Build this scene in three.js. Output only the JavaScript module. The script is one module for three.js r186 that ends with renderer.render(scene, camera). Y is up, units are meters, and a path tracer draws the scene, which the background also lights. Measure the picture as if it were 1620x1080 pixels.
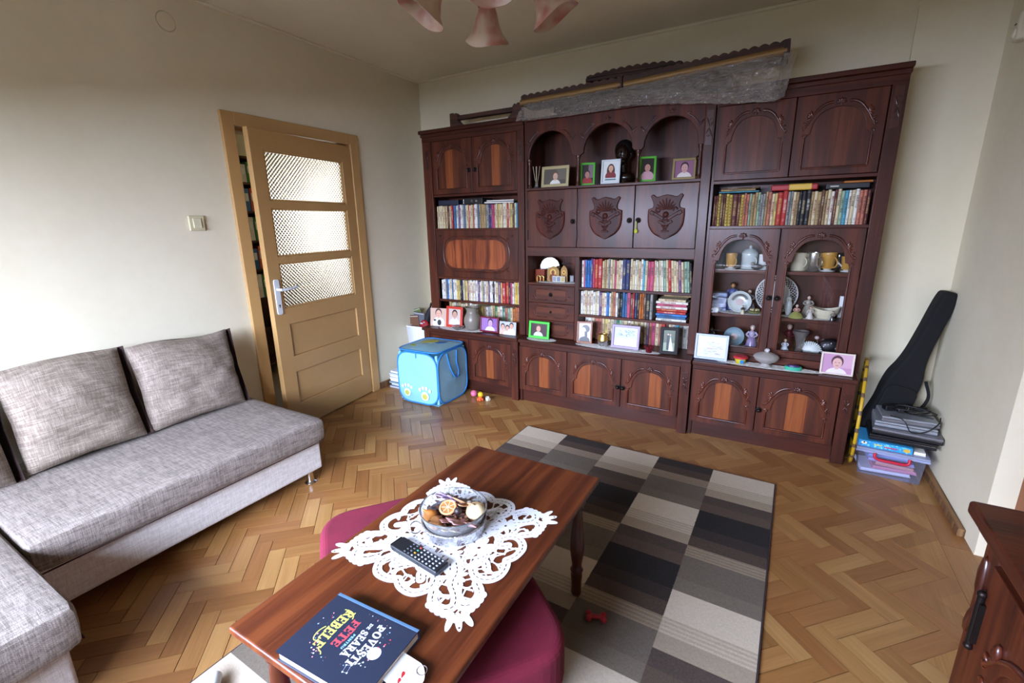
import * as THREE from 'three';
import { mergeGeometries, toCreasedNormals } from 'three/addons/utils/BufferGeometryUtils.js';
import { RoundedBoxGeometry } from 'three/addons/geometries/RoundedBoxGeometry.js';
import { RectAreaLightUniformsLib } from 'three/addons/lights/RectAreaLightUniformsLib.js';

// ------------------------------------------------------------------ camera, sky, daylight, exposure
const scene = new THREE.Scene();
const camera = new THREE.PerspectiveCamera(73.017, 1620 / 1080, 0.05, 60);
camera.rotation.order = 'YXZ';
camera.position.set(2.9808, 1.4083, 3.5438);
camera.rotation.set(THREE.MathUtils.degToRad(-14.343), THREE.MathUtils.degToRad(30.1478), THREE.MathUtils.degToRad(-0.948));
camera.updateMatrixWorld(true); camera.updateProjectionMatrix();
scene.background = new THREE.Color().setRGB(0.42, 0.5, 0.6);
RectAreaLightUniformsLib.init();
function skyLight(name, color, intensity, w, h, at, to) {
  const l = new THREE.RectAreaLight(color, intensity, w, h);
  l.name = name; l.position.set(...at); l.lookAt(...to); scene.add(l); return l;
}
skyLight('daylight_outside_window', 0xd0deff, 92, 5.6, 2.1, [1.5, 2.3, 6.7], [1.5, 2.2, 4.42]);
skyLight('daylight_outside_hall', 0xfffdf8, 15, 1.3, 1.9, [-2.5, 1.6, -0.3], [-1.0, 1.35, -0.2]);
const renderer = new THREE.WebGLRenderer({ antialias: true });
renderer.toneMapping = THREE.LinearToneMapping;
renderer.toneMappingExposure = 1.0;
renderer.shadowMap.enabled = true;

// ------------------------------------------------------------------ helpers
const V3 = (x, y, z) => new THREE.Vector3(x, y, z), V2 = (x, y) => new THREE.Vector2(x, y);
function rng(s) { return () => { s |= 0; s = s + 0x6D2B79F5 | 0; let t = Math.imul(s ^ s >>> 15, 1 | s); t = t + Math.imul(t ^ t >>> 7, 61 | t) ^ t; return ((t ^ t >>> 14) >>> 0) / 4294967296; }; }
const rnd = rng(11), rr = (a, b) => a + (b - a) * rnd(), clamp = (v, a = 0, b = 1) => Math.min(b, Math.max(a, v)), mix = (a, b, t) => a + (b - a) * t;
const PI = Math.PI;
// a pixel of the photograph (1620 x 1080) as a point on a plane of the room
function ray(px, py) { return V3(px / 810 - 1, 1 - py / 540, 0.5).unproject(camera).sub(camera.position).normalize(); }
function onPlane(axis, px, py, v) { const d = ray(px, py), t = (v - camera.position[axis]) / d[axis]; return camera.position.clone().addScaledVector(d, t); }
const onX = (px, py, v) => onPlane('x', px, py, v), onY = (px, py, v) => onPlane('y', px, py, v), onZ = (px, py, v) => onPlane('z', px, py, v);

// periodic value noise
function hash(x, y, s) { let h = Math.imul(x, 374761393) ^ Math.imul(y, 668265263) ^ Math.imul(s, 2246822519); h = Math.imul(h ^ h >>> 13, 1274126177); return ((h ^ h >>> 16) >>> 0) / 4294967296; }
function noise(x, y, px, py, s) {
  const xi = Math.floor(x), yi = Math.floor(y), fx = x - xi, fy = y - yi, u = fx * fx * (3 - 2 * fx), v = fy * fy * (3 - 2 * fy);
  const a = (xi % px + px) % px, b = (a + 1) % px, c = (yi % py + py) % py, d = (c + 1) % py;
  return mix(mix(hash(a, c, s), hash(b, c, s), u), mix(hash(a, d, s), hash(b, d, s), u), v);
}
function fbm(x, y, px, py, s, o = 4) { let r = 0, a = 0.5; for (let i = 0; i < o; i++) { r += a * noise(x, y, px, py, s + i); x *= 2; y *= 2; px *= 2; py *= 2; a *= 0.5; } return r / (1 - Math.pow(0.5, o)); }
function dataTex(w, h, f, srgb = true, sx = 1, sy = 1) {
  const d = new Uint8Array(w * h * 4);
  for (let y = 0, i = 0; y < h; y++) for (let x = 0; x < w; x++, i += 4) { const c = f(x / w, y / h, x, y); d[i] = clamp(c[0], 0, 255); d[i + 1] = clamp(c[1], 0, 255); d[i + 2] = clamp(c[2], 0, 255); d[i + 3] = c[3] ?? 255; }
  const t = new THREE.DataTexture(d, w, h); t.wrapS = t.wrapT = THREE.RepeatWrapping; t.magFilter = THREE.LinearFilter; t.minFilter = THREE.LinearFilter;
  if (srgb) t.colorSpace = THREE.SRGBColorSpace; t.repeat.set(1 / sx, 1 / sy); t.needsUpdate = true; return t;
}
function canvasTex(w, h, draw, srgb = true) {
  const c = document.createElement('canvas'); c.width = w; c.height = h; draw(c.getContext('2d'), w, h);
  const t = new THREE.CanvasTexture(c); if (srgb) t.colorSpace = THREE.SRGBColorSpace; t.wrapS = t.wrapT = THREE.ClampToEdgeWrapping; return t;
}
const hex = (c) => { const v = parseInt(c.slice(1), 16); return [v >> 16, v >> 8 & 255, v & 255]; };
const lerp3 = (a, b, t) => [mix(a[0], b[0], t), mix(a[1], b[1], t), mix(a[2], b[2], t)];

// geometry helpers: everything becomes non-indexed with position, normal and uv in metres
function fin(g, mode = 'v') {
  if (g.index) g = g.toNonIndexed();
  for (const k of Object.keys(g.attributes)) if (!['position', 'normal', 'uv'].includes(k)) g.deleteAttribute(k);
  if (!g.attributes.normal) g.computeVertexNormals();
  if (mode === 'keep' && g.attributes.uv) return g;
  const p = g.attributes.position, n = p.count, uv = new Float32Array(n * 2), a = V3(), b = V3(), c = V3();
  for (let i = 0; i < n; i += 3) {
    a.fromBufferAttribute(p, i); b.fromBufferAttribute(p, i + 1).sub(a); c.fromBufferAttribute(p, i + 2).sub(a); b.cross(c);
    const ax = Math.abs(b.x), ay = Math.abs(b.y), az = Math.abs(b.z);
    for (let k = 0; k < 3; k++) {
      const x = p.getX(i + k), y = p.getY(i + k), z = p.getZ(i + k); let u, v;
      if (az >= ax && az >= ay) [u, v] = [x, y]; else if (ax >= ay) [u, v] = [z, y]; else [u, v] = [x, z];
      if (mode === 'h') { if (ax > ay && ax > az) [u, v] = [y, z]; else if (ay >= ax && ay > az) [u, v] = [z, x]; else [u, v] = [y, x]; }
      uv[(i + k) * 2] = u; uv[(i + k) * 2 + 1] = v;
    }
  }
  g.setAttribute('uv', new THREE.BufferAttribute(uv, 2)); return g;
}
const tr = (g, x, y, z) => g.translate(x, y, z);
function bx(w, h, d, x = 0, y = 0, z = 0, r = 0, mode = 'v') { const g = r > 0 ? new RoundedBoxGeometry(w, h, d, 2, Math.min(r, w / 2.01, h / 2.01, d / 2.01)) : new THREE.BoxGeometry(w, h, d); return fin(tr(g, x, y, z), mode); }
// box by its limits
const lim = (x0, x1, y0, y1, z0, z1, r = 0, mode = 'v') => bx(x1 - x0, y1 - y0, z1 - z0, (x0 + x1) / 2, (y0 + y1) / 2, (z0 + z1) / 2, r, mode);
const cyl = (r0, r1, h, x = 0, y = 0, z = 0, seg = 20) => fin(tr(new THREE.CylinderGeometry(r1, r0, h, seg), x, y, z));
const sph = (r, x = 0, y = 0, z = 0, sx = 1, sy = 1, sz = 1, seg = 14) => { const g = new THREE.SphereGeometry(r, seg, Math.max(6, seg * 0.7 | 0)); g.scale(sx, sy, sz); return fin(tr(g, x, y, z)); };
const lathe = (pts, seg = 24) => fin(new THREE.LatheGeometry(pts.map(([r, y]) => V2(Math.max(r, 1e-4), y)), seg));
const tube = (pts, r, n = 24, rad = 6, closed = false) => fin(new THREE.TubeGeometry(new THREE.CatmullRomCurve3(pts.map((p) => p.isVector3 ? p : V3(...p)), closed), n, r, rad, closed));
function ext(shape, depth, bevel = 0, mode = 'v', curve = 10) {
  return fin(new THREE.ExtrudeGeometry(shape, { depth: depth - 2 * bevel, bevelEnabled: bevel > 0, bevelThickness: bevel, bevelSize: bevel, bevelOffset: -bevel, bevelSegments: 2, curveSegments: curve }).translate(0, 0, bevel), mode);
}
const rot = (g, x, y, z) => g.applyMatrix4(new THREE.Matrix4().makeRotationFromEuler(new THREE.Euler(x, y, z)));
const mrg = (l) => l.length === 1 ? l[0] : mergeGeometries(l);
const rectShape = (x0, y0, x1, y1) => { const s = new THREE.Shape(); s.moveTo(x0, y0); s.lineTo(x1, y0); s.lineTo(x1, y1); s.lineTo(x0, y1); s.closePath(); return s; };
function polyShape(pts) { const s = new THREE.Shape(); pts.forEach(([x, y], i) => i ? s.lineTo(x, y) : s.moveTo(x, y)); s.closePath(); return s; }
function rrShape(w, h, r) { const s = new THREE.Shape(), a = w / 2, b = h / 2; s.moveTo(-a + r, -b); s.lineTo(a - r, -b); s.quadraticCurveTo(a, -b, a, -b + r); s.lineTo(a, b - r); s.quadraticCurveTo(a, b, a - r, b); s.lineTo(-a + r, b); s.quadraticCurveTo(-a, b, -a, b - r); s.lineTo(-a, -b + r); s.quadraticCurveTo(-a, -b, -a + r, -b); return s; }

// object helpers
const taken = {};
const numbered = (n) => { taken[n] = (taken[n] ?? -1) + 1; return taken[n] ? `${n}_${String(taken[n]).padStart(3, '0')}` : n; };
function shade(o) { o.castShadow = true; o.receiveShadow = true; return o; }
function thing(name, label, category, [x, y, z] = [0, 0, 0], turn = 0, group) {
  const o = new THREE.Group(); o.name = numbered(name); o.position.set(x, y, z); o.rotation.y = turn; o.userData = { label, category }; if (group) o.userData.group = group; scene.add(o); return o;
}
function part(parent, name, geo, mat, pos) { const m = shade(new THREE.Mesh(geo, mat)); m.name = name; if (pos) m.position.set(...pos); parent.add(m); return m; }
// a part whose geometry is written in room coordinates
function wpart(parent, name, geo, mat) { geo.translate(-parent.position.x, -parent.position.y, -parent.position.z); return part(parent, name, geo, mat); }
function one(name, label, category, geo, mat, pos = [0, 0, 0], turn = 0, group) {
  const m = shade(new THREE.Mesh(geo, mat)); m.name = numbered(name); m.position.set(...pos); m.rotation.y = turn; m.userData = { label, category }; if (group) m.userData.group = group; scene.add(m); return m;
}
function struct(name, geo, mat) { const m = shade(new THREE.Mesh(geo, mat)); m.name = name; m.userData = { kind: 'structure' }; scene.add(m); return m; }

// ------------------------------------------------------------------ materials
const std = (o) => new THREE.MeshStandardMaterial(o), phy = (o) => new THREE.MeshPhysicalMaterial(o);
function woodTex(seed, dark, mid, light, sx, sy, streak = 1, w = 256, h = 512) {
  const D = hex(dark), M_ = hex(mid), L = hex(light);
  return dataTex(w, h, (u, v) => {
    const warp = fbm(u * 4, v * 3, 4, 3, seed + 40, 3) * 0.5;
    const a = fbm(u * 14 + warp * 3, v * 2, 14, 2, seed, 4), b = fbm(u * 70, v * 5, 70, 5, seed + 9, 3), c = fbm(u * 3, v * 2, 3, 2, seed + 20, 2);
    const t = clamp((a - 0.5) * 2.1 * streak + 0.5 + (b - 0.5) * 0.7 + (c - 0.5) * 0.8);
    return t < 0.5 ? lerp3(D, M_, t * 2) : lerp3(M_, L, t * 2 - 1);
  }, true, sx, sy);
}
const texMahog = woodTex(3, '#34150a', '#441c0d', '#552612', 0.42, 0.9, 0.8);
const texInlay = woodTex(8, '#643014', '#783c19', '#884a22', 0.3, 0.9, 0.7);
const texTable = woodTex(15, '#411b0b', '#552611', '#683418', 0.35, 1.1, 0.8);
const grainBump = dataTex(128, 256, (u, v) => { const k = 255 * fbm(u * 60, v * 4, 60, 4, 5, 3); return [k, k, k]; }, false, 0.3, 0.6);
const mahog = phy({ map: texMahog, roughness: 0.5, specularIntensity: 0.5, clearcoat: 0.22, clearcoatRoughness: 0.22, bumpMap: grainBump, bumpScale: 0.0004 });
const mahogVeneer = phy({ map: woodTex(31, '#3b190c', '#4d2311', '#5e2e17', 0.3, 0.9, 0.8), roughness: 0.5, specularIntensity: 0.5, clearcoat: 0.22, clearcoatRoughness: 0.22 });
const inlay = phy({ map: texInlay, roughness: 0.5, specularIntensity: 0.5, clearcoat: 0.22, clearcoatRoughness: 0.22 });
const carve = phy({ map: texMahog, color: 0xffe6d6, roughness: 0.4, specularIntensity: 0.8, clearcoat: 0.6, clearcoatRoughness: 0.15 });
const carveMatte = phy({ map: texMahog, color: 0xffd9c6, roughness: 0.6, specularIntensity: 0.4, clearcoat: 0.1, clearcoatRoughness: 0.3 });
const ironDark = std({ color: 0x2a2320, roughness: 0.45, metalness: 0.8 });
const chrome = std({ color: 0xd8d8da, roughness: 0.14, metalness: 1 });
const gold = std({ color: 0xc4a25a, roughness: 0.32, metalness: 0.9 });
const glassThin = phy({ color: 0xffffff, transmission: 1, thickness: 0, roughness: 0.02, ior: 1.5 });
const glassClear = phy({ color: 0xffffff, transmission: 1, thickness: 0.004, roughness: 0.03, ior: 1.45 });
const porcelain = phy({ color: 0xd9dcd8, roughness: 0.25, clearcoat: 0.6, clearcoatRoughness: 0.1 });
const plain = (c, rough = 0.7, o = {}) => std({ color: c, roughness: rough, ...o });
const white = plain(0xe6e6e4, 0.55), paper = plain(0xe9e4d8, 0.9);
const wallBump = dataTex(512, 512, (u, v) => { const k = 255 * (0.6 * fbm(u * 24, v * 24, 24, 24, 71, 4) + 0.4 * fbm(u * 90, v * 90, 90, 90, 77, 2)); return [k, k, k]; }, false, 1.4, 1.4);
const wallMap = (a, b, seed) => dataTex(512, 512, (u, v) => { const s = fbm(u * 5, v * 5, 5, 5, seed, 5), f = fbm(u * 60, v * 60, 60, 60, seed + 3, 2); return lerp3(hex(a), hex(b), clamp((s - 0.5) * 1.5 + 0.5 + (f - 0.5) * 0.35)); }, true, 2.2, 2.2);
const wallMat = std({ map: wallMap('#dacfb1', '#e2d8bd', 91), roughness: 0.92, bumpMap: wallBump, bumpScale: 0.0004 });

// ------------------------------------------------------------------ the room
const H = 2.642, XR = 3.836, ZF = 4.42;
{
  const holeWall = (x0, y0, x1, y1, hx0, hy0, hx1, hy1, depth) => { const s = rectShape(x0, y0, x1, y1); s.holes.push(new THREE.Path([V2(hx0, hy0), V2(hx0, hy1), V2(hx1, hy1), V2(hx1, hy0)])); return ext(s, depth); };
  // wall_left holds the doorway; shape x = room z
  const s = polyShape([[-0.2, 0], [0.86, 0], [0.86, 2.02], [1.757, 2.02], [1.757, 0], [ZF + 0.2, 0], [ZF + 0.2, H], [-0.2, H]]);
  const g = ext(s, 0.16); rot(g, 0, -PI / 2, 0); struct('wall_left', fin(g), wallMat);
  struct('wall_back', mrg([lim(-0.16, XR + 0.16, 0, H, -0.18, 0), lim(3.468, XR + 0.16, 0, H, 0, 0.03)]), wallMat);
  struct('wall_right', mrg([lim(XR, XR + 0.14, 0, H, 0.03, 1.1), lim(XR, XR + 0.14, 2.1, H, 1.1, 2.15), lim(XR, XR + 0.14, 0, H, 2.15, ZF + 0.2)]), wallMat);
  struct('wall_front', tr(holeWall(-0.16, 0, XR + 0.16, H, 0.3, 0.72, 2.75, 1.73, 0.2), 0, 0, ZF), wallMat);
  struct('ceiling', lim(-0.16, XR + 0.16, H, H + 0.15, -0.18, ZF + 0.2), wallMat);
  // plaster cove where walls meet the ceiling
  const cove = (x0, z0, x1, z1) => { const a = V3(x0, H - 0.004, z0), b = V3(x1, H - 0.004, z1), L = a.distanceTo(b); const c = new THREE.CylinderGeometry(0.012, 0.012, L, 6); c.rotateX(PI / 2); c.rotateY(Math.atan2(x1 - x0, z1 - z0)); return fin(tr(c, (x0 + x1) / 2, H - 0.004, (z0 + z1) / 2)); };
  struct('trim_1', mrg([cove(0.003, 0, 0.003, ZF), cove(0, 0.003, XR, 0.003)]), wallMat);
  // window behind the camera, mirrored in the polished doors
  const w = struct('window_1', mrg([lim(0.3, 2.75, 0.72, 0.77, ZF + 0.06, ZF + 0.13), lim(0.3, 2.75, 1.69, 1.73, ZF + 0.06, ZF + 0.13), lim(0.3, 0.35, 0.77, 1.69, ZF + 0.06, ZF + 0.13), lim(2.7, 2.75, 0.77, 1.69, ZF + 0.06, ZF + 0.13),
    ...[1.26, 1.97].map((x) => lim(x - 0.025, x + 0.025, 0.77, 1.69, ZF + 0.06, ZF + 0.13)), lim(0.25, 2.8, 0.68, 0.72, ZF - 0.12, ZF + 0.2)]), plain(0xe8e6e0, 0.5));
  for (const [a, b] of [[0.35, 1.235], [1.285, 1.945], [1.995, 2.7]]) part(w, 'pane', lim(a, b, 0.77, 1.69, ZF + 0.09, ZF + 0.094), glassThin);
  // brown door leaf in the right-hand recess
  const brown = std({ map: woodTex(55, '#7d4a2c', '#935b38', '#a56b45', 0.4, 1.2, 0.7), roughness: 0.6 });
  const d2 = struct('door_2', lim(XR + 0.081, XR + 0.121, 0.01, 2.1, 1.1, 2.15), brown);
  part(d2, 'panel', lim(XR + 0.071, XR + 0.083, 0.25, 0.95, 1.25, 2.0, 0.005), brown); part(d2, 'panel', lim(XR + 0.071, XR + 0.083, 1.1, 1.95, 1.25, 2.0, 0.005), brown);
  struct('wall_recess', lim(XR + 0.13, XR + 0.22, 0, H, 0.9, 2.35), wallMat);
  // hall beyond the doorway
  struct('wall_hall_back', lim(-2.0, -0.16, 0, H, -1.35, -1.2), wallMat); struct('wall_hall_front', lim(-2.0, -0.16, 0, H, 2.5, 2.65), wallMat);
  const hs = rectShape(-1.2, 0, 2.5, H); hs.holes.push(new THREE.Path([V2(-0.5, 0.55), V2(-0.5, 2.2), V2(0.22, 2.2), V2(0.22, 0.55)]));
  const hw = ext(hs, 0.14); rot(hw, 0, -PI / 2, 0); struct('wall_hall_side', fin(tr(hw, -1.72, 0, 0)), wallMat);
  struct('wall_hall_near', lim(-0.16, -0.005, 0, H, -1.2, -0.18), wallMat);
  struct('ceiling_hall', lim(-2.0, -0.16, H, H + 0.15, -1.35, 2.65), wallMat);
  struct('floor_hall', lim(-2.0, -0.16, -0.12, -0.002, -1.35, 2.65), plain(0x6a5844, 0.6));
  const curtain = phy({ color: 0xf4f2ec, transmission: 0.6, thickness: 0, roughness: 1 });
  const cg = new THREE.PlaneGeometry(0.86, 1.75, 60, 1); const cp = cg.attributes.position; for (let i = 0; i < cp.count; i++) cp.setZ(i, 0.02 * Math.sin(cp.getX(i) * 60)); cg.computeVertexNormals(); cg.rotateY(PI / 2);
  one('window_curtain', 'sheer cream curtain over the bright hall window behind the patterned glass', 'curtain', fin(cg, 'keep'), curtain, [-1.66, 1.375, -0.14]);
}
// parquet: oak blocks laid in herringbone at 45 degrees, one mesh per block for those that show largest
{
  const Lp = 0.241, wp = 0.0695, gap = 0.0023;
  const under = struct('floor', lim(-0.16, XR + 0.22, -0.14, -0.009, -0.18, ZF + 0.2), plain(0x1c120b, 0.95));
  const tones = [['#875c31', '#96693a', '#a37544'], ['#916739', '#a07443', '#ad814e'], ['#7b5029', '#895b31', '#97683a'], ['#976d3d', '#a57b48', '#b28854'], ['#83552d', '#916136', '#9e6e40'], ['#8b6034', '#996d3e', '#a67a48']];
  const oak = tones.map((t, i) => std({ map: woodTex(100 + i * 7, t[0], t[1], t[2], 0.2, 0.7, 0.3, 128, 256), roughness: 0.3 + 0.04 * (i % 3), bumpMap: grainBump, bumpScale: 0.0003 }));
  // block geometries: u along, a few that read different stretches of the grain
  const variants = []; for (let i = 0; i < 6; i++) { const g = fin(new THREE.BoxGeometry(wp - gap, 0.012, Lp - gap)); const uv = g.attributes.uv; for (let k = 0; k < uv.count; k++) uv.setXY(k, uv.getX(k) + i * 0.031, uv.getY(k) + i * 0.173); variants.push(g); }
  const r2 = rng(5), list = [], x1 = XR - 0.105, S = Math.SQRT1_2;
  const borderX = x1;
  for (let i = -60; i < 140; i++) for (let j = -30; j < 30; j++) for (const kind of [0, 1]) {
    const u0 = 2.711 + i * wp + j * Lp, v0 = -1.39 + i * wp - j * Lp;
    const [ua, ub, va, vb] = kind ? [u0 - wp, u0, v0, v0 + Lp] : [u0, u0 + Lp, v0, v0 + wp];
    const uc = (ua + ub) / 2, vc = (va + vb) / 2, x = (uc + vc) * S, z = (uc - vc) * S;
    if (x < -0.17 || x > borderX + 0.17 || z < -0.17 || z > ZF + 0.17) continue;
    const cs = [[ua, va], [ub, va], [ub, vb], [ua, vb]].map(([a, b]) => [(a + b) * S, (a - b) * S]);
    const inside = cs.every(([a, b]) => a >= 0 && a <= borderX && b >= 0 && b <= ZF);
    list.push({ x, z, kind, cs, inside, tone: Math.floor(r2() * 6), vr: Math.floor(r2() * 6), dy: (r2() - 0.5) * 0.0012 });
  }
  const clipPoly = (poly, f) => { const out = []; for (let i = 0; i < poly.length; i++) { const a = poly[i], b = poly[(i + 1) % poly.length], fa = f(a), fb = f(b); if (fa >= 0) out.push(a); if (fa * fb < 0) { const t = fa / (fa - fb); out.push([mix(a[0], b[0], t), mix(a[1], b[1], t)]); } } return out; };
  const covered = (x, z) => (x > 1.5 && x < 3.06 && z > 0.92 && z < 3.2) || (z < 0.42 && x > 0.28 && x < 3.42) || (x < 0.72 && z > 2.06) || (x < 1.2 && z > 3.25);
  for (const b of list) {
    const p = V3(b.x, 0, b.z).project(camera), seen = p.z < 1 && Math.abs(p.x) < 1.04 && Math.abs(p.y) < 1.06 && !covered(b.x, b.z);
    const d = Math.hypot(b.x - camera.position.x, b.z - camera.position.z, camera.position.y);
    b.size = seen ? 1 / (d * d * d) : 0;
    if (!b.inside) {
      let poly = b.cs; for (const f of [(q) => q[0], (q) => borderX - q[0], (q) => q[1], (q) => ZF - q[1]]) poly = poly.length ? clipPoly(poly, f) : poly;
      b.poly = poly.length > 2 ? poly : null; if (!b.poly) b.size = -1;
    }
  }
  list.sort((a, b) => b.size - a.size);
  const rest = oak.map(() => []); let n = 0;
  for (const b of list) {
    if (b.size < 0) continue;
    const yaw = (b.kind ? 1 : -1) * PI / 4 + PI / 2 * 0, top = -0.006 + b.dy;
    if (b.inside && b.size > 0 && n < 285) { const m = part(under, n ? `plank_${String(n).padStart(3, '0')}` : 'plank', variants[b.vr], oak[b.tone], [b.x, top, b.z]); m.rotation.y = b.kind ? -PI / 4 : PI / 4; m.rotation.y = b.kind ? 3 * PI / 4 : PI / 4; n++; continue; }
    let g;
    if (b.inside) { g = variants[b.vr].clone(); g.rotateY(b.kind ? 3 * PI / 4 : PI / 4); g.translate(b.x, top, b.z); }
    else { g = new THREE.ExtrudeGeometry(polyShape(b.poly.map(([x, z]) => [x, -z])), { depth: 0.012, bevelEnabled: false }); g.rotateX(-PI / 2); g.translate(0, top - 0.006, 0); g = fin(g); }
    rest[b.tone].push(g);
  }
  // border blocks parallel to the right wall
  for (let z = 0; z < ZF; z += 0.36) for (let k = 0; k < 1; k++) { const m = part(under, `border_plank_${String(Math.round(z / 0.36)).padStart(3, '0')}`, lim(borderX + 0.001, XR + (z > 1.0 && z < 2.1 ? 0.07 : 0), -0.012, 0.0, z + 0.001, Math.min(ZF, z + 0.359)), oak[Math.floor(r2() * 6)]); }
  const tint = [[0.94, 0.9, 0.86], [1.06, 1.05, 1.05], [0.78, 0.74, 0.68], [1.12, 1.14, 1.1], [0.86, 0.78, 0.8], [1, 0.97, 0.92]], all = [];
  rest.forEach((l, i) => l.forEach((g) => { const c = new Float32Array(g.attributes.position.count * 3); for (let k = 0; k < c.length; k++) c[k] = tint[i][k % 3]; g.setAttribute('color', new THREE.BufferAttribute(c, 3)); all.push(g); }));
  const far = part(under, 'far_planks', mrg(all), std({ map: oak[1].map, vertexColors: true, roughness: 0.38 })); far.userData.kind = 'stuff';
}
{
  const bb = std({ map: woodTex(61, '#5b3d22', '#7c5733', '#8f6a42', 0.1, 0.8), roughness: 0.6 });
  struct('baseboard_left', lim(0.0, 0.018, 0, 0.055, 0.0, 0.785, 0.004), bb);
  struct('baseboard_right', lim(XR - 0.03, XR, 0, 0.04, 0.03, 0.98, 0.006), bb);
  struct('baseboard_back', lim(3.47, XR - 0.03, 0, 0.04, 0.03, 0.055, 0.006), bb);
}
// ------------------------------------------------------------------ door in the left wall, ajar
{
  const paint = std({ map: wallMap('#b38a54', '#bd955e', 45), roughness: 0.5, bumpMap: grainBump, bumpScale: 0.0003 });
  const fr = struct('door_1', mrg([lim(-0.16, 0.022, 0, 2.088, 1.752, 1.828, 0.004), lim(-0.16, 0.022, 0, 2.088, 0.79, 0.866, 0.004), lim(-0.16, 0.022, 2.012, 2.088, 0.866, 1.752, 0.004),
    lim(-0.16, -0.05, 0, 2.012, 1.738, 1.752), lim(-0.16, -0.05, 1.998, 2.012, 0.866, 1.752)]), paint);
  fr.name = 'trim_2';
  const d = thing('door_leaf', '', ''); d.name = 'door_1'; d.userData = { kind: 'structure' };
  d.position.set(0.012, 0.008, 0.87); d.rotation.y = 0; const ang = 0.125;
  d.rotation.y = ang; // local +z runs from the hinge to the free edge
  // leaf drawn with shape x = local z
  const W_ = 0.875, HL = 1.99, t = 0.04, m = 0.094;
  const open = [[0.868, 1.168], [1.212, 1.52], [1.567, 1.872]];
  const s = rectShape(0, 0, W_, HL);
  for (const [a, b] of open) s.holes.push(new THREE.Path([V2(m, a), V2(m, b), V2(W_ - m, b), V2(W_ - m, a)]));
  for (const [a, b] of [[0.182, 0.41], [0.527, 0.754]]) s.holes.push(new THREE.Path([V2(m + 0.006, a), V2(m + 0.006, b), V2(W_ - m - 0.02, b), V2(W_ - m - 0.02, a)]));
  const lg = ext(s, t, 0.003); rot(lg, 0, -PI / 2, 0); part(d, 'leaf', fin(lg), paint);
  for (const [a, b] of [[0.182, 0.41], [0.527, 0.754]]) part(d, 'panel', lim(-0.03, -0.012, a + 0.001, b - 0.001, m + 0.007, W_ - m - 0.021, 0.004), paint);
  const pat = dataTex(256, 256, (u, v) => { const f = 6, x = u * f, y = v * f, a = Math.sin((x + y) * 2 * PI), b = Math.sin((x - y) * 2 * PI), k = 127 + 62 * (a + b) ; return [k, k, k]; }, false, 0.16, 0.16);
  const cast = phy({ color: 0xf6f6f4, transmission: 1, thickness: 0.005, roughness: 0.16, ior: 1.5, bumpMap: pat, bumpScale: 0.0019 });
  for (const [a, b] of open) {
    part(d, 'pane', lim(-0.024, -0.019, a + 0.001, b - 0.001, m + 0.001, W_ - m - 0.001), cast);
    part(d, 'glazing_bead', mrg([lim(-0.018, -0.006, a, a + 0.01, m, W_ - m), lim(-0.018, -0.006, b - 0.01, b, m, W_ - m), lim(-0.018, -0.006, a, b, m, m + 0.01), lim(-0.018, -0.006, a, b, W_ - m - 0.01, W_ - m)]), paint);
  }
  const whiteP = plain(0xdfe3e6, 0.35);
  const pl = part(d, 'handle_plate', ext(rrShape(0.042, 0.235, 0.018), 0.008, 0.002), whiteP, [0.0, 0.952, W_ - 0.047]); pl.rotation.y = PI / 2;
  part(pl, 'lever', mrg([rot(cyl(0.009, 0.009, 0.05), PI / 2, 0, 0).translate(0, 0.05, 0.03), tube([[0, 0.05, 0.055], [0.04, 0.05, 0.058], [0.09, 0.053, 0.054], [0.125, 0.056, 0.05]], 0.0095, 20, 8)]), whiteP);
  part(pl, 'keyhole', mrg([rot(cyl(0.0055, 0.0055, 0.003, 0, 0, 0, 12), PI / 2, 0, 0).translate(0, -0.055, 0.0085), lim(-0.0025, 0.0025, -0.07, -0.055, 0.007, 0.0095)]), plain(0x1c1c1e));
  for (const y of [0.28, 1.0, 1.72]) part(d, 'hinge', cyl(0.007, 0.007, 0.09, 0.006, y, -0.006, 10), paint);
}
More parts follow.
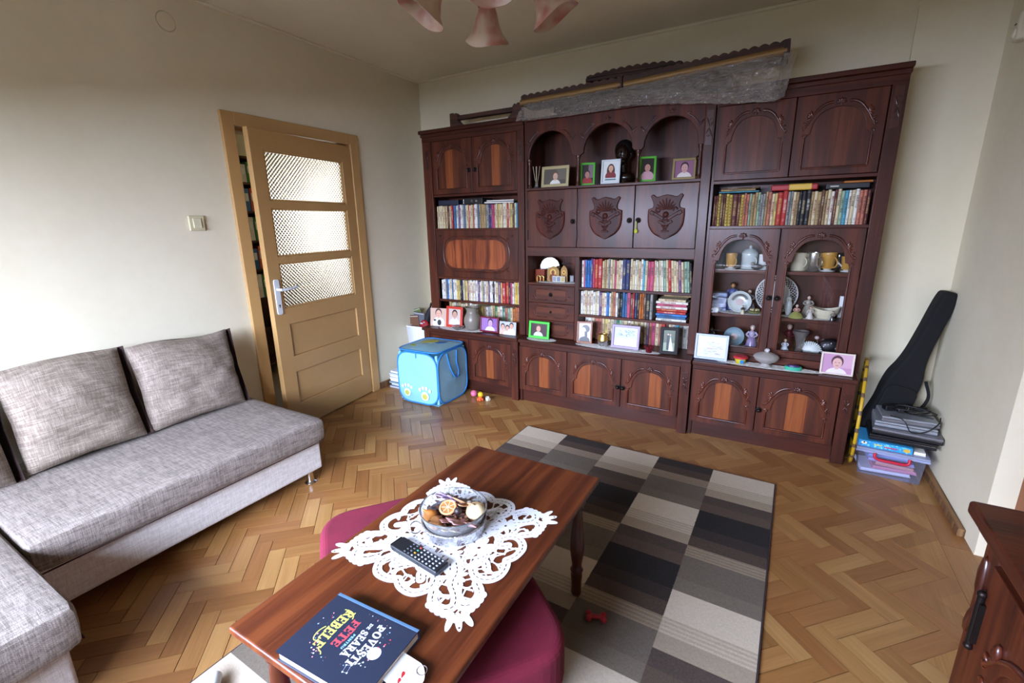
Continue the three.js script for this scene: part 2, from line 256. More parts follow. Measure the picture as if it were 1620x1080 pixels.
// bookcase in the hall, seen through the gap
{
  const b = thing('hall_bookcase', 'tall wooden bookcase of files seen through the gap of the ajar door', 'bookcase', [-1.56, 0, 0.95]);
  const wood = plain(0x4a2c1a, 0.6);
  wpart(b, 'side_panel', lim(-1.71, -1.41, 0, 2.05, 0.5, 0.52), wood); wpart(b, 'side_panel', lim(-1.71, -1.41, 0, 2.05, 1.38, 1.4), wood); wpart(b, 'back_panel', lim(-1.715, -1.705, 0, 2.05, 0.52, 1.38), wood);
  const ys = [0.05, 0.42, 0.72, 1.0, 1.27, 1.54, 1.8, 2.03]; for (const y of ys) wpart(b, 'shelf', lim(-1.705, -1.41, y, y + 0.02, 0.52, 1.38), wood);
  const cols = [['#c94b2f', 'orange red'], ['#3566a0', 'blue'], ['#e6e4de', 'white'], ['#3f8a46', 'green'], ['#ddd8cc', 'cream'], ['#7a2f2c', 'maroon']];
  const r = rng(77); let k = 0;
  for (let i = 2; i < 7; i++) for (let z = 0.54; z < 0.98; z += 0.075) { const [c, n] = cols[(i * 3 + k++) % 6]; const h = ys[i + 1] - ys[i] - 0.05 - r() * 0.03;
    const f = thing('ring_binder', `${n} file standing on the hall bookcase behind the door`, 'binder', [-1.53, ys[i] + 0.0205, z + 0.036], 0, `${n} files in the hall bookcase`);
    part(f, 'cover', mrg([lim(-0.12, 0.115, 0, h, -0.034, -0.031), lim(-0.12, 0.115, 0, h, 0.031, 0.034), lim(0.112, 0.116, 0, h, -0.034, 0.034)]), plain(c, 0.5)); part(f, 'spine_label', lim(0.116, 0.1175, h * 0.45, h * 0.8, -0.022, 0.022), white); part(f, 'pages', lim(-0.11, 0.1, 0.005, h - 0.01, -0.028, 0.028), paper); }
}
{
  const p = onX(310, 353, 0.0); const s = thing('light_switch', 'square white light switch on the plaster wall beside the door', 'switch', [0.001, p.y, p.z]);
  part(s, 'plate', bx(0.014, 0.085, 0.085, 0.007, 0, 0, 0.006), plain(0xcbc19c, 0.5)); part(s, 'rocker', rot(bx(0.008, 0.056, 0.045, 0, 0, 0, 0.003), 0, 0, 0.06).translate(0.016, 0, 0), plain(0xd2c9a6, 0.45));
  const q = onX(262, 34, 0.0); const c = thing('wall_cap', 'round plaster-coloured cover cap high on the wall near the ceiling', 'cover', [0.0005, q.y, q.z]);
  part(c, 'disc', rot(lathe([[0, 0.006], [0.04, 0.006], [0.046, 0.003], [0.047, 0]], 32), 0, 0, -PI / 2), wallMat); part(c, 'rim', rot(fin(new THREE.TorusGeometry(0.046, 0.0018, 6, 40)), 0, PI / 2, 0).translate(0.002, 0, 0), plain(0xb3ab90, 0.8));
  const e = onX(1606, 52, XR - 0.02); const m = thing('motion_sensor', 'small cream motion sensor high on the corner wall', 'sensor', [XR - 0.0005, e.y, e.z + 0.09]);
  part(m, 'case', bx(0.045, 0.115, 0.065, -0.0225, 0, 0, 0.012), plain(0xd5cdb4, 0.5)); part(m, 'lens', sph(0.022, -0.04, -0.025, 0, 0.6, 1, 1), phy({ color: 0xe6e0cc, roughness: 0.3 })); part(m, 'indicator', bx(0.004, 0.006, 0.018, -0.046, 0.012, 0, 0.001), plain(0x4b463a));
}

// ------------------------------------------------------------------ carved wall unit
const ZU = 0.325, ZB = 0.455, CT = 0.526;
// small carved leaf, grows along +y from the origin, lies on z = 0
function leaf(len, w, ang, x, y, z = 0) { const g = new THREE.SphereGeometry(1, 7, 5); g.scale(w / 2, len / 2, w * 0.36); g.translate(0, len / 2, 0); g.rotateZ(ang); return fin(tr(g, x, y, z)); }
const bead = (pts, r, n = 20) => { const g = new THREE.TubeGeometry(new THREE.CatmullRomCurve3(pts.map(([x, y]) => V3(x, y, 0))), n, r, 5); g.scale(1, 1, 0.75); return fin(g); };
function scroll(x, y, r, a0, dir) { const p = []; for (let i = 0; i <= 10; i++) { const t = i / 10, a = a0 + dir * t * 4.4, q = r * (1 - 0.75 * t); p.push([x + q * Math.cos(a), y + q * Math.sin(a)]); } return bead(p, r * 0.32, 14); }
function archPath(a, b, s, t) { // opening with shoulders and a round head
  const p = new THREE.Path(); p.moveTo(-a, b); p.lineTo(-a, s); p.quadraticCurveTo(-a, s + 0.018, -a + 0.022, s + 0.022); p.bezierCurveTo(-a + 0.03, t - (t - s) * 0.25, -a * 0.5, t, 0, t); p.bezierCurveTo(a * 0.5, t, a - 0.03, t - (t - s) * 0.25, a - 0.022, s + 0.022); p.quadraticCurveTo(a, s + 0.018, a, s); p.lineTo(a, b); p.closePath(); return p;
}
function carvings(a, b, s, t) {
  const l = [], o = 0.012;
  l.push(bead([[-a - o * 0.4, s - 0.005], [-a - o * 0.4, (s + b) / 2], [-a - o * 0.4, b - 0.004]], 0.0055), bead([[a + o * 0.4, s - 0.005], [a + o * 0.4, (s + b) / 2], [a + o * 0.4, b - 0.004]], 0.0055), bead([[-a - o * 0.4, b - 0.004], [0, b - 0.004], [a + o * 0.4, b - 0.004]], 0.0055));
  for (const k of [-1, 1]) {
    const sh = [k * (a + 0.008), s + 0.055], top = [k * 0.035, t + 0.022];
    const c = new THREE.CubicBezierCurve(V2(...sh), V2(k * (a - 0.012), s + 0.075), V2(k * a * 0.72, t + 0.028), V2(...top)).getPoints(12).map((q) => [q.x, q.y]);
    l.push(bead(c, 0.0058, 24), bead(c.slice(7).map(([x, y]) => [x, y + 0.001]), 0.0075, 12));
    l.push(scroll(sh[0] + k * 0.004, sh[1] - 0.006, 0.011, k > 0 ? PI / 2 : PI / 2, -k), scroll(k * (a + 0.002), s + 0.012, 0.012, k > 0 ? 0 : PI, k));
    const m = c[5]; for (const [ln, an] of [[0.034, 0.3], [0.03, 0.85], [0.028, 1.4], [0.03, 2.2]]) l.push(leaf(ln, 0.013, k * -an, m[0], m[1], 0.002));
    const e = c[2]; for (const [ln, an] of [[0.022, 0.9], [0.02, 2.4]]) l.push(leaf(ln, 0.01, k * -an, e[0], e[1], 0.002));
  }
  for (let i = 0; i < 5; i++) l.push(leaf(0.024, 0.014, (i - 2) * 0.75, 0, t + 0.02, 0.002));
  l.push(leaf(0.02, 0.012, PI, 0, t + 0.022, 0.002), sph(0.007, 0, t + 0.022, 0.004, 1, 1, 0.7, 8));
  return mrg(l);
}
function knob(parent, x, y, z) { const k = part(parent, 'knob', mrg([rot(lathe([[0.018, 0], [0.018, 0.003], [0.009, 0.005], [0.006, 0.012], [0.011, 0.017], [0.008, 0.023], [0, 0.024]], 14), PI / 2, 0, 0), fin(new THREE.TorusGeometry(0.014, 0.004, 6, 16)).translate(0, 0, 0.006)]), ironDark, [x, y, z]); k.userData.label = 'dark iron ring knob'; return k; }
const doorCache = {};
// framed door with an arched field; strips: [[from, to, material]] in shares of the field's width
function panelDoor(parent, x0, x1, y0, y1, z, { strips, glass, knobX, matBody = mahog, tail } = {}) {
  const w = x1 - x0 - 0.004, h = y1 - y0 - 0.004, key = [w.toFixed(3), h.toFixed(3)].join();
  const a = w / 2 - (glass ? 0.052 : 0.055), b = glass ? 0.045 : 0.042, t = glass ? h - 0.065 : h - 0.07, s = glass ? h - 0.215 : t - 0.15;
  const c = doorCache[key + !!glass] ??= (() => { const sh = rectShape(-w / 2, 0, w / 2, h); sh.holes.push(archPath(a, b, s, t)); return { body: ext(sh, 0.02, 0.0025, 'v', 8), carve: carvings(a, b, s, t) }; })();
  const d = part(parent, 'door', c.body, matBody, [(x0 + x1) / 2 - parent.position.x, y0 + 0.002 - parent.position.y, z - 0.02 - parent.position.z]);
  part(d, 'carving', c.carve, carve, [0, 0, 0.0215]).userData.label = 'raised leaf scroll carving';
  if (glass) part(d, 'pane', lim(-a - 0.01, a + 0.01, b - 0.01, t + 0.01, 0.004, 0.006), glassThin);
  else for (const [f, g, m] of strips) part(d, 'veneer_panel', lim(-a - 0.008 + f * 2 * (a + 0.008), -a - 0.008 + g * 2 * (a + 0.008) - 0.0006, b - 0.008, t + 0.008, 0.0, 0.011), m);
  if (knobX !== undefined) knob(d, knobX * w / 2, glass ? h * 0.47 : h * 0.42, 0.02);
  return d;
}
const st3 = (i0, i1) => [[0, i0, mahogVeneer], [i0, i1, inlay], [i1, 1, mahogVeneer]];
// carved plaque on the face of a post
function plaque(parent, x, y, z, h, w = 0.04) { const l = [ext(rrShape(w, h, 0.006), 0.004, 0.001)]; for (const k of [-1, 1]) { l.push(scroll(k * w * 0.12, k * h * 0.22, w * 0.2, k > 0 ? 0 : PI, 1).translate(0, 0, 0.005)); l.push(leaf(h * 0.26, w * 0.26, k > 0 ? 0.3 : PI + 0.3, 0, k * h * 0.02, 0.005), leaf(h * 0.2, w * 0.22, k > 0 ? -0.5 : PI - 0.5, 0, 0, 0.005)); }
  part(parent, 'post_carving', mrg(l), carve, [x - parent.position.x, y - parent.position.y, z - parent.position.z]); }
function cabinetShell(u, x0, x1, bx0, bx1, o0 = 0, o1 = 0) {
  wpart(u, 'back_panel', lim(x0 + 0.005, x1 - 0.005, 0.05, 2.13, 0.008, 0.018), mahog);
  wpart(u, 'worktop', lim(bx0 - o0, bx1 + o1, CT - 0.028, CT, 0.02, ZB + 0.016, 0.006, 'h'), mahog);
  wpart(u, 'plinth', lim(bx0 + 0.02, bx1 - 0.02, 0, 0.1, 0.02, ZB - 0.035, 0, 'h'), mahog);
  wpart(u, 'base_carcass', mrg([lim(bx0, bx0 + 0.02, 0.0, CT - 0.028, 0.02, ZB - 0.022), lim(bx1 - 0.02, bx1, 0.0, CT - 0.028, 0.02, ZB - 0.022), lim(bx0 + 0.02, bx1 - 0.02, 0.1, 0.118, 0.02, ZB - 0.022)]), mahog);
  wpart(u, 'base_rail', lim(bx0 + 0.02, bx1 - 0.02, 0.468, CT - 0.028, ZB - 0.04, ZB - 0.004, 0, 'h'), mahog);
}
const shelfH = (u, x0, x1, y, z1 = ZU - 0.006, th = 0.018) => wpart(u, 'shelf', lim(x0, x1, y - th, y, 0.019, z1, 0.002, 'h'), mahog);
// --- bookcase unit with the oval flap
const unitL = thing('bookcase_cabinet', 'tall mahogany bookcase unit with oval flap panel, standing by the corner near the door', 'cabinet', [0.755, 0, 0.2]);
{
  const u = unitL; cabinetShell(u, 0.273, 1.24, 0.28, 1.24, 0.016, 0.001);
  wpart(u, 'side_panel', lim(0.273, 0.293, CT, 2.1, 0.02, ZU - 0.01), mahog); wpart(u, 'side_panel', lim(1.222, 1.24, CT, 2.1, 0.02, ZU - 0.01), mahog);
  wpart(u, 'post', lim(0.275, 0.363, CT, 2.075, ZU - 0.024, ZU + 0.004, 0.003), mahog); wpart(u, 'post', lim(1.182, 1.24, CT, 2.075, ZU - 0.024, ZU + 0.004, 0.003), mahog);
  wpart(u, 'cornice', mrg([lim(0.262, 1.242, 2.13, 2.158, 0.02, ZU + 0.034, 0.006, 'h'), lim(0.268, 1.242, 2.106, 2.13, 0.02, ZU + 0.016, 0.005, 'h'), lim(0.273, 1.24, 2.07, 2.106, ZU - 0.03, ZU + 0.002, 0, 'h')]), mahog);
  panelDoor(u, 0.365, 0.77, 1.652, 2.07, ZU, { strips: st3(0.28, 0.52), knobX: 0.86 }); panelDoor(u, 0.77, 1.18, 1.652, 2.07, ZU, { strips: st3(0.42, 0.66), knobX: -0.86 });
  for (const y of [1.652, 1.376, 0.966, 0.766]) shelfH(u, 0.294, 1.221, y);
  // flap with a stadium-shaped moulding
  const fw = 0.81, fh = 0.392, f = part(u, 'flap_door', ext(rectShape(-fw / 2, 0, fw / 2, fh), 0.02, 0.002), mahog, [0.772 - 0.755, 0.968, ZU - 0.02 - 0.2]);
  const stad = (w, h, r) => rrShape(w, h, r);
  part(f, 'veneer_panel', ext(stad(0.62, 0.26, 0.125), 0.003, 0.001), mahogVeneer, [0, fh / 2, 0.0195]); part(f, 'inlay_panel', ext(stad(0.6, 0.235, 0.115), 0.002, 0.0005), phy({ map: woodTex(66, '#54220f', '#7b3b1c', '#9a5128', 0.5, 0.9), roughness: 0.5, specularIntensity: 0.5, clearcoat: 0.22, clearcoatRoughness: 0.22 }), [0, fh / 2, 0.0226]);
  const rp = stad(0.66, 0.29, 0.14).getPoints(10).map((q) => [q.x, q.y]); const lv = []; for (const [sx, sy] of [[-1, -1], [1, -1], [-1, 1], [1, 1]]) { lv.push(leaf(0.05, 0.016, sx * sy * 0.8 + (sy > 0 ? PI : 0), sx * 0.29, sy * 0.115, 0), scroll(sx * 0.31, sy * 0.12, 0.013, 0, sx * sy), leaf(0.04, 0.014, sx * -1.4, sx * 0.2, sy * 0.14, 0)); }
  part(f, 'carving', mrg([bead(rp, 0.006, 90), ...lv]), carve, [0, fh / 2, 0.0215]);
  for (const k of [-1, 1]) part(f, 'screw_cap', rot(cyl(0.008, 0.008, 0.004, 0, 0, 0, 10), PI / 2, 0, 0), ironDark, [k * 0.355, fh - 0.045, 0.0215]);
  panelDoor(u, 0.345, 0.76, 0.103, 0.468, ZB, { strips: st3(0.38, 0.62), knobX: 0.86 }); panelDoor(u, 0.76, 1.175, 0.103, 0.468, ZB, { strips: st3(0.38, 0.6) });
  wpart(u, 'base_post', lim(0.28, 0.344, 0, CT - 0.028, ZB - 0.035, ZB + 0.004, 0.003), mahog); wpart(u, 'base_post', lim(1.177, 1.24, 0, CT - 0.028, ZB - 0.035, ZB + 0.004, 0.003), mahog);
  plaque(u, 0.312, 0.36, ZB + 0.0045, 0.15); plaque(u, 1.209, 0.36, ZB + 0.0045, 0.15); plaque(u, 1.211, 1.93, ZU + 0.0045, 0.15); plaque(u, 0.319, 1.93, ZU + 0.0045, 0.15);
}
// --- arched unit with shield doors
const unitM = thing('arched_cabinet', 'mahogany wall unit with three arches, shield-carved doors and small drawers between the bookcase and the glazed cabinet', 'cabinet', [1.896, 0, 0.2]);
unitM.userData.label = 'mahogany unit with three arches, shield-carved doors and three small drawers';
{
  const u = unitM; cabinetShell(u, 1.246, 2.547, 1.246, 2.545);
  wpart(u, 'side_panel', lim(1.246, 1.264, CT, 2.12, 0.02, ZU - 0.004), mahog); wpart(u, 'side_panel', lim(2.529, 2.547, CT, 2.12, 0.02, ZU - 0.01), mahog);
  wpart(u, 'post', lim(2.49, 2.547, CT, 2.12, ZU - 0.024, ZU + 0.006, 0.003), mahog); plaque(u, 2.518, 1.95, ZU + 0.0065, 0.2);
  wpart(u, 'top_panel', lim(1.246, 2.547, 2.12, 2.14, 0.02, ZU + 0.012, 0.004, 'h'), mahog);
  // plate with three arches
  const s = new THREE.Shape(); const arches = [[1.286, 1.618], [1.709, 2.049], [2.126, 2.458]], sp = 1.878;
  s.moveTo(1.264, 2.12); s.lineTo(1.264, 1.862); s.lineTo(1.286, 1.862);
  arches.forEach(([a, b], i) => { s.lineTo(a, sp); s.absarc((a + b) / 2, sp, (b - a) / 2, PI, 0, true); s.lineTo(b, sp); if (i < 2) { const c = (b + arches[i + 1][0]) / 2; s.lineTo(c - 0.022, 1.862); s.lineTo(c + 0.022, 1.862); } });
  s.lineTo(2.458, 1.862); s.lineTo(2.49, 1.862); s.lineTo(2.49, 2.12); s.closePath();
  wpart(u, 'arcade', tr(ext(s, 0.024, 0.003, 'v', 20), 0, 0, ZU - 0.024), phy({ map: texMahog, color: 0xffe8dc, roughness: 0.5, specularIntensity: 0.5, clearcoat: 0.22, clearcoatRoughness: 0.22 }));
  for (const x of [1.276, 1.664, 2.087, 2.474]) wpart(u, 'column', tr(lathe([[0.017, 0], [0.017, 0.014], [0.011, 0.02], [0.014, 0.03], [0.0125, 0.1], [0.01, 0.165], [0.014, 0.172], [0.011, 0.178], [0.018, 0.188], [0.018, 0.199]], 14), x, 1.663, ZU - 0.022), carve);
  const lv = []; for (const [a, b] of arches) { const c = (a + b) / 2, r = (b - a) / 2; for (const k of [-1, 1]) { const q = [0.5, 0.75, 1.0].map((t) => [c + k * (r + 0.03) * Math.cos(t + 0.1), sp + (r + 0.03) * Math.sin(t + 0.1) - 0.004]); lv.push(bead(q, 0.005, 10).translate(0, 0, 0), leaf(0.05, 0.014, -k * 0.7, q[0][0], q[0][1] - 0.02), leaf(0.03, 0.012, -k * 1.5, q[2][0], q[2][1])); } for (let i = 0; i < 3; i++) lv.push(leaf(0.028, 0.013, (i - 1) * 0.9, c, sp + r + 0.016)); }
  wpart(u, 'carving', mrg(lv).translate(0, 0, ZU + 0.001), carve);
  wpart(u, 'shelf', lim(1.265, 2.528, 1.644, 1.662, 0.019, ZU + 0.004, 0.003, 'h'), mahog);
  // shield doors
  const shield = new THREE.Shape(); const P = [[0, 0.286], [0.03, 0.28], [0.062, 0.272], [0.088, 0.288], [0.104, 0.278], [0.094, 0.258], [0.084, 0.23], [0.088, 0.205], [0.116, 0.196], [0.117, 0.14], [0.108, 0.085], [0.076, 0.04], [0.034, 0.016], [0, 0]];
  shield.moveTo(0, 0.286); shield.splineThru(P.slice(1, 5).map((q) => V2(...q))); shield.lineTo(0.1, 0.268); shield.splineThru(P.slice(5, 9).map((q) => V2(...q))); shield.splineThru(P.slice(9).map((q) => V2(...q)));
  const mir = P.slice(0, 13).map(([x, y]) => [-x, y]).reverse(); shield.splineThru(mir.slice(0, 5).map((q) => V2(...q))); shield.splineThru(mir.slice(5, 9).map((q) => V2(...q))); shield.splineThru(mir.slice(9).map((q) => V2(...q)));
  const sg = ext(shield, 0.012, 0.004, 'v', 4);
  const rl = [];
  for (let i = -4; i <= 4; i++) rl.push(leaf(0.075 - Math.abs(i) * 0.004, 0.012, -i * 0.32, i * 0.003, 0.19, 0.012));
  for (const k of [-1, 1]) { rl.push(rot(bx(0.09, 0.02, 0.01, 0, 0, 0, 0.004), 0, 0, k * 0.55).translate(k * 0.052, 0.155, 0.013), rot(bx(0.03, 0.024, 0.012, 0, 0, 0, 0.004), 0, 0, k * 0.55).translate(k * 0.088, 0.172, 0.014), rot(bx(0.05, 0.018, 0.012, 0, 0, 0, 0.004), 0, 0, k * 0.5).translate(k * 0.022, 0.107, 0.013)); for (let i = 0; i < 4; i++) rl.push(leaf(0.05, 0.015, k * (0.9 + i * 0.45), k * 0.025, 0.13 - i * 0.012, 0.011)); rl.push(scroll(k * 0.055, 0.19, 0.018, 0, k).translate(0, 0, 0.013)); rl.push(bead([[k * 0.112, 0.19], [k * 0.112, 0.14], [k * 0.102, 0.09], [k * 0.072, 0.046], [k * 0.03, 0.021]], 0.004).translate(0, 0, 0.011)); }
  rl.push(bx(0.05, 0.012, 0.01, 0, 0.055, 0.013, 0.004), sph(0.02, 0, 0.16, 0.012, 1, 1, 0.5, 10));
  const rg = mrg(rl);
  const sd = [[1.264, 1.669, 0.86], [1.669, 2.084, 0.86], [2.084, 2.489, -0.86]]; const shieldX = [1.457, 1.884, 2.294];
  sd.forEach(([a, b, kx], i) => { const w = b - a - 0.004, h = 0.41, d = part(u, 'door', bx(w, h, 0.02, 0, h / 2, 0.01, 0.003), mahog, [(a + b) / 2 - 1.896, 1.231, ZU - 0.02 - 0.2]); const sh = part(d, 'shield', sg, carveMatte, [shieldX[i] - (a + b) / 2, 0.058, 0.02]); sh.userData.label = 'raised heraldic shield carving'; part(d, 'relief', rg, carveMatte, [shieldX[i] - (a + b) / 2, 0.058, 0.02]);
    knob(d, kx * w / 2 * 1.0, 0.185, 0.02); for (const y of [0.07, 0.29]) part(d, 'hinge', bx(0.007, 0.075, 0.008, (kx > 0 ? -1 : 1) * (w / 2 - 0.002), y + 0.02, 0.022, 0.002), ironDark); });
  wpart(u, 'rail', lim(1.264, 2.49, 1.163, 1.229, ZU - 0.03, ZU - 0.002, 0.002, 'h'), mahog);
  wpart(u, 'divider', lim(1.662, 1.694, CT, 1.163, 0.02, ZU - 0.001, 0.002), mahog);
  wpart(u, 'shelf', lim(1.265, 1.661, 0.94, 0.957, 0.019, ZU - 0.004, 0.002, 'h'), mahog); shelfH(u, 1.695, 2.528, 0.938); shelfH(u, 1.695, 2.528, 0.735); wpart(u, 'niche_ceiling', lim(1.265, 2.528, 1.229, 1.245, 0.019, ZU - 0.032, 0, 'h'), mahog);
  [[0.802, 0.938], [0.665, 0.8], [0.53, 0.663]].forEach(([y0, y1], i) => { const d = part(u, 'drawer', lim(1.268 - 1.896, 1.659 - 1.896, y0, y1, 0.06 - 0.2, ZU - 0.004 - 0.2, 0.003, 'h'), mahog); const cy = (y0 + y1) / 2, l = []; for (const k of [-1, 1]) { l.push(bead([[k * 0.03, 0.042], [k * 0.09, 0.044], [k * 0.135, 0.034], [k * 0.14, 0.012]], 0.004), bead([[k * 0.03, -0.042], [k * 0.09, -0.044], [k * 0.135, -0.034], [k * 0.14, -0.012]], 0.004), scroll(k * 0.15, -0.02, 0.01, 0, k), leaf(0.03, 0.01, k * -1.2, k * 0.12, -0.035)); }
    part(d, 'carving', mrg(l), carve, [1.463 - 1.896, cy, ZU - 0.2 - 0.003]); part(d, 'front_veneer', lim(-0.125, 0.125, -0.035, 0.035, 0, 0.0025, 0.001, 'h'), mahogVeneer, [1.463 - 1.896, cy, ZU - 0.2 - 0.0045]); if (i < 3) { const k = knob(d, 1.463 - 1.896, cy, ZU - 0.2 - 0.003); k.scale.setScalar(i ? 0.55 : 0.9); } });
  panelDoor(u, 1.25, 1.663, 0.103, 0.468, ZB, { strips: st3(0.4, 0.66) }); panelDoor(u, 1.663, 2.08, 0.103, 0.468, ZB, { strips: [[0, 0.42, inlay], [0.42, 0.72, mahogVeneer], [0.72, 1, mahogVeneer]], knobX: 0.92 }); panelDoor(u, 2.08, 2.478, 0.103, 0.468, ZB, { strips: st3(0.5, 0.78), knobX: -0.92 });
  wpart(u, 'base_post', lim(2.481, 2.545, 0, CT - 0.028, ZB - 0.035, ZB + 0.004, 0.003), mahog); plaque(u, 2.513, 0.36, ZB + 0.0045, 0.15);
}
// --- glazed display unit
const unitR = thing('display_cabinet', 'mahogany display cabinet with two arched glass doors beside the leaning guitar bag', 'cabinet', [3.0, 0, 0.2]);
{
  const u = unitR; cabinetShell(u, 2.552, 3.44, 2.552, 3.425, 0.001, 0.008);
  wpart(u, 'side_panel', lim(2.552, 2.566, CT, 2.1, 0.02, ZU - 0.01), mahog); wpart(u, 'side_panel', lim(3.422, 3.44, CT, 2.1, 0.02, ZU - 0.01), mahog);
  wpart(u, 'post', lim(3.374, 3.44, CT, 2.075, ZU - 0.024, ZU + 0.006, 0.003), mahog); plaque(u, 3.407, 1.95, ZU + 0.0065, 0.2);
  wpart(u, 'cornice', mrg([lim(2.551, 3.448, 2.126, 2.152, 0.02, ZU + 0.034, 0.006, 'h'), lim(2.551, 3.444, 2.102, 2.126, 0.02, ZU + 0.016, 0.005, 'h'), lim(2.552, 3.44, 2.06, 2.102, ZU - 0.03, ZU + 0.002, 0, 'h')]), mahog);
  panelDoor(u, 2.564, 2.962, 1.64, 2.06, ZU, { strips: [[0, 0.6, mahogVeneer], [0.6, 1, mahogVeneer]] }); panelDoor(u, 2.962, 3.372, 1.64, 2.06, ZU, { strips: [[0, 0.5, mahogVeneer], [0.5, 1, mahogVeneer]] });
  for (const y of [1.64, 1.372]) shelfH(u, 2.567, 3.421, y);
  for (const y of [1.1, 0.815]) shelfH(u, 2.567, 3.421, y, 0.28, 0.02);
  shelfH(u, 2.567, 3.421, 0.586, 0.3, 0.02);
  panelDoor(u, 2.564, 2.962, 0.572, 1.356, ZU, { glass: true, knobX: 0.9 }); panelDoor(u, 2.962, 3.372, 0.572, 1.356, ZU, { glass: true, knobX: -0.9 });
  wpart(u, 'bottom_rail', lim(2.566, 3.374, CT, 0.571, ZU - 0.024, ZU - 0.002, 0.002, 'h'), mahog);
  panelDoor(u, 2.556, 2.945, 0.103, 0.468, ZB, { strips: st3(0.33, 0.66) }); panelDoor(u, 2.945, 3.358, 0.103, 0.468, ZB, { strips: st3(0.36, 0.68), knobX: -0.93 });
  wpart(u, 'base_post', lim(3.362, 3.425, 0, CT - 0.028, ZB - 0.035, ZB + 0.004, 0.003), mahog); plaque(u, 3.394, 0.36, ZB + 0.0045, 0.15);
}
// ------------------------------------------------------------------ books
const PAL = { c: ['#cdbf9a', 'cream'], w: ['#dcd9cf', 'white'], y: ['#cdb56b', 'straw yellow'], g: ['#8f8f8a', 'grey'], b: ['#37648f', 'blue'], n: ['#28325a', 'navy'], r: ['#a32620', 'red'], d: ['#4f1a19', 'maroon'], o: ['#bd6a2c', 'orange'], k: ['#1c1b1e', 'black'], p: ['#b94c69', 'pink'], v: ['#644170', 'violet'], t: ['#a98e60', 'tan'], e: ['#2f7352', 'green'], l: ['#4f9bb0', 'turquoise'], m: ['#90ab93', 'pale green'], s: ['#b9705a', 'salmon'], u: ['#604330', 'brown'], a: ['#3a79bb', 'sky blue'], x: ['#cfae25', 'bright yellow'], f: ['#c8b050', 'gilt'] };
const spineMats = {};
for (const k of Object.keys(PAL)) spineMats[k] = [0, 1].map((v) => {
  const r = rng(k.charCodeAt(0) * 13 + v), [cr, cg, cb] = hex(PAL[k][0]), lum = cr + cg + cb;
  const ink = k === 'f' ? '#6a4a1c' : lum > 480 ? ['#7a3a2c', '#3c4a6a', '#5a5148', '#44403a'][Math.floor(r() * 4)] : lum > 280 ? '#2c2622' : ['#d8c98f', '#d9d4c8', '#c9b36a'][Math.floor(r() * 3)];
  const t = canvasTex(64, 256, (q, W, Hh) => { // left half: spine print, right half: page edges
    q.fillStyle = PAL[k][0]; q.fillRect(0, 0, W, Hh); q.fillStyle = '#d6ccb2'; q.fillRect(34, 0, 30, Hh);
    q.fillStyle = ink; if (k === 'f') { for (let y = 16; y < 250; y += 26) { q.fillRect(2, y, 28, 5); q.fillRect(9, y + 9, 14, 9); } } else {
      if (r() > 0.45) { q.globalAlpha = 0.5; q.fillRect(0, 14, 32, 3); q.fillRect(0, 238, 32, 3); q.globalAlpha = 1; }
      const a = 30 + r() * 40, b = a + 60 + r() * 80; q.globalAlpha = 0.75; for (let y = a; y < b; y += 3 + r() * 4) q.fillRect(10 + r() * 2, y, 9 + r() * 4, 1.5 + r() * 3); q.globalAlpha = 0.55; for (let y = 208; y < 226; y += 4) q.fillRect(12, y, 8, 2.2); q.globalAlpha = 1;
    }
  });
  return std({ map: t, roughness: 0.62 });
});
// unit book: width x (thickness) 1, height y 1, depth z 1; spine at +z. uv: spine -> left half, covers -> spine colour, pages -> right half
function bookGeo() {
  const g = [], face = (geo, u0, u1, v0, v1) => { geo = geo.index ? geo.toNonIndexed() : geo; const uv = geo.attributes.uv; for (let i = 0; i < uv.count; i++) uv.setXY(i, mix(u0, u1, uv.getX(i)), mix(v0, v1, uv.getY(i))); return geo; };
  const board = (x) => face(new THREE.BoxGeometry(0.1, 1, 0.96).translate(x, 0.5, -0.5), 0.02, 0.06, 0.02, 0.04);
  g.push(board(-0.45), board(0.45));
  const sp = new THREE.CylinderGeometry(0.5, 0.5, 1, 6, 1, true, -PI / 2, PI); sp.scale(1, 1, 0.1); sp.translate(0, 0.5, -0.03); g.push(face(sp, 0.02, 0.48, 0, 1));
  g.push(face(new THREE.BoxGeometry(0.82, 0.97, 0.9).translate(0, 0.497, -0.48), 0.6, 0.95, 0.05, 0.95));
  return fin(mrg(g.map((x) => fin(x, 'keep'))), 'keep');
}
const BOOK = bookGeo();
let bookCount = 0;
function book(c, x, y, z, t, h, d, where, { lean = 0, flat = false, yaw = 0, kind = 'paperback' } = {}) {
  const mat = spineMats[c][bookCount++ % 2], m = shade(new THREE.Mesh(BOOK, mat)); m.name = numbered('book'); m.scale.set(t, h, d); m.position.set(x, y, z);
  if (flat) { m.rotation.set(0, yaw, PI / 2); m.rotation.order = 'YXZ'; } else m.rotation.z = lean;
  const thick = t > 0.03 ? 'thick' : 'thin';
  m.userData = { label: `${thick} ${PAL[c][1]} ${kind} ${where}`, category: 'book', group: `${thick} ${PAL[c][1]} books ${where}` }; scene.add(m); return m;
}
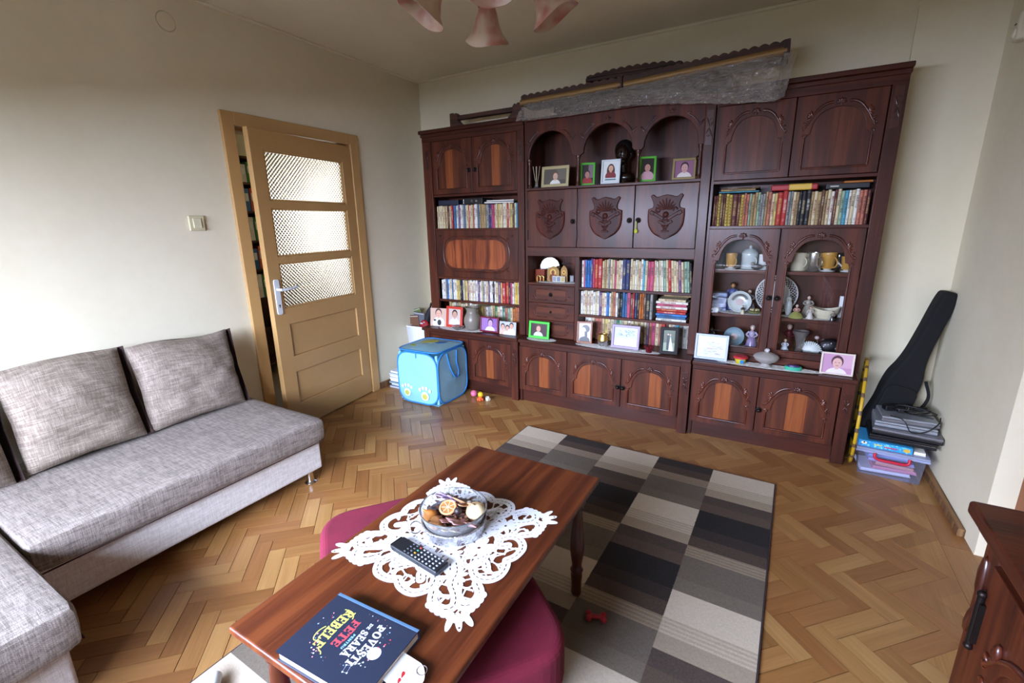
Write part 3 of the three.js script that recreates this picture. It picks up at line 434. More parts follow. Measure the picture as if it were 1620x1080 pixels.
// a row of books from x0 to x1; each letter one book; capital letters stand for thick ones
function row(x0, x1, y, z, seq, hs, d, where, leanFrom = 2, kind) {
  const r = rng(seq.length * 31 + Math.round(x0 * 100)), ws = [...seq].map((k) => (k === k.toUpperCase() ? 1.75 : 1) * (0.8 + 0.45 * r())), sum = ws.reduce((a, b) => a + b, 0);
  let x = x0; [...seq].forEach((k, i) => { const t = ws[i] / sum * (x1 - x0), h = hs[0] + (hs[1] - hs[0]) * r(); const lean = i / seq.length >= leanFrom ? 0.07 + 0.05 * (i / seq.length - leanFrom) : 0; book(k.toLowerCase(), x + t / 2 + (lean ? h * 0.0 : 0), y + 0.0006 + (lean ? t / 2 * Math.sin(lean) : 0), z - 0.012 * r(), t * 0.965, h, d, where, { lean, kind }); x += t; });
}
const onFlap = 'on the shelf above the oval flap', underFlap = 'on the shelf below the oval flap', onTopM = 'on the topmost book shelf beside the drawers';
row(0.37, 1.172, 1.376, 0.296, 'ccccctcudcsrbbwgvwwgbccrccswwgbttttggnvppccycccwcrcyucll', [0.18, 0.19], 0.15, onFlap);
row(0.375, 1.17, 0.766, 0.296, 'wwgawcbwwyykncyvcwcwwvwcgwcvwwkwcvyRRkpwcxw', [0.165, 0.182], 0.14, underFlap);
row(0.375, 1.17, CT, 0.2, 'tccgtccctwcwccytwgctecwesmcooseo', [0.17, 0.2], 0.12, 'at the back of the worktop under the oval flap unit');
row(1.7, 2.49, 0.938, 0.296, 'wpaaavpRRctcgccpccwNNccwccwlcpPccwcwmcrcccvcMmk', [0.195, 0.215], 0.15, onTopM, 0.68);
row(1.7, 2.235, 0.735, 0.296, 'wwcwcwwcwvcwawtswkkbbPurnkoouKg', [0.168, 0.185], 0.14, 'on the middle book shelf beside the lying stack');
row(1.7, 2.485, CT, 0.2, 'wwcSscyccgemccwcctccvspcsrdcwlgww', [0.165, 0.19], 0.12, 'on the worktop behind the lilac picture frame');
row(2.572, 3.368, 1.372, 0.296, 'ddfudffDdfssmttmggtscyRRggctkKKtctutcwdcmlwcwssd', [0.18, 0.195], 0.16, 'on the shelf above the glass doors');
// lying books
{
  const lay = (c, x, y, z, t, h, d, where, yaw = 0) => { const m = book(c, x, y, z, t, h, d, where, { flat: true, yaw, kind: 'book lying flat' }); return m; };
  let y = 0.736; const ws = [['w', 0.2], ['b', 0.19], ['a', 0.205], ['r', 0.19], ['r', 0.2], ['w', 0.205], ['p', 0.195], ['w', 0.21], ['c', 0.18]];
  for (const [c, L] of ws) { const t = 0.0165; const m = lay(c, 2.47 - (0.21 - L) * 0.5, y + t / 2, 0.3, t, L, 0.14, 'in the stack on the middle shelf', 0); y += t + 0.0006; }
  lay('t', 2.48, 0.9, 0.2, 0.014, 0.19, 0.13, 'behind the stack top on the middle shelf');
  y = 1.5685; lay('l', 2.82, y + 0.005, 0.29, 0.008, 0.22, 0.15, 'across the books above the glass doors'); lay('t', 2.8, y + 0.016, 0.285, 0.011, 0.19, 0.14, 'across the books above the glass doors'); lay('u', 2.82, y + 0.027, 0.28, 0.009, 0.21, 0.14, 'across the books above the glass doors');
  // red and yellow thick book on its side, black and orange boxes
  const rb = thing('hardback_book', 'thick red book with yellow jacket lying across the books above the glass doors', 'book', [3.0, 1.5685, 0.2]); part(rb, 'cover', bx(0.235, 0.034, 0.14, 0, 0.0175, 0.02, 0.008), plain(0xa01f22, 0.5)); part(rb, 'jacket', bx(0.118, 0.036, 0.142, 0.03, 0.0185, 0.0205, 0.008), plain(0xd0a83a, 0.5));
  const bk = thing('book_box', 'black slipcase lying on the books at the end of the shelf over the glass', 'box', [3.255, 1.5685, 0.18]); part(bk, 'case', bx(0.2, 0.026, 0.15, 0, 0.0135, 0.02, 0.002), plain(0x1d1c1e, 0.5)); part(bk, 'title_strip', bx(0.04, 0.006, 0.002, -0.06, 0.0135, 0.096, 0.0005), plain(0xcfc8b8, 0.6));
  const ob = thing('book_box', 'orange-brown carton lying on the books next to the black slipcase', 'box', [3.3, 1.5955, 0.2]); part(ob, 'case', bx(0.13, 0.011, 0.13, 0, 0.0058, 0.03, 0.003), plain(0xa86423, 0.6));
  const lb = thing('file_box', 'dark blue box lying on the paperbacks above the oval flap', 'box', [0.5, 1.5668, 0.2]); part(lb, 'case', bx(0.21, 0.04, 0.18, -0.01, 0.0205, 0, 0.003), plain(0x161c30, 0.6));
  const vb = thing('radio_receiver', 'small black device with two silver dials on the paperbacks above the oval flap', 'device', [0.735, 1.5668, 0.2]); part(vb, 'case', bx(0.2, 0.048, 0.16, 0, 0.0245, 0.01, 0.004), plain(0x1a1a1a, 0.4)); for (const x of [0.0, 0.045]) part(vb, 'dial', rot(cyl(0.01, 0.01, 0.006, 0, 0, 0, 14), PI / 2, 0, 0), chrome, [x, 0.024, 0.092]); part(vb, 'side_strip', bx(0.008, 0.036, 0.003, -0.085, 0.0245, 0.0915, 0.001), chrome);
  for (let i = 0; i < 2; i++) { const m = thing('magazine', i ? 'grey magazine slanting upmost on the paperbacks above the oval flap' : 'pale grey booklet slanting under the magazine above the oval flap', 'magazine', [0.96 + i * 0.03, 1.5668 + i * 0.014, 0.2], 0.3 - i * 0.2); const g = bx(0.24, 0.011, 0.17, 0, 0.006, 0, 0.002); part(m, 'cover', g, plain(i ? 0x8f8f8c : 0xb9b7b0, 0.6)); part(m, 'pages', bx(0.236, 0.006, 0.168, 0.004, 0.006, 0.002, 0.0005), paper); }
}

// ------------------------------------------------------------------ pictures
function portrait(q, W, Hh, o) { // simple figure: backdrop, clothes, neck, head, hair
  q.fillStyle = o.bg; q.fillRect(0, 0, W, Hh); if (o.bg2) { q.fillStyle = o.bg2; q.fillRect(W * 0.55, 0, W * 0.45, Hh * 0.7); }
  for (const f of o.figs ?? [[0.5, 0.45, 1]]) {
    const [fx, fy, s] = f, x = fx * W, y = fy * Hh, u = Math.min(W, Hh) * 0.24 * s;
    if (o.longHair) { q.fillStyle = o.hair; q.beginPath(); q.ellipse(x, y + u * 0.9, u * 1.25, u * 2.1, 0, 0, 7); q.fill(); }
    q.fillStyle = f[3] ?? o.cloth; q.beginPath(); q.ellipse(x, y + u * 2.5, u * 1.7, u * 1.5, 0, 0, 7); q.fill();
    q.fillStyle = o.skin; q.fillRect(x - u * 0.3, y + u * 0.5, u * 0.6, u * 0.8);
    q.fillStyle = o.hair; q.beginPath(); q.ellipse(x, y - u * 0.15, u * 0.92, u * 1.12, 0, 0, 7); q.fill();
    q.fillStyle = o.skin; q.beginPath(); q.ellipse(x, y + u * 0.14, u * 0.74, u * 0.95, 0, 0, 7); q.fill();
    q.fillStyle = '#4a2f28'; q.fillRect(x - u * 0.38, y, u * 0.2, u * 0.1); q.fillRect(x + u * 0.18, y, u * 0.2, u * 0.1); q.fillStyle = '#a8544c'; q.fillRect(x - u * 0.22, y + u * 0.58, u * 0.44, u * 0.1);
  }
}
// frame standing on y0 with its lower corners at two pixels of the photograph on the plane z
function frame(label, pl, pr, pt, y0, z, fcol, border, draw, { yaw = 0, lean = 0.12, rough = 0.4, metal = 0, mat, name = 'framed_photo', noFrame = false } = {}) {
  const a = onZ(pl[0], pl[1], z), b = onZ(pr[0], pr[1], z), t = onZ(pt[0], pt[1], z), w = (b.x - a.x) / Math.cos(yaw), h = (t.y - y0) / Math.cos(lean) * 0.99;
  const o = thing(name, label, noFrame ? 'photo' : 'picture frame', [(a.x + b.x) / 2, y0 + 0.001, z], yaw);
  const tilt = new THREE.Matrix4().makeRotationX(-lean), th = noFrame ? 0.003 : 0.014, px = 150, tex = canvasTex(px, Math.max(30, Math.round(px * (h - 2 * border) / (w - 2 * border))), draw);
  if (!noFrame) { const s = rectShape(-w / 2, 0, w / 2, h); s.holes.push(new THREE.Path([V2(-w / 2 + border, border), V2(-w / 2 + border, h - border), V2(w / 2 - border, h - border), V2(w / 2 - border, border)])); part(o, 'frame', ext(s, th, 0.003).applyMatrix4(tilt), mat ?? plain(fcol, rough, { metalness: metal })); part(o, 'backing', lim(-w / 2 + 0.004, w / 2 - 0.004, 0.004, h - 0.004, -0.003, 0.003).applyMatrix4(tilt), plain(0x2a211c, 0.8)); const L = h * 0.7; part(o, 'stand', bx(w * 0.18, L, 0.003, 0, L / 2, -0.002).applyMatrix4(new THREE.Matrix4().makeRotationX(-lean - 0.16)).translate(0, 0.002, -0.002), plain(0x2a211c, 0.8)); }
  const g = new THREE.PlaneGeometry(w - 2 * border, h - 2 * border).translate(0, h / 2, noFrame ? 0.0017 : 0.005).applyMatrix4(tilt);
  if (noFrame) part(o, 'card', lim(-w / 2, w / 2, 0, h, -0.0015, 0.0015).applyMatrix4(tilt), paper);
  part(o, 'photo', fin(g, 'keep'), phy({ map: tex, roughness: 0.3, clearcoat: 0.3, clearcoatRoughness: 0.15 }));
  return o;
}
const skin = '#d9a68e', skinL = '#e5c0b2';
const Y1 = 1.6625;
frame('silver-gilt frame with a child in white, under the first arch beside the reed diffuser', [857, 298], [900, 293], [858, 264], Y1, 0.27, 0xc9bd93, 0.022, (q, W, h) => portrait(q, W, h, { bg: '#57524a', bg2: '#6b655a', skin: '#c9a690', hair: '#6b4d3c', cloth: '#dcd8cf' }), { metal: 0.6, rough: 0.3 });
frame('lime green frame with a child in red, behind the column', [919, 293], [940, 292], [920, 258], Y1, 0.245, 0x4fae2c, 0.014, (q, W, h) => portrait(q, W, h, { bg: '#2a2224', bg2: '#7a6a72', skin: '#b98274', hair: '#241a1a', cloth: '#a02c34', figs: [[0.45, 0.5, 1.2]] }), { yaw: 0.25 });
frame('pale grey frame with the drawn portrait of a long-haired woman under the middle arch', [951, 292], [980, 289], [955, 253], Y1, 0.28, 0xcfd6d8, 0.012, (q, W, h) => { portrait(q, W, h, { bg: '#d9dcda', skin: '#d8a98c', hair: '#3a2420', cloth: '#7c2a2e', longHair: true, figs: [[0.5, 0.32, 0.85]] }); q.fillStyle = '#d9dcda'; q.fillRect(0, h * 0.8, W, h * 0.2); q.fillStyle = '#44707c'; q.fillRect(W * 0.15, h * 0.85, W * 0.7, h * 0.06); }, { yaw: 0.1 });
frame('lime green frame with a dark-haired child under the third arch', [1011, 288], [1036, 287], [1015, 248], Y1, 0.245, 0x4fae2c, 0.014, (q, W, h) => portrait(q, W, h, { bg: '#2a2220', skin: '#c48f80', hair: '#2a1c1a', cloth: '#c79aa4', figs: [[0.5, 0.4, 1.25]] }), { yaw: 0.25 });
frame('bronze frame with a woman before violet, at the end of the arched shelf', [1063, 284], [1100, 280], [1069, 251], Y1, 0.26, 0x8a7750, 0.016, (q, W, h) => portrait(q, W, h, { bg: '#8a5a78', skin: '#c79a94', hair: '#2e1c24', cloth: '#d9cfc8', figs: [[0.52, 0.4, 1.1]] }), { metal: 0.5, yaw: 0.1 });
frame('unframed photo of a child in white leaning near the white bin', [683, 514], [705, 514], [684, 487], CT, 0.368, 0xffffff, 0.0, (q, W, h) => { portrait(q, W, h, { bg: '#c9a894', skin, hair: '#4a2c20', cloth: '#e8e4e2', figs: [[0.5, 0.28, 0.9]] }); q.fillStyle = '#24262c'; q.beginPath(); q.ellipse(W * 0.55, h * 0.8, W * 0.12, h * 0.16, 0, 0, 7); q.fill(); q.fillRect(W * 0.2, h * 0.62, W * 0.14, h * 0.1); }, { noFrame: true, yaw: 0.2, name: 'photo_print' });
frame('orange-red frame with a boy in white beside the glass vase', [707, 516], [732, 514], [706, 484], CT, 0.35, 0xc03420, 0.022, (q, W, h) => portrait(q, W, h, { bg: '#cbb9ae', skin: '#c89a88', hair: '#2c2220', cloth: '#d5d3dc', figs: [[0.5, 0.33, 1.0]] }));
frame('dark red frame with a woman before lilac beside the glass vase', [760, 522], [789, 524], [761, 500], CT, 0.37, 0x6e1428, 0.013, (q, W, h) => portrait(q, W, h, { bg: '#9a72b0', bg2: '#8a62a4', skin: '#c9a4c0', hair: '#3a2040', cloth: '#dcd4e6', figs: [[0.55, 0.36, 1.15]] }));
frame('unframed photo of a couple leaning on the post below the oval flap unit', [790, 527], [816, 529], [790, 508], CT, 0.385, 0xffffff, 0.0, (q, W, h) => portrait(q, W, h, { bg: '#b9bcc6', skin, hair: '#241c1c', cloth: '#e8eaf0', figs: [[0.2, 0.4, 0.85, '#d6b9a4'], [0.48, 0.5, 0.85], [0.72, 0.3, 0.85]] }), { noFrame: true, name: 'photo_print' });
frame('lime green frame with a laughing child below the small drawers', [837, 533], [869, 538], [838, 507], CT + 0.003, 0.388, 0x43c43a, 0.019, (q, W, h) => portrait(q, W, h, { bg: '#463238', skin: '#d3a190', hair: '#6a4638', cloth: '#c9dccb', figs: [[0.45, 0.4, 1.05]] }));
frame('small brown frame with an ink portrait in front of the books below the divider', [913, 539], [936, 541], [916, 508], CT, 0.36, 0x8a5232, 0.014, (q, W, h) => { q.fillStyle = '#d8dadc'; q.fillRect(0, 0, W, h); q.fillStyle = '#23252a'; q.beginPath(); q.ellipse(W * 0.58, h * 0.3, W * 0.34, h * 0.22, 0.2, 0, 7); q.fill(); q.fillStyle = '#c4c6c8'; q.beginPath(); q.ellipse(W * 0.38, h * 0.42, W * 0.22, h * 0.2, 0, 0, 7); q.fill(); q.fillStyle = '#2e3036'; q.fillRect(W * 0.5, h * 0.45, W * 0.24, h * 0.3); q.beginPath(); q.ellipse(W * 0.5, h * 0.95, W * 0.45, h * 0.22, 0, 0, 7); q.fill(); }, { yaw: 0.15 });
frame('lilac frame with a group picture on the lace runner', [967, 547], [1011, 552], [971, 513], CT + 0.003, 0.39, 0x9a86a4, 0.018, (q, W, h) => { q.fillStyle = '#b4c2ce'; q.fillRect(0, 0, W, h); const r = rng(9); for (let i = 0; i < 60; i++) { q.fillStyle = ['#6f8aa0', '#93a6b0', '#7c968e', '#5d7690'][i % 4]; q.fillRect(W * (0.08 + 0.8 * r()), h * (0.12 + 0.32 * r()), 7, 6); } q.fillStyle = '#cdd6da'; q.fillRect(0, h * 0.6, W, h * 0.4); });
frame('black frame with a wedding couple beside the post of the middle unit', [1043, 557], [1071, 561], [1048, 517], CT, 0.39, 0x1c1616, 0.022, (q, W, h) => { q.fillStyle = '#54624c'; q.fillRect(0, 0, W, h); q.fillStyle = '#8b9a80'; q.fillRect(0, h * 0.6, W, h * 0.4); q.fillStyle = '#22242c'; q.fillRect(W * 0.3, h * 0.25, W * 0.2, h * 0.7); q.fillStyle = '#dfe3ea'; q.beginPath(); q.moveTo(W * 0.6, h * 0.25); q.lineTo(W * 0.9, h); q.lineTo(W * 0.5, h); q.fill(); q.fillStyle = '#d9b09c'; q.beginPath(); q.arc(W * 0.4, h * 0.2, W * 0.07, 0, 7); q.arc(W * 0.6, h * 0.22, W * 0.07, 0, 7); q.fill(); }, { yaw: 0.15, rough: 0.7 });
frame('wide white frame with a pale print in front of the glass doors', [1098, 565], [1150, 571], [1102, 527], CT, 0.395, 0xa9b4cc, 0.014, (q, W, h) => { q.fillStyle = '#c4ccd6'; q.fillRect(0, 0, W, h); const r = rng(4); for (let i = 0; i < 26; i++) { q.fillStyle = ['#b89aa4', '#a4acc4', '#a890a8', '#9fb0ba'][i % 4]; q.fillRect(W * (0.2 + 0.6 * r()), h * (0.25 + 0.6 * r()), W * 0.12, h * 0.04); } });
frame('cream frame with a figure in white before pink, on the worktop by the guitar bag', [1296, 587], [1349, 593], [1300, 556], CT, 0.4, 0xd8c8bc, 0.01, (q, W, h) => portrait(q, W, h, { bg: '#b98aa8', bg2: '#c9a0b4', skin: '#d3a79e', hair: '#4a2834', cloth: '#dcd2e6', figs: [[0.5, 0.42, 1.2]] }));
// ------------------------------------------------------------------ small things on the wall unit
// scalloped lace mat: outline with pinholes, 1 mm thick, lies on y
const laceMat = plain(0xd9d6cf, 0.9);
function doily(label, x, y, z, w, d, turn = 0, n = 26, holes = 26, drop = 0) {
  const s = new THREE.Shape(), N = n * 6; for (let i = 0; i <= N; i++) { const a = i / N * 2 * PI, k = 1 + 0.045 * Math.abs(Math.sin(a * n / 2)); const px = w / 2 * k * Math.cos(a), py = d / 2 * k * Math.sin(a); i ? s.lineTo(px, py) : s.moveTo(px, py); }
  for (const q of [0.86, 0.66, 0.45]) { const c = Math.round(holes * q); for (let i = 0; i < c; i++) { const a = (i + q) / c * 2 * PI, h = new THREE.Path(); h.absellipse(w / 2 * q * Math.cos(a), d / 2 * q * Math.sin(a), w * 0.022, d * 0.03, 0, 2 * PI, true); s.holes.push(h); } }
  const g = fin(rot(new THREE.ExtrudeGeometry(s, { depth: 0.0012, bevelEnabled: false, curveSegments: 4 }), -PI / 2, 0, 0));
  return one('lace_doily', label, 'doily', g, laceMat, [x, y + 0.0004, z], turn, 'lace mats on the wall unit');
}
doily('oval lace mat under the vase on the worktop by the corner', 0.63, CT, 0.375, 0.44, 0.15); doily('small round lace mat under the lime green frame below the drawers', 1.42, CT, 0.4, 0.24, 0.11);
doily('lace runner under the lilac frame on the worktop', 2.02, CT, 0.4, 0.6, 0.12, 0, 34, 40); doily('long lace runner in front of the glass doors', 2.98, CT, 0.4, 0.56, 0.1, 0, 34, 40); doily('oval lace mat in the niche over the drawers', 1.49, 0.957, 0.25, 0.32, 0.12);
const glassSmoky = phy({ color: 0xe6e2dc, transmission: 0.92, thickness: 0.003, roughness: 0.18, ior: 1.45 });
{
  const v = thing('glass_vase', 'tall smoky crystal vase on the oval lace mat by the dark red frame', 'vase', [0.735, CT + 0.0018, 0.35]);
  part(v, 'body', lathe([[0, 0], [0.05, 0], [0.06, 0.012], [0.072, 0.06], [0.07, 0.1], [0.05, 0.145], [0.045, 0.165], [0.06, 0.195], [0.056, 0.195], [0.041, 0.166], [0.046, 0.145], [0.065, 0.1], [0.066, 0.06], [0.054, 0.016], [0, 0.012]], 28), phy({ color: 0xcac1b2, transmission: 0.7, thickness: 0, roughness: 0.3, ior: 1.45 })); part(v, 'rim', fin(new THREE.TorusGeometry(0.058, 0.003, 6, 28).rotateX(PI / 2)).translate(0, 0.195, 0), glassSmoky);
  const d = thing('glass_dish', 'low clear glass dish beside the orange-red frame', 'dish', [0.62, CT + 0.0018, 0.405]); part(d, 'bowl', lathe([[0, 0], [0.025, 0], [0.055, 0.022], [0.058, 0.03], [0.053, 0.028], [0.024, 0.006], [0, 0.005]], 24), glassSmoky); part(d, 'knob', sph(0.009, 0, 0.02, 0), glassSmoky);
  const g = thing('gilt_vase', 'round gilt and chrome vase beside the lilac frame', 'vase', [onZ(955, 535, 0.38).x, CT + 0.0018, 0.385]); part(g, 'body', lathe([[0, 0], [0.02, 0], [0.03, 0.006], [0.042, 0.03], [0.043, 0.045]], 24), chrome); part(g, 'neck', lathe([[0.043, 0.045], [0.041, 0.065], [0.034, 0.082], [0.036, 0.09], [0.032, 0.09], [0.03, 0.082], [0.037, 0.062], [0.038, 0.045]], 24), gold); part(g, 'stirrer', rot(cyl(0.005, 0.006, 0.05, 0, 0.1, 0, 8), 0, 0, -0.4), chrome);
  const k = thing('candle_holder', 'small faceted red crystal candle holder beside the black wedding frame', 'candle holder', [onZ(1027, 552, 0.4).x, CT + 0.0018, 0.405]); part(k, 'cup', fin(new THREE.CylinderGeometry(0.03, 0.02, 0.036, 9).translate(0, 0.018, 0)), phy({ color: 0x7a1c28, transmission: 0.6, thickness: 0.02, roughness: 0.08, ior: 1.5 })); part(k, 'points', mrg([...Array(9)].map((_, i) => rot(fin(new THREE.ConeGeometry(0.008, 0.018, 4).translate(0, 0.042, 0.027)), 0, i * 2 * PI / 9, 0))), phy({ color: 0x8a2430, roughness: 0.1, transmission: 0.4, thickness: 0.01 }));
  const c = thing('toy_cup', 'small bright paper cup, red, yellow and blue, on the long lace runner', 'cup', [onZ(1171, 572, 0.4).x, CT + 0.0018, 0.4]); part(c, 'cup', lathe([[0, 0], [0.026, 0], [0.036, 0.032], [0.033, 0.032], [0.024, 0.004], [0, 0.004]], 8), plain(0xd6c13a, 0.5)); part(c, 'rim', lathe([[0.03, 0.034], [0.042, 0.034], [0.043, 0.042], [0.038, 0.047], [0, 0.047]], 20), plain(0xc02a34, 0.5)); part(c, 'patch', rot(bx(0.022, 0.024, 0.004, 0, 0.016, 0.031, 0.001), 0, 0.35, 0), plain(0x2c86c0, 0.5));
  const frost = phy({ color: 0xd9d3cd, transmission: 0.55, thickness: 0, roughness: 0.25 }); const b = thing('bonbon_dish', 'footed crystal bonbon dish with round knob in front of the glass doors', 'dish', [onZ(1211, 575, 0.4).x, CT + 0.0018, 0.4]);
  part(b, 'bowl', lathe([[0, 0], [0.032, 0], [0.034, 0.006], [0.02, 0.014], [0.03, 0.02], [0.062, 0.04], [0.074, 0.06], [0.07, 0.06], [0.058, 0.043], [0.02, 0.024], [0, 0.022]], 14), frost); part(b, 'lid', lathe([[0.074, 0.061], [0.06, 0.075], [0.03, 0.086], [0.012, 0.09], [0.008, 0.09], [0.028, 0.082], [0.056, 0.072], [0.07, 0.06]], 14), frost); part(b, 'knob', sph(0.014, 0, 0.1, 0), phy({ color: 0xffffff, roughness: 0.05, transmission: 0.7, thickness: 0.02 }));
  const t = thing('oval_tin', 'small mint green oval tin with violet lid on the long lace runner', 'tin', [onZ(1255, 580, 0.41).x, CT + 0.0018, 0.405]); part(t, 'box', fin(new THREE.CylinderGeometry(0.045, 0.045, 0.02, 28).scale(1, 1, 0.6).translate(0, 0.01, 0)), plain(0x35a585, 0.45)); part(t, 'lid', fin(new THREE.CylinderGeometry(0.03, 0.033, 0.008, 24).scale(1, 1, 0.6).translate(0, 0.024, 0)), plain(0x3d2a66, 0.45));
}
{ // arched shelf
  const d = thing('reed_diffuser', 'glass reed diffuser with pale sticks under the first arch', 'diffuser', [onZ(849, 296, 0.27).x, Y1 + 0.0005, 0.27]); part(d, 'bottle', lathe([[0, 0], [0.02, 0], [0.021, 0.006], [0.012, 0.03], [0.01, 0.045], [0.012, 0.048], [0.008, 0.048], [0.006, 0.03], [0, 0.01]], 18), glassSmoky);
  [[-0.025, 0.01], [-0.008, -0.006], [0.004, 0.008], [0.028, 0]].forEach(([x, z]) => part(d, 'stick', tube([[x * 0.1, 0.012, z * 0.1], [x, 0.155, z]], 0.0022, 2, 5), plain(0xb9a88c, 0.8)));
  const h = thing('carved_bust', 'dark carved wooden bust of a head behind the pale grey frame', 'sculpture', [onZ(985, 285, 0.17).x, Y1 + 0.0005, 0.17]);
  const wood = phy({ color: 0x1d0f0b, roughness: 0.25, clearcoat: 0.5 });
  part(h, 'head', mrg([sph(0.062, 0, 0.205, 0.004, 0.86, 1.18, 1, 20), sph(0.012, 0, 0.2, 0.068, 0.7, 1.5, 1, 8), sph(0.016, 0, 0.168, 0.057, 1.1, 0.5, 0.6, 8), sph(0.03, 0, 0.15, 0.035, 1, 0.8, 1, 10), ...[-1, 1].map((k) => sph(0.012, k * 0.054, 0.2, 0, 0.5, 1.5, 1, 8))]), wood); part(h, 'hair', sph(0.07, 0, 0.228, -0.015, 0.95, 1, 0.95, 18), plain(0x120a08, 0.5)); part(h, 'neck', lathe([[0.036, 0.06], [0.032, 0.1], [0.034, 0.16]], 16), wood); part(h, 'shoulders', mrg([sph(0.075, 0, 0.045, 0, 1.15, 0.6, 0.7, 18), cyl(0.06, 0.055, 0.03, 0, 0.015, 0, 20)]), wood);
  const r = thing('brass_bell', 'small round brass bell hanging at the last arch', 'bell', [onZ(1106, 243, 0.25).x, 1.79, 0.25]); part(r, 'ball', sph(0.018), std({ color: 0x3c3428, roughness: 0.25, metalness: 0.9 })); part(r, 'cord', cyl(0.002, 0.002, 0.08, 0, 0.055, 0, 6), plain(0x2a2018));
  const kc = thing('key_tag', 'yellow-green tassel tag hanging from the middle shield door knob', 'tag', [2.104, 1.345, ZU + 0.014]); part(kc, 'tag', sph(0.013, 0, 0, 0, 1, 1.2, 0.4), plain(0xa9b020, 0.5)); part(kc, 'strap', bx(0.008, 0.05, 0.003, 0, 0.04, 0.002, 0.001), plain(0x9aa53a, 0.5));
}
{ // niche
  const yN = 0.959; const m = thing('table_mirror', 'round silver-rimmed mirror standing in the niche over the drawers', 'mirror', [onZ(870, 440, 0.13).x, 0.9575, 0.13], 0.21); const mg = (r, z) => rot(cyl(r, r, 0.004, 0, 0, 0, 40), PI / 2 - 0.06, 0, 0).translate(0, 0.1, z); part(m, 'glass', mg(0.078, 0.0), std({ color: 0xf4f6f8, metalness: 1, roughness: 0.03 })); part(m, 'rim', fin(new THREE.TorusGeometry(0.08, 0.0055, 8, 40)).translate(0, 0.1, 0), chrome); part(m, 'foot', bx(0.07, 0.018, 0.05, 0, 0.009, 0, 0.006), chrome);
  const arch = (name, label, px, py, z, w, h, col, yaw = 0) => { const o = thing(name, label, 'icon', [onZ(px, py, z).x, yN, z], yaw); const s = new THREE.Shape(); s.moveTo(-w / 2, 0); s.lineTo(w / 2, 0); s.lineTo(w / 2, h * 0.62); s.quadraticCurveTo(w / 2, h * 0.85, 0, h); s.quadraticCurveTo(-w / 2, h * 0.85, -w / 2, h * 0.62); part(o, 'panel', ext(s, 0.012, 0.002), plain(col, 0.5)); const r = w * 0.26; part(o, 'halo', rot(cyl(r, r, 0.003, 0, 0, 0, 20), PI / 2, 0, 0).translate(0, h * 0.58, 0.0125), gold); part(o, 'figure', mrg([sph(r * 0.55, 0, h * 0.58, 0.013, 1, 1.2, 0.25, 10), sph(w * 0.3, 0, h * 0.24, 0.012, 1, 1.1, 0.15, 12)]), plain(0x7a3f26, 0.6)); return o; };
  arch('icon_panel', 'wide arched gilt icon in front of the round mirror', 876, 443, 0.2, 0.105, 0.122, 0x9a7434); arch('icon_panel', 'narrow pointed gilt icon beside the wide icon', 893, 444, 0.2, 0.058, 0.128, 0x9a7030);
  const cr = thing('small_cross', 'small dark cross standing behind the narrow icon', 'cross', [onZ(892, 440, 0.12).x, 0.9575, 0.12]); part(cr, 'upright', bx(0.008, 0.17, 0.006, 0, 0.085, 0), ironDark); part(cr, 'crossbar', bx(0.04, 0.008, 0.006, 0, 0.135, 0), ironDark);
  const s = thing('picture_strip', 'long white strip of small pictures lying before the icons', 'picture', [onZ(884, 444, 0.235).x, yN, 0.235]); part(s, 'card', bx(0.108, 0.045, 0.006, 0, 0.0225, 0, 0.001), plain(0xc9c6ba, 0.6)); [-0.036, 0, 0.036].forEach((x, i) => part(s, 'picture', bx(0.028, 0.034, 0.002, x, 0.0225, 0.0035), plain([0x8a8f96, 0x767f8c, 0xb09a60][i], 0.6)));
  const c = thing('candle_lantern', 'amber glass candle lantern in the niche beside the wide icon', 'lantern', [onZ(857, 442, 0.17).x, 0.9575, 0.17]); part(c, 'glass', mrg([lim(-0.04, 0.04, 0, 0.09, -0.0315, -0.03), lim(-0.04, 0.04, 0, 0.09, 0.03, 0.0315), lim(-0.04, -0.0385, 0, 0.09, -0.03, 0.03), lim(0.0385, 0.04, 0, 0.09, -0.03, 0.03)]), phy({ color: 0xb5481c, transmission: 0.6, thickness: 0, roughness: 0.3 })); part(c, 'candle', cyl(0.018, 0.018, 0.05, 0, 0.025, 0, 14), plain(0xd8b066, 0.6));
  const m2 = thing('gold_ornament', 'small bright gold ornament of two arches before the amber lantern', 'ornament', [onZ(855, 444, 0.23).x, 0.9575, 0.23]); part(m2, 'arches', mrg([-1, 1].map((k) => fin(new THREE.TorusGeometry(0.014, 0.005, 6, 16, PI)).translate(k * 0.015, 0.03, 0))), std({ color: 0xe8c878, metalness: 0.7, roughness: 0.25 })); part(m2, 'legs', mrg([-0.029, 0, 0.029].map((x) => cyl(0.005, 0.005, 0.03, x, 0.015, 0, 8))), gold);
  const g = thing('small_glass', 'small dark picture block at the end of the niche', 'picture', [onZ(905, 444, 0.2).x, 0.9575, 0.2]); part(g, 'block', bx(0.034, 0.055, 0.012, 0, 0.0275, 0, 0.002), plain(0x4a4a4e, 0.4)); part(g, 'face', bx(0.024, 0.042, 0.002, 0, 0.0275, 0.0065), plain(0x8a8888, 0.4));
}
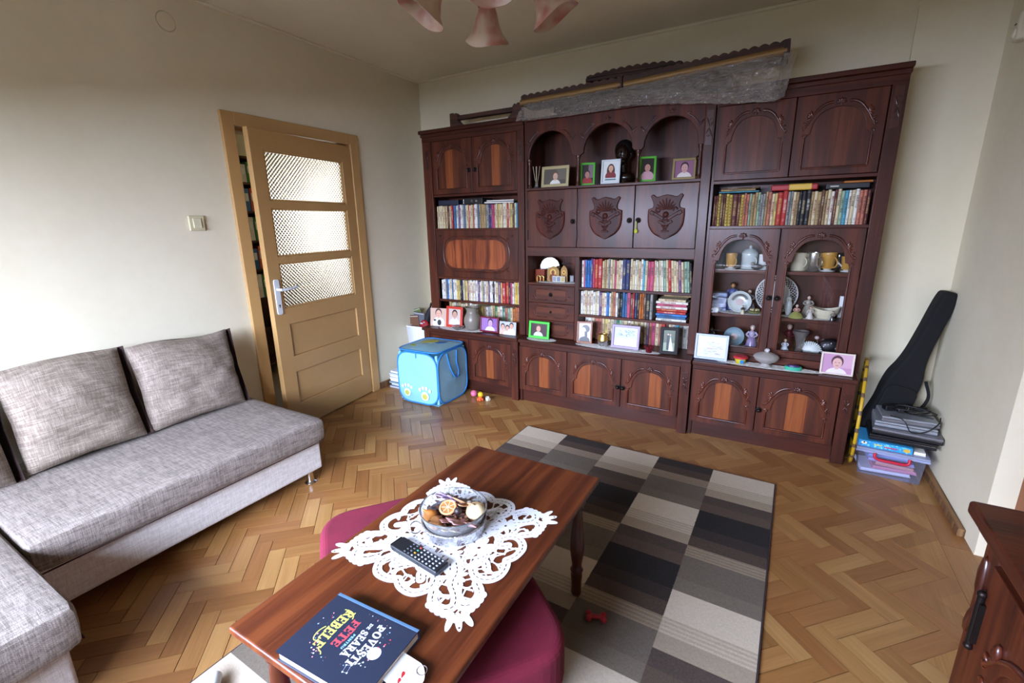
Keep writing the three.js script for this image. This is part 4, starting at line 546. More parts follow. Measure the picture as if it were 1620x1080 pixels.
// ------------------------------------------------------------------ china in the display cabinet
{
  const D1 = 1.1005, D2 = 0.8155, D3 = 0.5865;
  const at = (px, py, z) => onZ(px, py, z).x;
  const cup = (label, px, z, y, r, h, mat, { flare = 1.25, pedestal = false, handle = true, lid = false } = {}) => {
    const o = thing('china_cup', label, 'cup', [at(px, 410, z), y, z], -0.95); const b = pedestal ? h * 0.16 : 0;
    part(o, 'bowl', lathe([[0, b], [r / flare, b], [r * 0.97, h * 0.9], [r, h], [r * 0.92, h], [r / flare * 0.9, b + 0.006], [0, b + 0.006]], 20), mat); if (pedestal) part(o, 'foot', lathe([[0, 0], [r * 0.95, 0], [r * 0.9, 0.006], [r * 0.45, 0.009], [r * 0.5, b], [0, b]], 20), porcelain);
    if (handle) part(o, 'handle', fin(new THREE.TorusGeometry(h * 0.26, 0.004, 6, 16, PI * 1.2)).rotateZ(-PI / 2 - 0.3).translate(r * 0.95, h * 0.5, 0), mat); if (lid) part(o, 'lid', lathe([[r, h], [r * 0.7, h + 0.022], [0.008, h + 0.03], [0.012, h + 0.04], [0, h + 0.05]], 20), mat); return o;
  };
  const silver = std({ color: 0xbcb8ae, metalness: 0.85, roughness: 0.25 }), cream = phy({ color: 0xcfc7ac, roughness: 0.3, clearcoat: 0.5 }), amber = phy({ color: 0xb98a3e, roughness: 0.35, clearcoat: 0.4 }), pearl = phy({ color: 0xc4ccc8, roughness: 0.25, clearcoat: 0.6 });
  cup('clear grey glass tumbler at the end of the top china shelf', 1137, 0.18, D1, 0.034, 0.1, glassSmoky, { handle: false, flare: 1.1 }); cup('amber footed cup behind the arched glass of the window-side mirrored door', 1157, 0.22, D1, 0.034, 0.1, amber, { pedestal: true }).userData.label = 'amber footed cup beside the grey tumbler on the top china shelf';
  cup('tall pearl sugar pot with pointed lid on the top china shelf', 1186, 0.17, D1, 0.05, 0.1, pearl, { lid: true, flare: 1.05 }); cup('small white beaker beside the sugar pot on the top china shelf', 1208, 0.2, D1, 0.028, 0.095, porcelain, { handle: false, flare: 1.05 });
  cup('cream-silver mug on the top china shelf', 1264, 0.18, D1, 0.043, 0.105, cream, { flare: 1.02 }); cup('shiny silver mug on the top china shelf', 1288, 0.2, D1, 0.042, 0.11, silver, { flare: 1.02 }); cup('large amber footed cup beside the silver mug', 1311, 0.19, D1, 0.043, 0.11, amber, { pedestal: true, flare: 1.4 }); cup('amber cup at the far end of the top china shelf', 1341, 0.19, D1, 0.03, 0.09, amber, { pedestal: true });
  const bird = thing('china_bird', 'dark painted china bird before the sugar pot', 'figurine', [at(1198, 418, 0.24), D1, 0.245]); part(bird, 'body', sph(0.022, 0, 0.02, 0, 1.5, 0.85, 0.8, 12), plain(0x4a4648, 0.3)); part(bird, 'head', sph(0.011, -0.026, 0.038, 0), plain(0x9a8878, 0.3)); part(bird, 'tail', rot(bx(0.04, 0.006, 0.014, 0.045, 0.02, 0, 0.002), 0, 0, 0.2), plain(0x2f2c30, 0.3));
  const jug = thing('china_jug', 'dark jug with a white raised scroll between the amber cups', 'jug', [at(1328, 410, 0.16), D1, 0.16]); part(jug, 'body', lathe([[0, 0], [0.028, 0], [0.036, 0.03], [0.03, 0.07], [0.024, 0.095], [0.028, 0.105], [0.022, 0.105], [0, 0.09]], 18), phy({ color: 0x1d1a1c, roughness: 0.15, clearcoat: 0.8 })); part(jug, 'scroll', tube([[-0.026, 0.09, 0.02], [-0.01, 0.06, 0.036], [0.015, 0.03, 0.035]], 0.004, 12, 6), porcelain);
  const fig = (label, px, z, y, h, { dress = 0xb9b4b8, torso = 0x8f94ac, hair = 0x4a3a30, skin: sk = 0xd3b5a4, w = 0.32, bend = 0 } = {}) => {
    const o = thing('porcelain_figurine', label, 'figurine', [at(px, 500, z), y, z]); const gl = (c) => phy({ color: c, roughness: 0.3, clearcoat: 0.5 });
    part(o, 'skirt', lathe([[0, 0], [h * w, 0], [h * w * 0.98, h * 0.05], [h * w * 0.75, h * 0.28], [h * 0.12, h * 0.5], [0, h * 0.5]], 14), gl(dress)); part(o, 'torso', mrg([lathe([[h * 0.1, h * 0.47], [h * 0.13, h * 0.62], [h * 0.12, h * 0.7], [h * 0.05, h * 0.76], [0, h * 0.77]], 12), ...[-1, 1].map((k) => tube([[k * h * 0.12, h * 0.7, 0], [k * h * 0.2, h * 0.58, h * 0.06], [k * h * 0.08, h * 0.5, h * 0.14]], h * 0.04, 8, 6))]), gl(torso));
    part(o, 'head', sph(h * 0.09, 0, h * 0.86, 0, 0.9, 1.1, 0.95, 12), gl(sk)); part(o, 'hair', sph(h * 0.096, 0, h * 0.89, -h * 0.02, 1, 1, 0.9, 12), gl(hair)); return o;
  };
  const plate = (label, px, py, z, y, r, { lattice = false, mat = porcelain, lean = 0.25, yaw = 0, oval = 1, slots = 0 } = {}) => {
    const o = thing('china_plate', label, 'plate', [at(px, py, z), y, z], yaw); const tf = (g) => { g.scale(oval, 1, 1); g.applyMatrix4(new THREE.Matrix4().makeRotationX(PI / 2 - lean)); return g.translate(0, r * Math.cos(lean), 0); };
    if (lattice) { const l = []; for (const rr2 of [1, 0.62]) l.push(fin(new THREE.TorusGeometry(r * rr2, 0.005, 6, 40).rotateX(PI / 2)).translate(0, rr2 === 1 ? 0.012 : 0, 0)); part(o, 'rim', tf(mrg(l)), mat); const b = []; for (let i = 0; i < 34; i++) for (const k of [-1, 1]) { const a = i / 34 * 2 * PI, c = a + k * 0.42, p = [0, 0.5, 1].map((t) => { const q = mix(a, c, t), R_ = mix(0.62, 1, t) * r; return [R_ * Math.cos(q), t * 0.012, R_ * Math.sin(q)]; }); b.push(tube(p, 0.0026, 4, 4)); } part(o, 'lattice', tf(mrg(b)), mat); part(o, 'well', tf(lathe([[0, -0.004], [r * 0.62, -0.002], [r * 0.62, 0.002], [0, 0]], 30)), mat); }
    else { part(o, 'dish', tf(lathe([[0, 0], [r * 0.6, 0.002], [r * 0.85, 0.012], [r, 0.024], [r, 0.028], [r * 0.84, 0.017], [r * 0.58, 0.006], [0, 0.004]], 34)), mat); if (slots) part(o, 'slots', tf(mrg([...Array(slots)].map((_, i) => { const a = PI + 0.25 + i / slots * (PI - 0.5); return rot(bx(r * 0.22, 0.003, 0.0045, r * 0.77, 0.0145, 0), 0, -a, 0.42); }))), plain(0x3c3d40, 0.6)); part(o, 'medallion', tf(lathe([[0, 0.006], [r * 0.34, 0.0065], [r * 0.34, 0.0072], [0, 0.0072]], 20)), plain(0xb9a4a0, 0.4)); }
    return o;
  };
  // middle shelf
  doily('lace mat under the china on the middle display shelf behind the glass', 2.8, D2 - 0.0005, 0.2, 0.3, 0.13); doily('lace mat under the boat basket on the middle display shelf', 3.16, D2 - 0.0005, 0.2, 0.28, 0.13);
  const bt = thing('blue_tin', 'blue painted tin house on the middle display shelf', 'tin', [at(1137, 470, 0.16), D2, 0.14]); part(bt, 'body', bx(0.1, 0.09, 0.07, 0, 0.045, 0, 0.004), plain(0x3d4f7c, 0.35)); part(bt, 'band', bx(0.102, 0.025, 0.072, 0, 0.035, 0, 0.002), plain(0x8a93b4, 0.35)); part(bt, 'roof', bx(0.11, 0.03, 0.08, 0, 0.106, 0, 0.01), plain(0x8fa0c4, 0.3)); part(bt, 'base', bx(0.106, 0.014, 0.076, 0, 0.007, 0, 0.003), plain(0x9aa8cc, 0.3));
  fig('blue-dressed dark-haired doll behind the blue tin house', 1155, 0.1, D2, 0.19, { dress: 0x4f5a8c, torso: 0x5a6898, hair: 0x1d1614, skin: 0xa9764c, w: 0.2 });
  plate('round pierced china plate leaning on the middle display shelf', 1170, 480, 0.2, D2 + 0.001, 0.07, { slots: 15, mat: pearl });
  fig('grey lady figurine behind the round pierced plate', 1182, 0.11, D2, 0.15, { dress: 0x9a94a0, torso: 0xa7a1ad }); fig('tiny white figurine before the round plate', 1174, 0.255, D2, 0.06, { dress: 0xc9c0a0, torso: 0x3a3430, w: 0.22 }); cup('tiny white cup at the foot of the blue tin house', 1140, 0.24, D2, 0.02, 0.03, porcelain);
  const fl = thing('china_flowers', 'small posy of china flowers beside the round plate', 'ornament', [at(1194, 490, 0.23), D2, 0.23]); part(fl, 'leaves', mrg([...Array(7)].map((_, i) => sph(0.014, 0.02 * Math.cos(i), 0.014, 0.018 * Math.sin(i), 1.3, 0.6, 1, 7))), plain(0x6c6e3c, 0.4)); part(fl, 'petals', mrg([...Array(6)].map((_, i) => sph(0.009, 0.02 * Math.cos(i * 1.05), 0.03, 0.015 * Math.sin(i * 1.05), 1, 0.7, 1, 7))), plain(0xcfc48c, 0.4));
  plate('large white lattice plate standing behind both door stiles', 1228, 468, 0.09, D2 + 0.001, 0.118, { lattice: true, lean: 0.12 });
  const pt = thing('china_parrot', 'white bird figurine behind the second glass door', 'figurine', [at(1248, 482, 0.2), D2, 0.2]); part(pt, 'body', sph(0.028, 0, 0.055, 0, 0.75, 1.9, 0.8, 14), pearl); part(pt, 'head', sph(0.017, -0.004, 0.108, 0.004), pearl); part(pt, 'beak', fin(new THREE.ConeGeometry(0.005, 0.014, 6).rotateX(PI / 2)).translate(-0.004, 0.106, 0.024), plain(0xc08a3a));
  fig('seated figurine in yellow-green dress with roses', 1259, 0.25, D2, 0.085, { dress: 0x8f9150, torso: 0xb98a7c, w: 0.5, hair: 0xcabfae }); fig('tall pale figurine behind the boat basket', 1276, 0.12, D2, 0.13, { dress: 0xa8a294, torso: 0x9c968a, w: 0.26 }); fig('small gnome with a red cap before the boat basket', 1281, 0.255, D2, 0.08, { dress: 0xc9c5bc, torso: 0xb8b2a6, hair: 0x9c2c24, w: 0.24 });
  const bb = thing('boat_basket', 'cream boat-shaped china basket on the middle display shelf', 'basket', [at(1306, 488, 0.19), D2, 0.19]); { const g = lathe([[0, 0], [0.03, 0], [0.05, 0.025], [0.058, 0.055], [0.055, 0.055], [0.046, 0.027], [0.028, 0.006], [0, 0.006]], 30); const p = g.attributes.position; for (let i = 0; i < p.count; i++) { const x = p.getX(i) * 1.35, y = p.getY(i); p.setXYZ(i, x, y + y * (x * x) * 110 * 0.06 / 0.06 * 0.6, p.getZ(i) * 0.8); } g.computeVertexNormals(); part(bb, 'basket', g, cream); part(bb, 'foot', cyl(0.03, 0.026, 0.004, 0, 0.002, 0, 18), cream); }
  fig('tiny dark figurine at the end of the middle display shelf', 1317, 0.26, D2, 0.06, { dress: 0x3a3836, torso: 0x8a8478, w: 0.2 });
  const wc = thing('greeting_card', 'narrow white card standing at the end of the middle display shelf', 'card', [at(1331, 490, 0.12), D2, 0.12]); part(wc, 'front', bx(0.03, 0.13, 0.002, 0, 0.065, 0.004), white); part(wc, 'back', rot(bx(0.03, 0.13, 0.002, 0, 0.065, 0), -0.12, 0, 0).translate(0, 0, 0.002), white);
  // bottom shelf
  plate('blue-green plate leaning on the bottom display shelf', 1160, 545, 0.19, D3 + 0.001, 0.062, { mat: phy({ color: 0x7f9aa6, roughness: 0.25, clearcoat: 0.5 }) });
  fig('small pale green figurine behind the blue-green plate', 1173, 0.13, D3, 0.11, { dress: 0xa4ac98, torso: 0xb8bcb0, w: 0.22 }); fig('tall lady figurine with violet dress on the bottom display shelf', 1193, 0.21, D3, 0.155, { dress: 0x7c6c94, torso: 0xa59cb4, w: 0.24, hair: 0xb8b0a4 });
  const gd = thing('glass_dish', 'oval pale blue glass dish at the feet of the violet lady', 'dish', [at(1186, 552, 0.255), D3, 0.262]); part(gd, 'bowl', lathe([[0, 0], [0.03, 0], [0.05, 0.014], [0.046, 0.014], [0.028, 0.004], [0, 0.004]], 22), phy({ color: 0xa8bcc4, roughness: 0.1, transmission: 0.5, thickness: 0.004 })); part(gd, 'rim', fin(new THREE.TorusGeometry(0.048, 0.002, 5, 24).rotateX(PI / 2)).translate(0, 0.014, 0), chrome);
  fig('white and blue figurine at the corner of the bottom display shelf', 1128, 0.13, D3, 0.1, { dress: 0x9aa2b8, torso: 0xb4b4c0, w: 0.3 });
  fig('dark red robed figurine behind the crystal vase', 1252, 0.1, D3, 0.16, { dress: 0x4a1820, torso: 0x5a1c24, w: 0.22, hair: 0xb9a898 }); fig('white girl figurine with straw hat on the bottom display shelf', 1248, 0.24, D3, 0.09, { dress: 0xc0cad2, torso: 0xb0b8c0, hair: 0xc2ac7a, w: 0.3 });
  const cv = thing('crystal_vase', 'flared clear crystal vase on the bottom display shelf', 'vase', [at(1264, 552, 0.2), D3, 0.2]); part(cv, 'body', lathe([[0, 0], [0.026, 0], [0.02, 0.03], [0.026, 0.08], [0.046, 0.14], [0.042, 0.14], [0.02, 0.08], [0.014, 0.03], [0, 0.02]], 12), glassSmoky); part(cv, 'foot', cyl(0.03, 0.027, 0.006, 0, 0.003, 0, 16), glassSmoky);
  const sp = thing('shell_plate', 'fluted white shell dish leaning on the bottom display shelf', 'dish', [at(1281, 552, 0.22), D3 + 0.001, 0.215], -0.2); { const l = []; for (let i = 0; i < 15; i++) { const a = -1.25 + i * 2.5 / 14; const g = fin(new THREE.CapsuleGeometry(0.0042, 0.055, 2, 6)); g.translate(0, 0.038, 0); rot(g, -0.2, 0, -a); l.push(g.translate(0, 0.012, 0)); } part(sp, 'ribs', mrg(l), pearl); part(sp, 'shell', rot(sph(0.055, 0, 0.036, -0.012, 1, 0.75, 0.14, 20), -0.2, 0, 0), pearl); }
  const tw = thing('flower_ornament', 'china flower sprig with two blossoms beside the shell dish', 'ornament', [at(1296, 552, 0.17), D3, 0.17]); part(tw, 'stems', mrg([tube([[0, 0, 0], [-0.01, 0.05, 0], [-0.02, 0.095, 0]], 0.003, 8, 5), tube([[0, 0, 0], [0.01, 0.05, 0], [0.02, 0.08, 0]], 0.003, 8, 5), cyl(0.02, 0.016, 0.006, 0, 0.003, 0, 12)]), plain(0x5a5a48)); part(tw, 'blossoms', mrg([sph(0.014, -0.02, 0.1, 0, 1, 0.8, 1, 9), sph(0.014, 0.02, 0.084, 0, 1, 0.8, 1, 9)]), plain(0xc0a8a4, 0.4));
  const bs = thing('beaded_purse', 'black beaded purse slumped at the end of the bottom display shelf', 'purse', [at(1311, 556, 0.18), D3, 0.18]); part(bs, 'bag', sph(0.058, 0, 0.052, 0, 1.05, 0.9, 0.55, 18), plain(0x0c0b10, 0.45)); { const r = rng(3), l = []; for (let i = 0; i < 16; i++) { const a = r() * 2.4 - 1.2, b = r() * 1.8 - 0.9; l.push(sph(0.004, 0.06 * Math.sin(a), 0.052 + 0.05 * Math.sin(b), 0.032 * Math.cos(a) * Math.cos(b) + 0.003, 1, 1, 1, 6)); } part(bs, 'beads', mrg(l), plain(0xd8d4dc, 0.2)); }
}
// ------------------------------------------------------------------ things lying on top of the wall unit
{
  const dw = phy({ map: woodTex(88, '#2c1610', '#3d2016', '#53301f', 0.3, 0.9), roughness: 0.55 }), brass = std({ color: 0x8a6a3c, roughness: 0.5, metalness: 0.3 });
  const yT = 2.1585;
  // rail with two carved end brackets
  const r = thing('wooden_rail', 'dark wooden rail with two carved end brackets on the bookcase unit', 'rail', [0.86, yT, 0.2]);
  const br = polyShape([[0, 0], [0.12, 0], [0.12, 0.02], [0.09, 0.045], [0.075, 0.06], [0.075, 0.1], [0.06, 0.115], [0.045, 0.105], [0.03, 0.118], [0, 0.115]]);
  for (const k of [-1, 1]) { const g = ext(br, 0.05, 0.004, 'h'); if (k > 0) g.scale(-1, 1, 1).translate(0, 0, 0); const m = part(r, 'bracket', g, dw, [k * 0.33, 0, 0.02]); if (k > 0) { const p = g.index; const a = g.attributes.position, n = g.attributes.normal; for (let i = 0; i < a.count; i += 3) { for (const at of [a, n, g.attributes.uv]) { const s = at.itemSize; for (let c = 0; c < s; c++) { const t = at.array[(i + 1) * s + c]; at.array[(i + 1) * s + c] = at.array[(i + 2) * s + c]; at.array[(i + 2) * s + c] = t; } } } } }
  part(r, 'bar', bx(0.56, 0.032, 0.045, 0, 0.078, 0.045, 0.005, 'h'), dw); part(r, 'bottom_bar', bx(0.66, 0.02, 0.06, 0, 0.01, 0.045, 0.004, 'h'), dw);
  // pelmet: board with scalloped upper edge and a rod along the front
  const pelmet = (name, label, a, b, hgt, dep, { rod = true, lift = 0, arc = 0 } = {}) => {
    const L = a.distanceTo(b), o = thing(name, label, 'curtain pelmet', [(a.x + b.x) / 2, (a.y + b.y) / 2, (a.z + b.z) / 2]); const yaw = Math.atan2(-(b.z - a.z), b.x - a.x), pitch = Math.asin((b.y - a.y) / L);
    const n = Math.round(L / 0.052), s = new THREE.Shape(); s.moveTo(-L / 2, 0); s.lineTo(L / 2, 0); s.lineTo(L / 2, hgt * (arc ? 0.4 : 1)); const N = n * 5; for (let i = 0; i <= N; i++) { const t = i / N, x = L / 2 - t * L; s.lineTo(x, hgt * (arc ? mix(0.4, 1, Math.sin(t * PI) ** 0.6) : 1) + 0.011 * Math.abs(Math.sin(t * n * PI))); } s.closePath();
    const M = new THREE.Matrix4().makeRotationFromEuler(new THREE.Euler(0, yaw, pitch, 'YZX'));
    part(o, 'board', ext(s, 0.024, 0.003, 'h').applyMatrix4(M), dw); part(o, 'shelf_board', bx(L * 0.98, 0.02, dep, 0, 0.01, -dep / 2 - 0.001, 0.003, 'h').applyMatrix4(M), dw); if (rod) part(o, 'rod', rot(cyl(0.02, 0.02, L * 0.97, 0, 0, 0, 14), 0, 0, PI / 2).translate(0, 0.018, 0.042).applyMatrix4(M), brass); if (rod) part(o, 'end_cap', bx(0.03, hgt, 0.05, L / 2 - 0.015, hgt / 2, 0.035, 0.003).applyMatrix4(M), dw);
    part(o, 'moulding', bx(L * 0.97, 0.014, 0.012, 0, hgt * 0.5, 0.03, 0.004, 'h').applyMatrix4(M), dw); return o;
  };
  const p1 = pelmet('curtain_pelmet', 'scalloped dark pelmet with rod, wrapped in plastic, over the first two arches', V3(1.235, 2.222, 0.33), V3(1.985, 2.235, 0.33), 0.066, 0.15);
  const p2 = pelmet('curtain_pelmet', 'curved scalloped dark pelmet lying upmost behind the others', V3(1.69, 2.335, 0.24), V3(2.33, 2.325, 0.24), 0.05, 0.12, { rod: false, arc: 1 });
  const p3 = pelmet('curtain_pelmet', 'long scalloped pelmet with brass rod, wrapped in plastic, reaching over the glazed unit', V3(1.99, 2.222, 0.36), V3(2.9, 2.262, 0.36), 0.07, 0.15);
  const st = thing('wooden_board', 'dark plank carrying the upmost curved pelmet', 'board', [2.0, 2.2, 0.11]); part(st, 'plank', bx(1.2, 0.13, 0.09, 0, 0.062, 0, 0.004, 'h'), dw); part(st, 'batten', bx(0.9, 0.06, 0.1, 0, -0.03, 0, 0.004, 'h'), dw);
  // crumpled plastic wrap hanging over the fronts
  const crease = dataTex(256, 256, (u, v) => { const a = fbm(u * 9, v * 7, 9, 7, 301, 4), b = Math.abs(fbm(u * 14 + a * 2, v * 10, 14, 10, 311, 3) - 0.5) * 2, k = 255 * (0.55 * a + 0.45 * b); return [k, k, k]; }, false, 0.3, 0.22);
  const film = phy({ color: 0xd2cabe, transmission: 0.74, thickness: 0, roughness: 0.1, ior: 1.6, bumpMap: crease, bumpScale: 0.02, side: THREE.DoubleSide });
  const wrap = (label, pts, depthTop) => { // pts: [xTop,yTop,xBottom,yBottom] stations along the wrap
    const nu = 190, nv = 44, pos = [], idx = [], uv = []; const r = rng(17);
    for (let i = 0; i <= nu; i++) { const t = i / nu * (pts.length - 1), k = Math.min(pts.length - 2, Math.floor(t)), f = t - k, P = pts[k].map((q, j) => mix(q, pts[k + 1][j], f)); for (let j = 0; j <= nv; j++) { const s = j / nv, x = mix(P[0], P[2], s), y = mix(P[1], P[3], s), z = depthTop + 0.05 + 0.022 * Math.sin(s * PI) + 0.016 * (fbm(i * 0.13, j * 0.2, 999, 999, 5, 2) - 0.5) * 2 + 0.014 * Math.abs(fbm(i * 0.17 + j * 0.12, j * 0.3, 999, 999, 15, 2) - 0.5) * 2; pos.push(x, y + 0.006 * (noise(i * 0.5, 3, 99, 99, 8) - 0.5), z); uv.push(x, y); } }
    for (let i = 0; i < nu; i++) for (let j = 0; j < nv; j++) { const a = i * (nv + 1) + j, b = a + nv + 1; idx.push(a, a + 1, b, b, a + 1, b + 1); }
    const g = new THREE.BufferGeometry(); g.setAttribute('position', new THREE.Float32BufferAttribute(pos, 3)); g.setAttribute('uv', new THREE.Float32BufferAttribute(uv, 2)); g.setIndex(idx); g.computeVertexNormals(); return one('plastic_wrap', label, 'plastic', fin(g, 'keep'), film);
  };
  wrap('crumpled clear plastic film hanging below the first wrapped pelmet', [[1.29, 2.222, 1.21, 2.118], [1.6, 2.228, 1.6, 2.108], [1.98, 2.232, 1.985, 2.112]], 0.345);
  wrap('crumpled shiny plastic film hanging below the long pelmet', [[1.99, 2.22, 1.98, 2.115], [2.3, 2.236, 2.3, 2.088], [2.6, 2.252, 2.62, 2.05], [2.86, 2.262, 2.85, 2.03], [2.935, 2.258, 2.9, 2.05]], 0.378);
}
// ------------------------------------------------------------------ corner sofa
const weave = (seed, a, b, c) => dataTex(512, 512, (u, v) => { const th = noise(u * 170, v * 12, 170, 12, seed), tv = noise(u * 12, v * 170, 12, 170, seed + 5), sl = fbm(u * 6, v * 60, 6, 60, seed + 9, 3), f = noise(u * 256, v * 256, 256, 256, seed + 2), ck = ((Math.floor(u * 128) + Math.floor(v * 128)) % 2) * 0.12; const t = clamp(0.5 + (th - 0.5) * 0.7 + (tv - 0.5) * 0.55 + (sl - 0.5) * 0.8 + (f - 0.5) * 0.5 + ck - 0.06); return t < 0.5 ? lerp3(hex(a), hex(b), t * 2) : lerp3(hex(b), hex(c), t * 2 - 1); }, true, 0.3, 0.3);
const weaveBump = dataTex(256, 256, (u, v) => { const k = 255 * (0.5 + 0.25 * Math.sin(u * 2 * PI * 64) * Math.sin(v * 2 * PI * 64) + 0.25 * (noise(u * 128, v * 128, 128, 128, 4) - 0.5)); return [k, k, k]; }, false, 0.2, 0.2);
const tweed = std({ map: weave(21, '#60564e', '#80756c', '#9a8f84'), roughness: 0.95, bumpMap: weaveBump, bumpScale: 0.002 });
const tweedCushion = std({ map: weave(25, '#726459', '#8c7d6f', '#a5988a'), roughness: 0.95, bumpMap: weaveBump, bumpScale: 0.002 });
const linen = std({ map: weave(29, '#b9b2ab', '#cac4be', '#d9d4cf'), roughness: 0.95, bumpMap: weaveBump, bumpScale: 0.0012 });
const brownCloth = std({ color: 0x3a2724, roughness: 0.95, bumpMap: weaveBump, bumpScale: 0.001 });
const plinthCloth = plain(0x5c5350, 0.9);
function softBox(x0, x1, y0, y1, z0, z1, r, puff, seed) { // rounded slab with a slightly uneven top
  const nx = Math.round((x1 - x0) / 0.05), nz = Math.round((z1 - z0) / 0.05), g = new THREE.BoxGeometry(x1 - x0, y1 - y0, z1 - z0, nx, 6, nz); const p = g.attributes.position, hw = (x1 - x0) / 2, hh = (y1 - y0) / 2, hd = (z1 - z0) / 2, v = V3(), q = V3();
  for (let i = 0; i < p.count; i++) { v.fromBufferAttribute(p, i); q.set(clamp(v.x, -hw + r, hw - r), clamp(v.y, -hh + r, hh - r), clamp(v.z, -hd + r, hd - r)); const d = v.clone().sub(q); if (d.lengthSq() > 0) { d.normalize().multiplyScalar(r); v.copy(q).add(d); } if (v.y > 0) v.y += puff * (fbm((v.x + 3) * 2.2, (v.z + 9) * 2.2, 99, 99, seed, 3) - 0.5); p.setXYZ(i, v.x, v.y, v.z); }
  g.computeVertexNormals(); return fin(tr(g, (x0 + x1) / 2, (y0 + y1) / 2, (z0 + z1) / 2));
}
{
  const s = thing('corner_sofa', 'low corner sofa in grey-brown tweed with pale base along the plaster wall', 'sofa', [0.45, 0, 3.0]);
  wpart(s, 'seat_cushion', softBox(0.02, 0.868, 0.24, 0.378, 2.0, 3.215, 0.035, 0.018, 3), tweed);
  wpart(s, 'seat_cushion', softBox(0.02, 1.342, 0.225, 0.378, 3.222, 4.2, 0.04, 0.02, 7), tweed);
  wpart(s, 'base', lim(0.04, 0.83, 0.072, 0.252, 2.025, 3.24, 0.012), linen); wpart(s, 'base', lim(0.04, 1.25, 0.045, 0.24, 3.25, 4.18, 0.015), linen);
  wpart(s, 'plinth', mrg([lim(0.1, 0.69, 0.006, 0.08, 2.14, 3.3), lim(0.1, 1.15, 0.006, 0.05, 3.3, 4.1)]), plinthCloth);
  const legG = lathe([[0, 0], [0.031, 0], [0.032, 0.004], [0.022, 0.008], [0.0195, 0.014], [0.0195, 0.066], [0.03, 0.072], [0, 0.073]], 20);
  for (const [x, z] of [[0.795, 2.09], [0.1, 2.09]]) wpart(s, 'leg', legG.clone().translate(x, 0.0, z), chrome);
  wpart(s, 'piping', mrg([tube([[0.855, 0.243, 2.03], [0.856, 0.243, 2.6], [0.855, 0.243, 3.2]], 0.003, 20, 5), tube([[0.06, 0.238, 3.226], [0.7, 0.238, 3.224], [1.31, 0.238, 3.226]], 0.003, 20, 5)]), brownCloth);
}
// cushion: pillow with pinched corners, front in tweed, back in brown cloth
function cushion(label, c, w, h, t, lean, seed, twist = 0, mat = tweedCushion) {
  const o = thing('sofa_cushion', label, 'cushion', c); const N = 26, make = (side) => {
    const pos = [], idx = [], uv = [];
    for (let j = 0; j <= N; j++) for (let i = 0; i <= N; i++) { const u = i / N * 2 - 1, v = j / N * 2 - 1, e = Math.pow((1 - Math.pow(Math.abs(u), 2.6)) * (1 - Math.pow(Math.abs(v), 2.6)), side > 0 ? 0.5 : 0.22), pin = 1 - 0.05 * (1 - Math.abs(u * v)) * Math.max(Math.abs(u), Math.abs(v)) ** 6; const wr = (fbm(u * 1.5 + 5, v * 3.2 + 5, 99, 99, seed, 3) - 0.5) * 0.05 * e + 0.012 * Math.sin(v * 9 + u * 3 + seed) * Math.abs(u) ** 4 * e; pos.push(u * w / 2 * pin * (side < 0 ? 1.03 : 1) + (side < 0 ? 0.02 : 0), v * h / 2 * pin + 0.01 * Math.sin(u * 3 + seed) * (v > 0 ? 1 : 0), side * (t * (side > 0 ? 0.42 : 0.6) * e + (side > 0 ? wr : 0))); uv.push(u * w / 2, v * h / 2); }
    for (let j = 0; j < N; j++) for (let i = 0; i < N; i++) { const a = j * (N + 1) + i, b = a + N + 1; side > 0 ? idx.push(a, a + 1, b, b, a + 1, b + 1) : idx.push(a, b, a + 1, b, b + 1, a + 1); }
    const g = new THREE.BufferGeometry(); g.setAttribute('position', new THREE.Float32BufferAttribute(pos, 3)); g.setAttribute('uv', new THREE.Float32BufferAttribute(uv, 2)); g.setIndex(idx); g.computeVertexNormals();
    g.rotateZ(twist); g.rotateX(-lean); g.translate(0, h / 2 * Math.cos(lean), 0); g.rotateY(PI / 2); return fin(g, 'keep'); };
  part(o, 'front_cover', make(1), mat); part(o, 'back_cover', make(-1), brownCloth); return o;
}
cushion('plump tweed back cushion at the sofa end beside the door', [0.195, 0.384, 2.325], 0.5, 0.455, 0.19, 0.2, 3);
cushion('wide tweed back cushion between two other cushions on the sofa', [0.2, 0.384, 2.825], 0.45, 0.475, 0.19, 0.22, 8, 0.02, std({ map: weave(35, '#6e6055', '#877868', '#9f9284'), roughness: 0.95, bumpMap: weaveBump, bumpScale: 0.002 }));
cushion('tweed back cushion in the shaded corner of the sofa', [0.22, 0.384, 3.31], 0.46, 0.46, 0.19, 0.26, 14, -0.03);

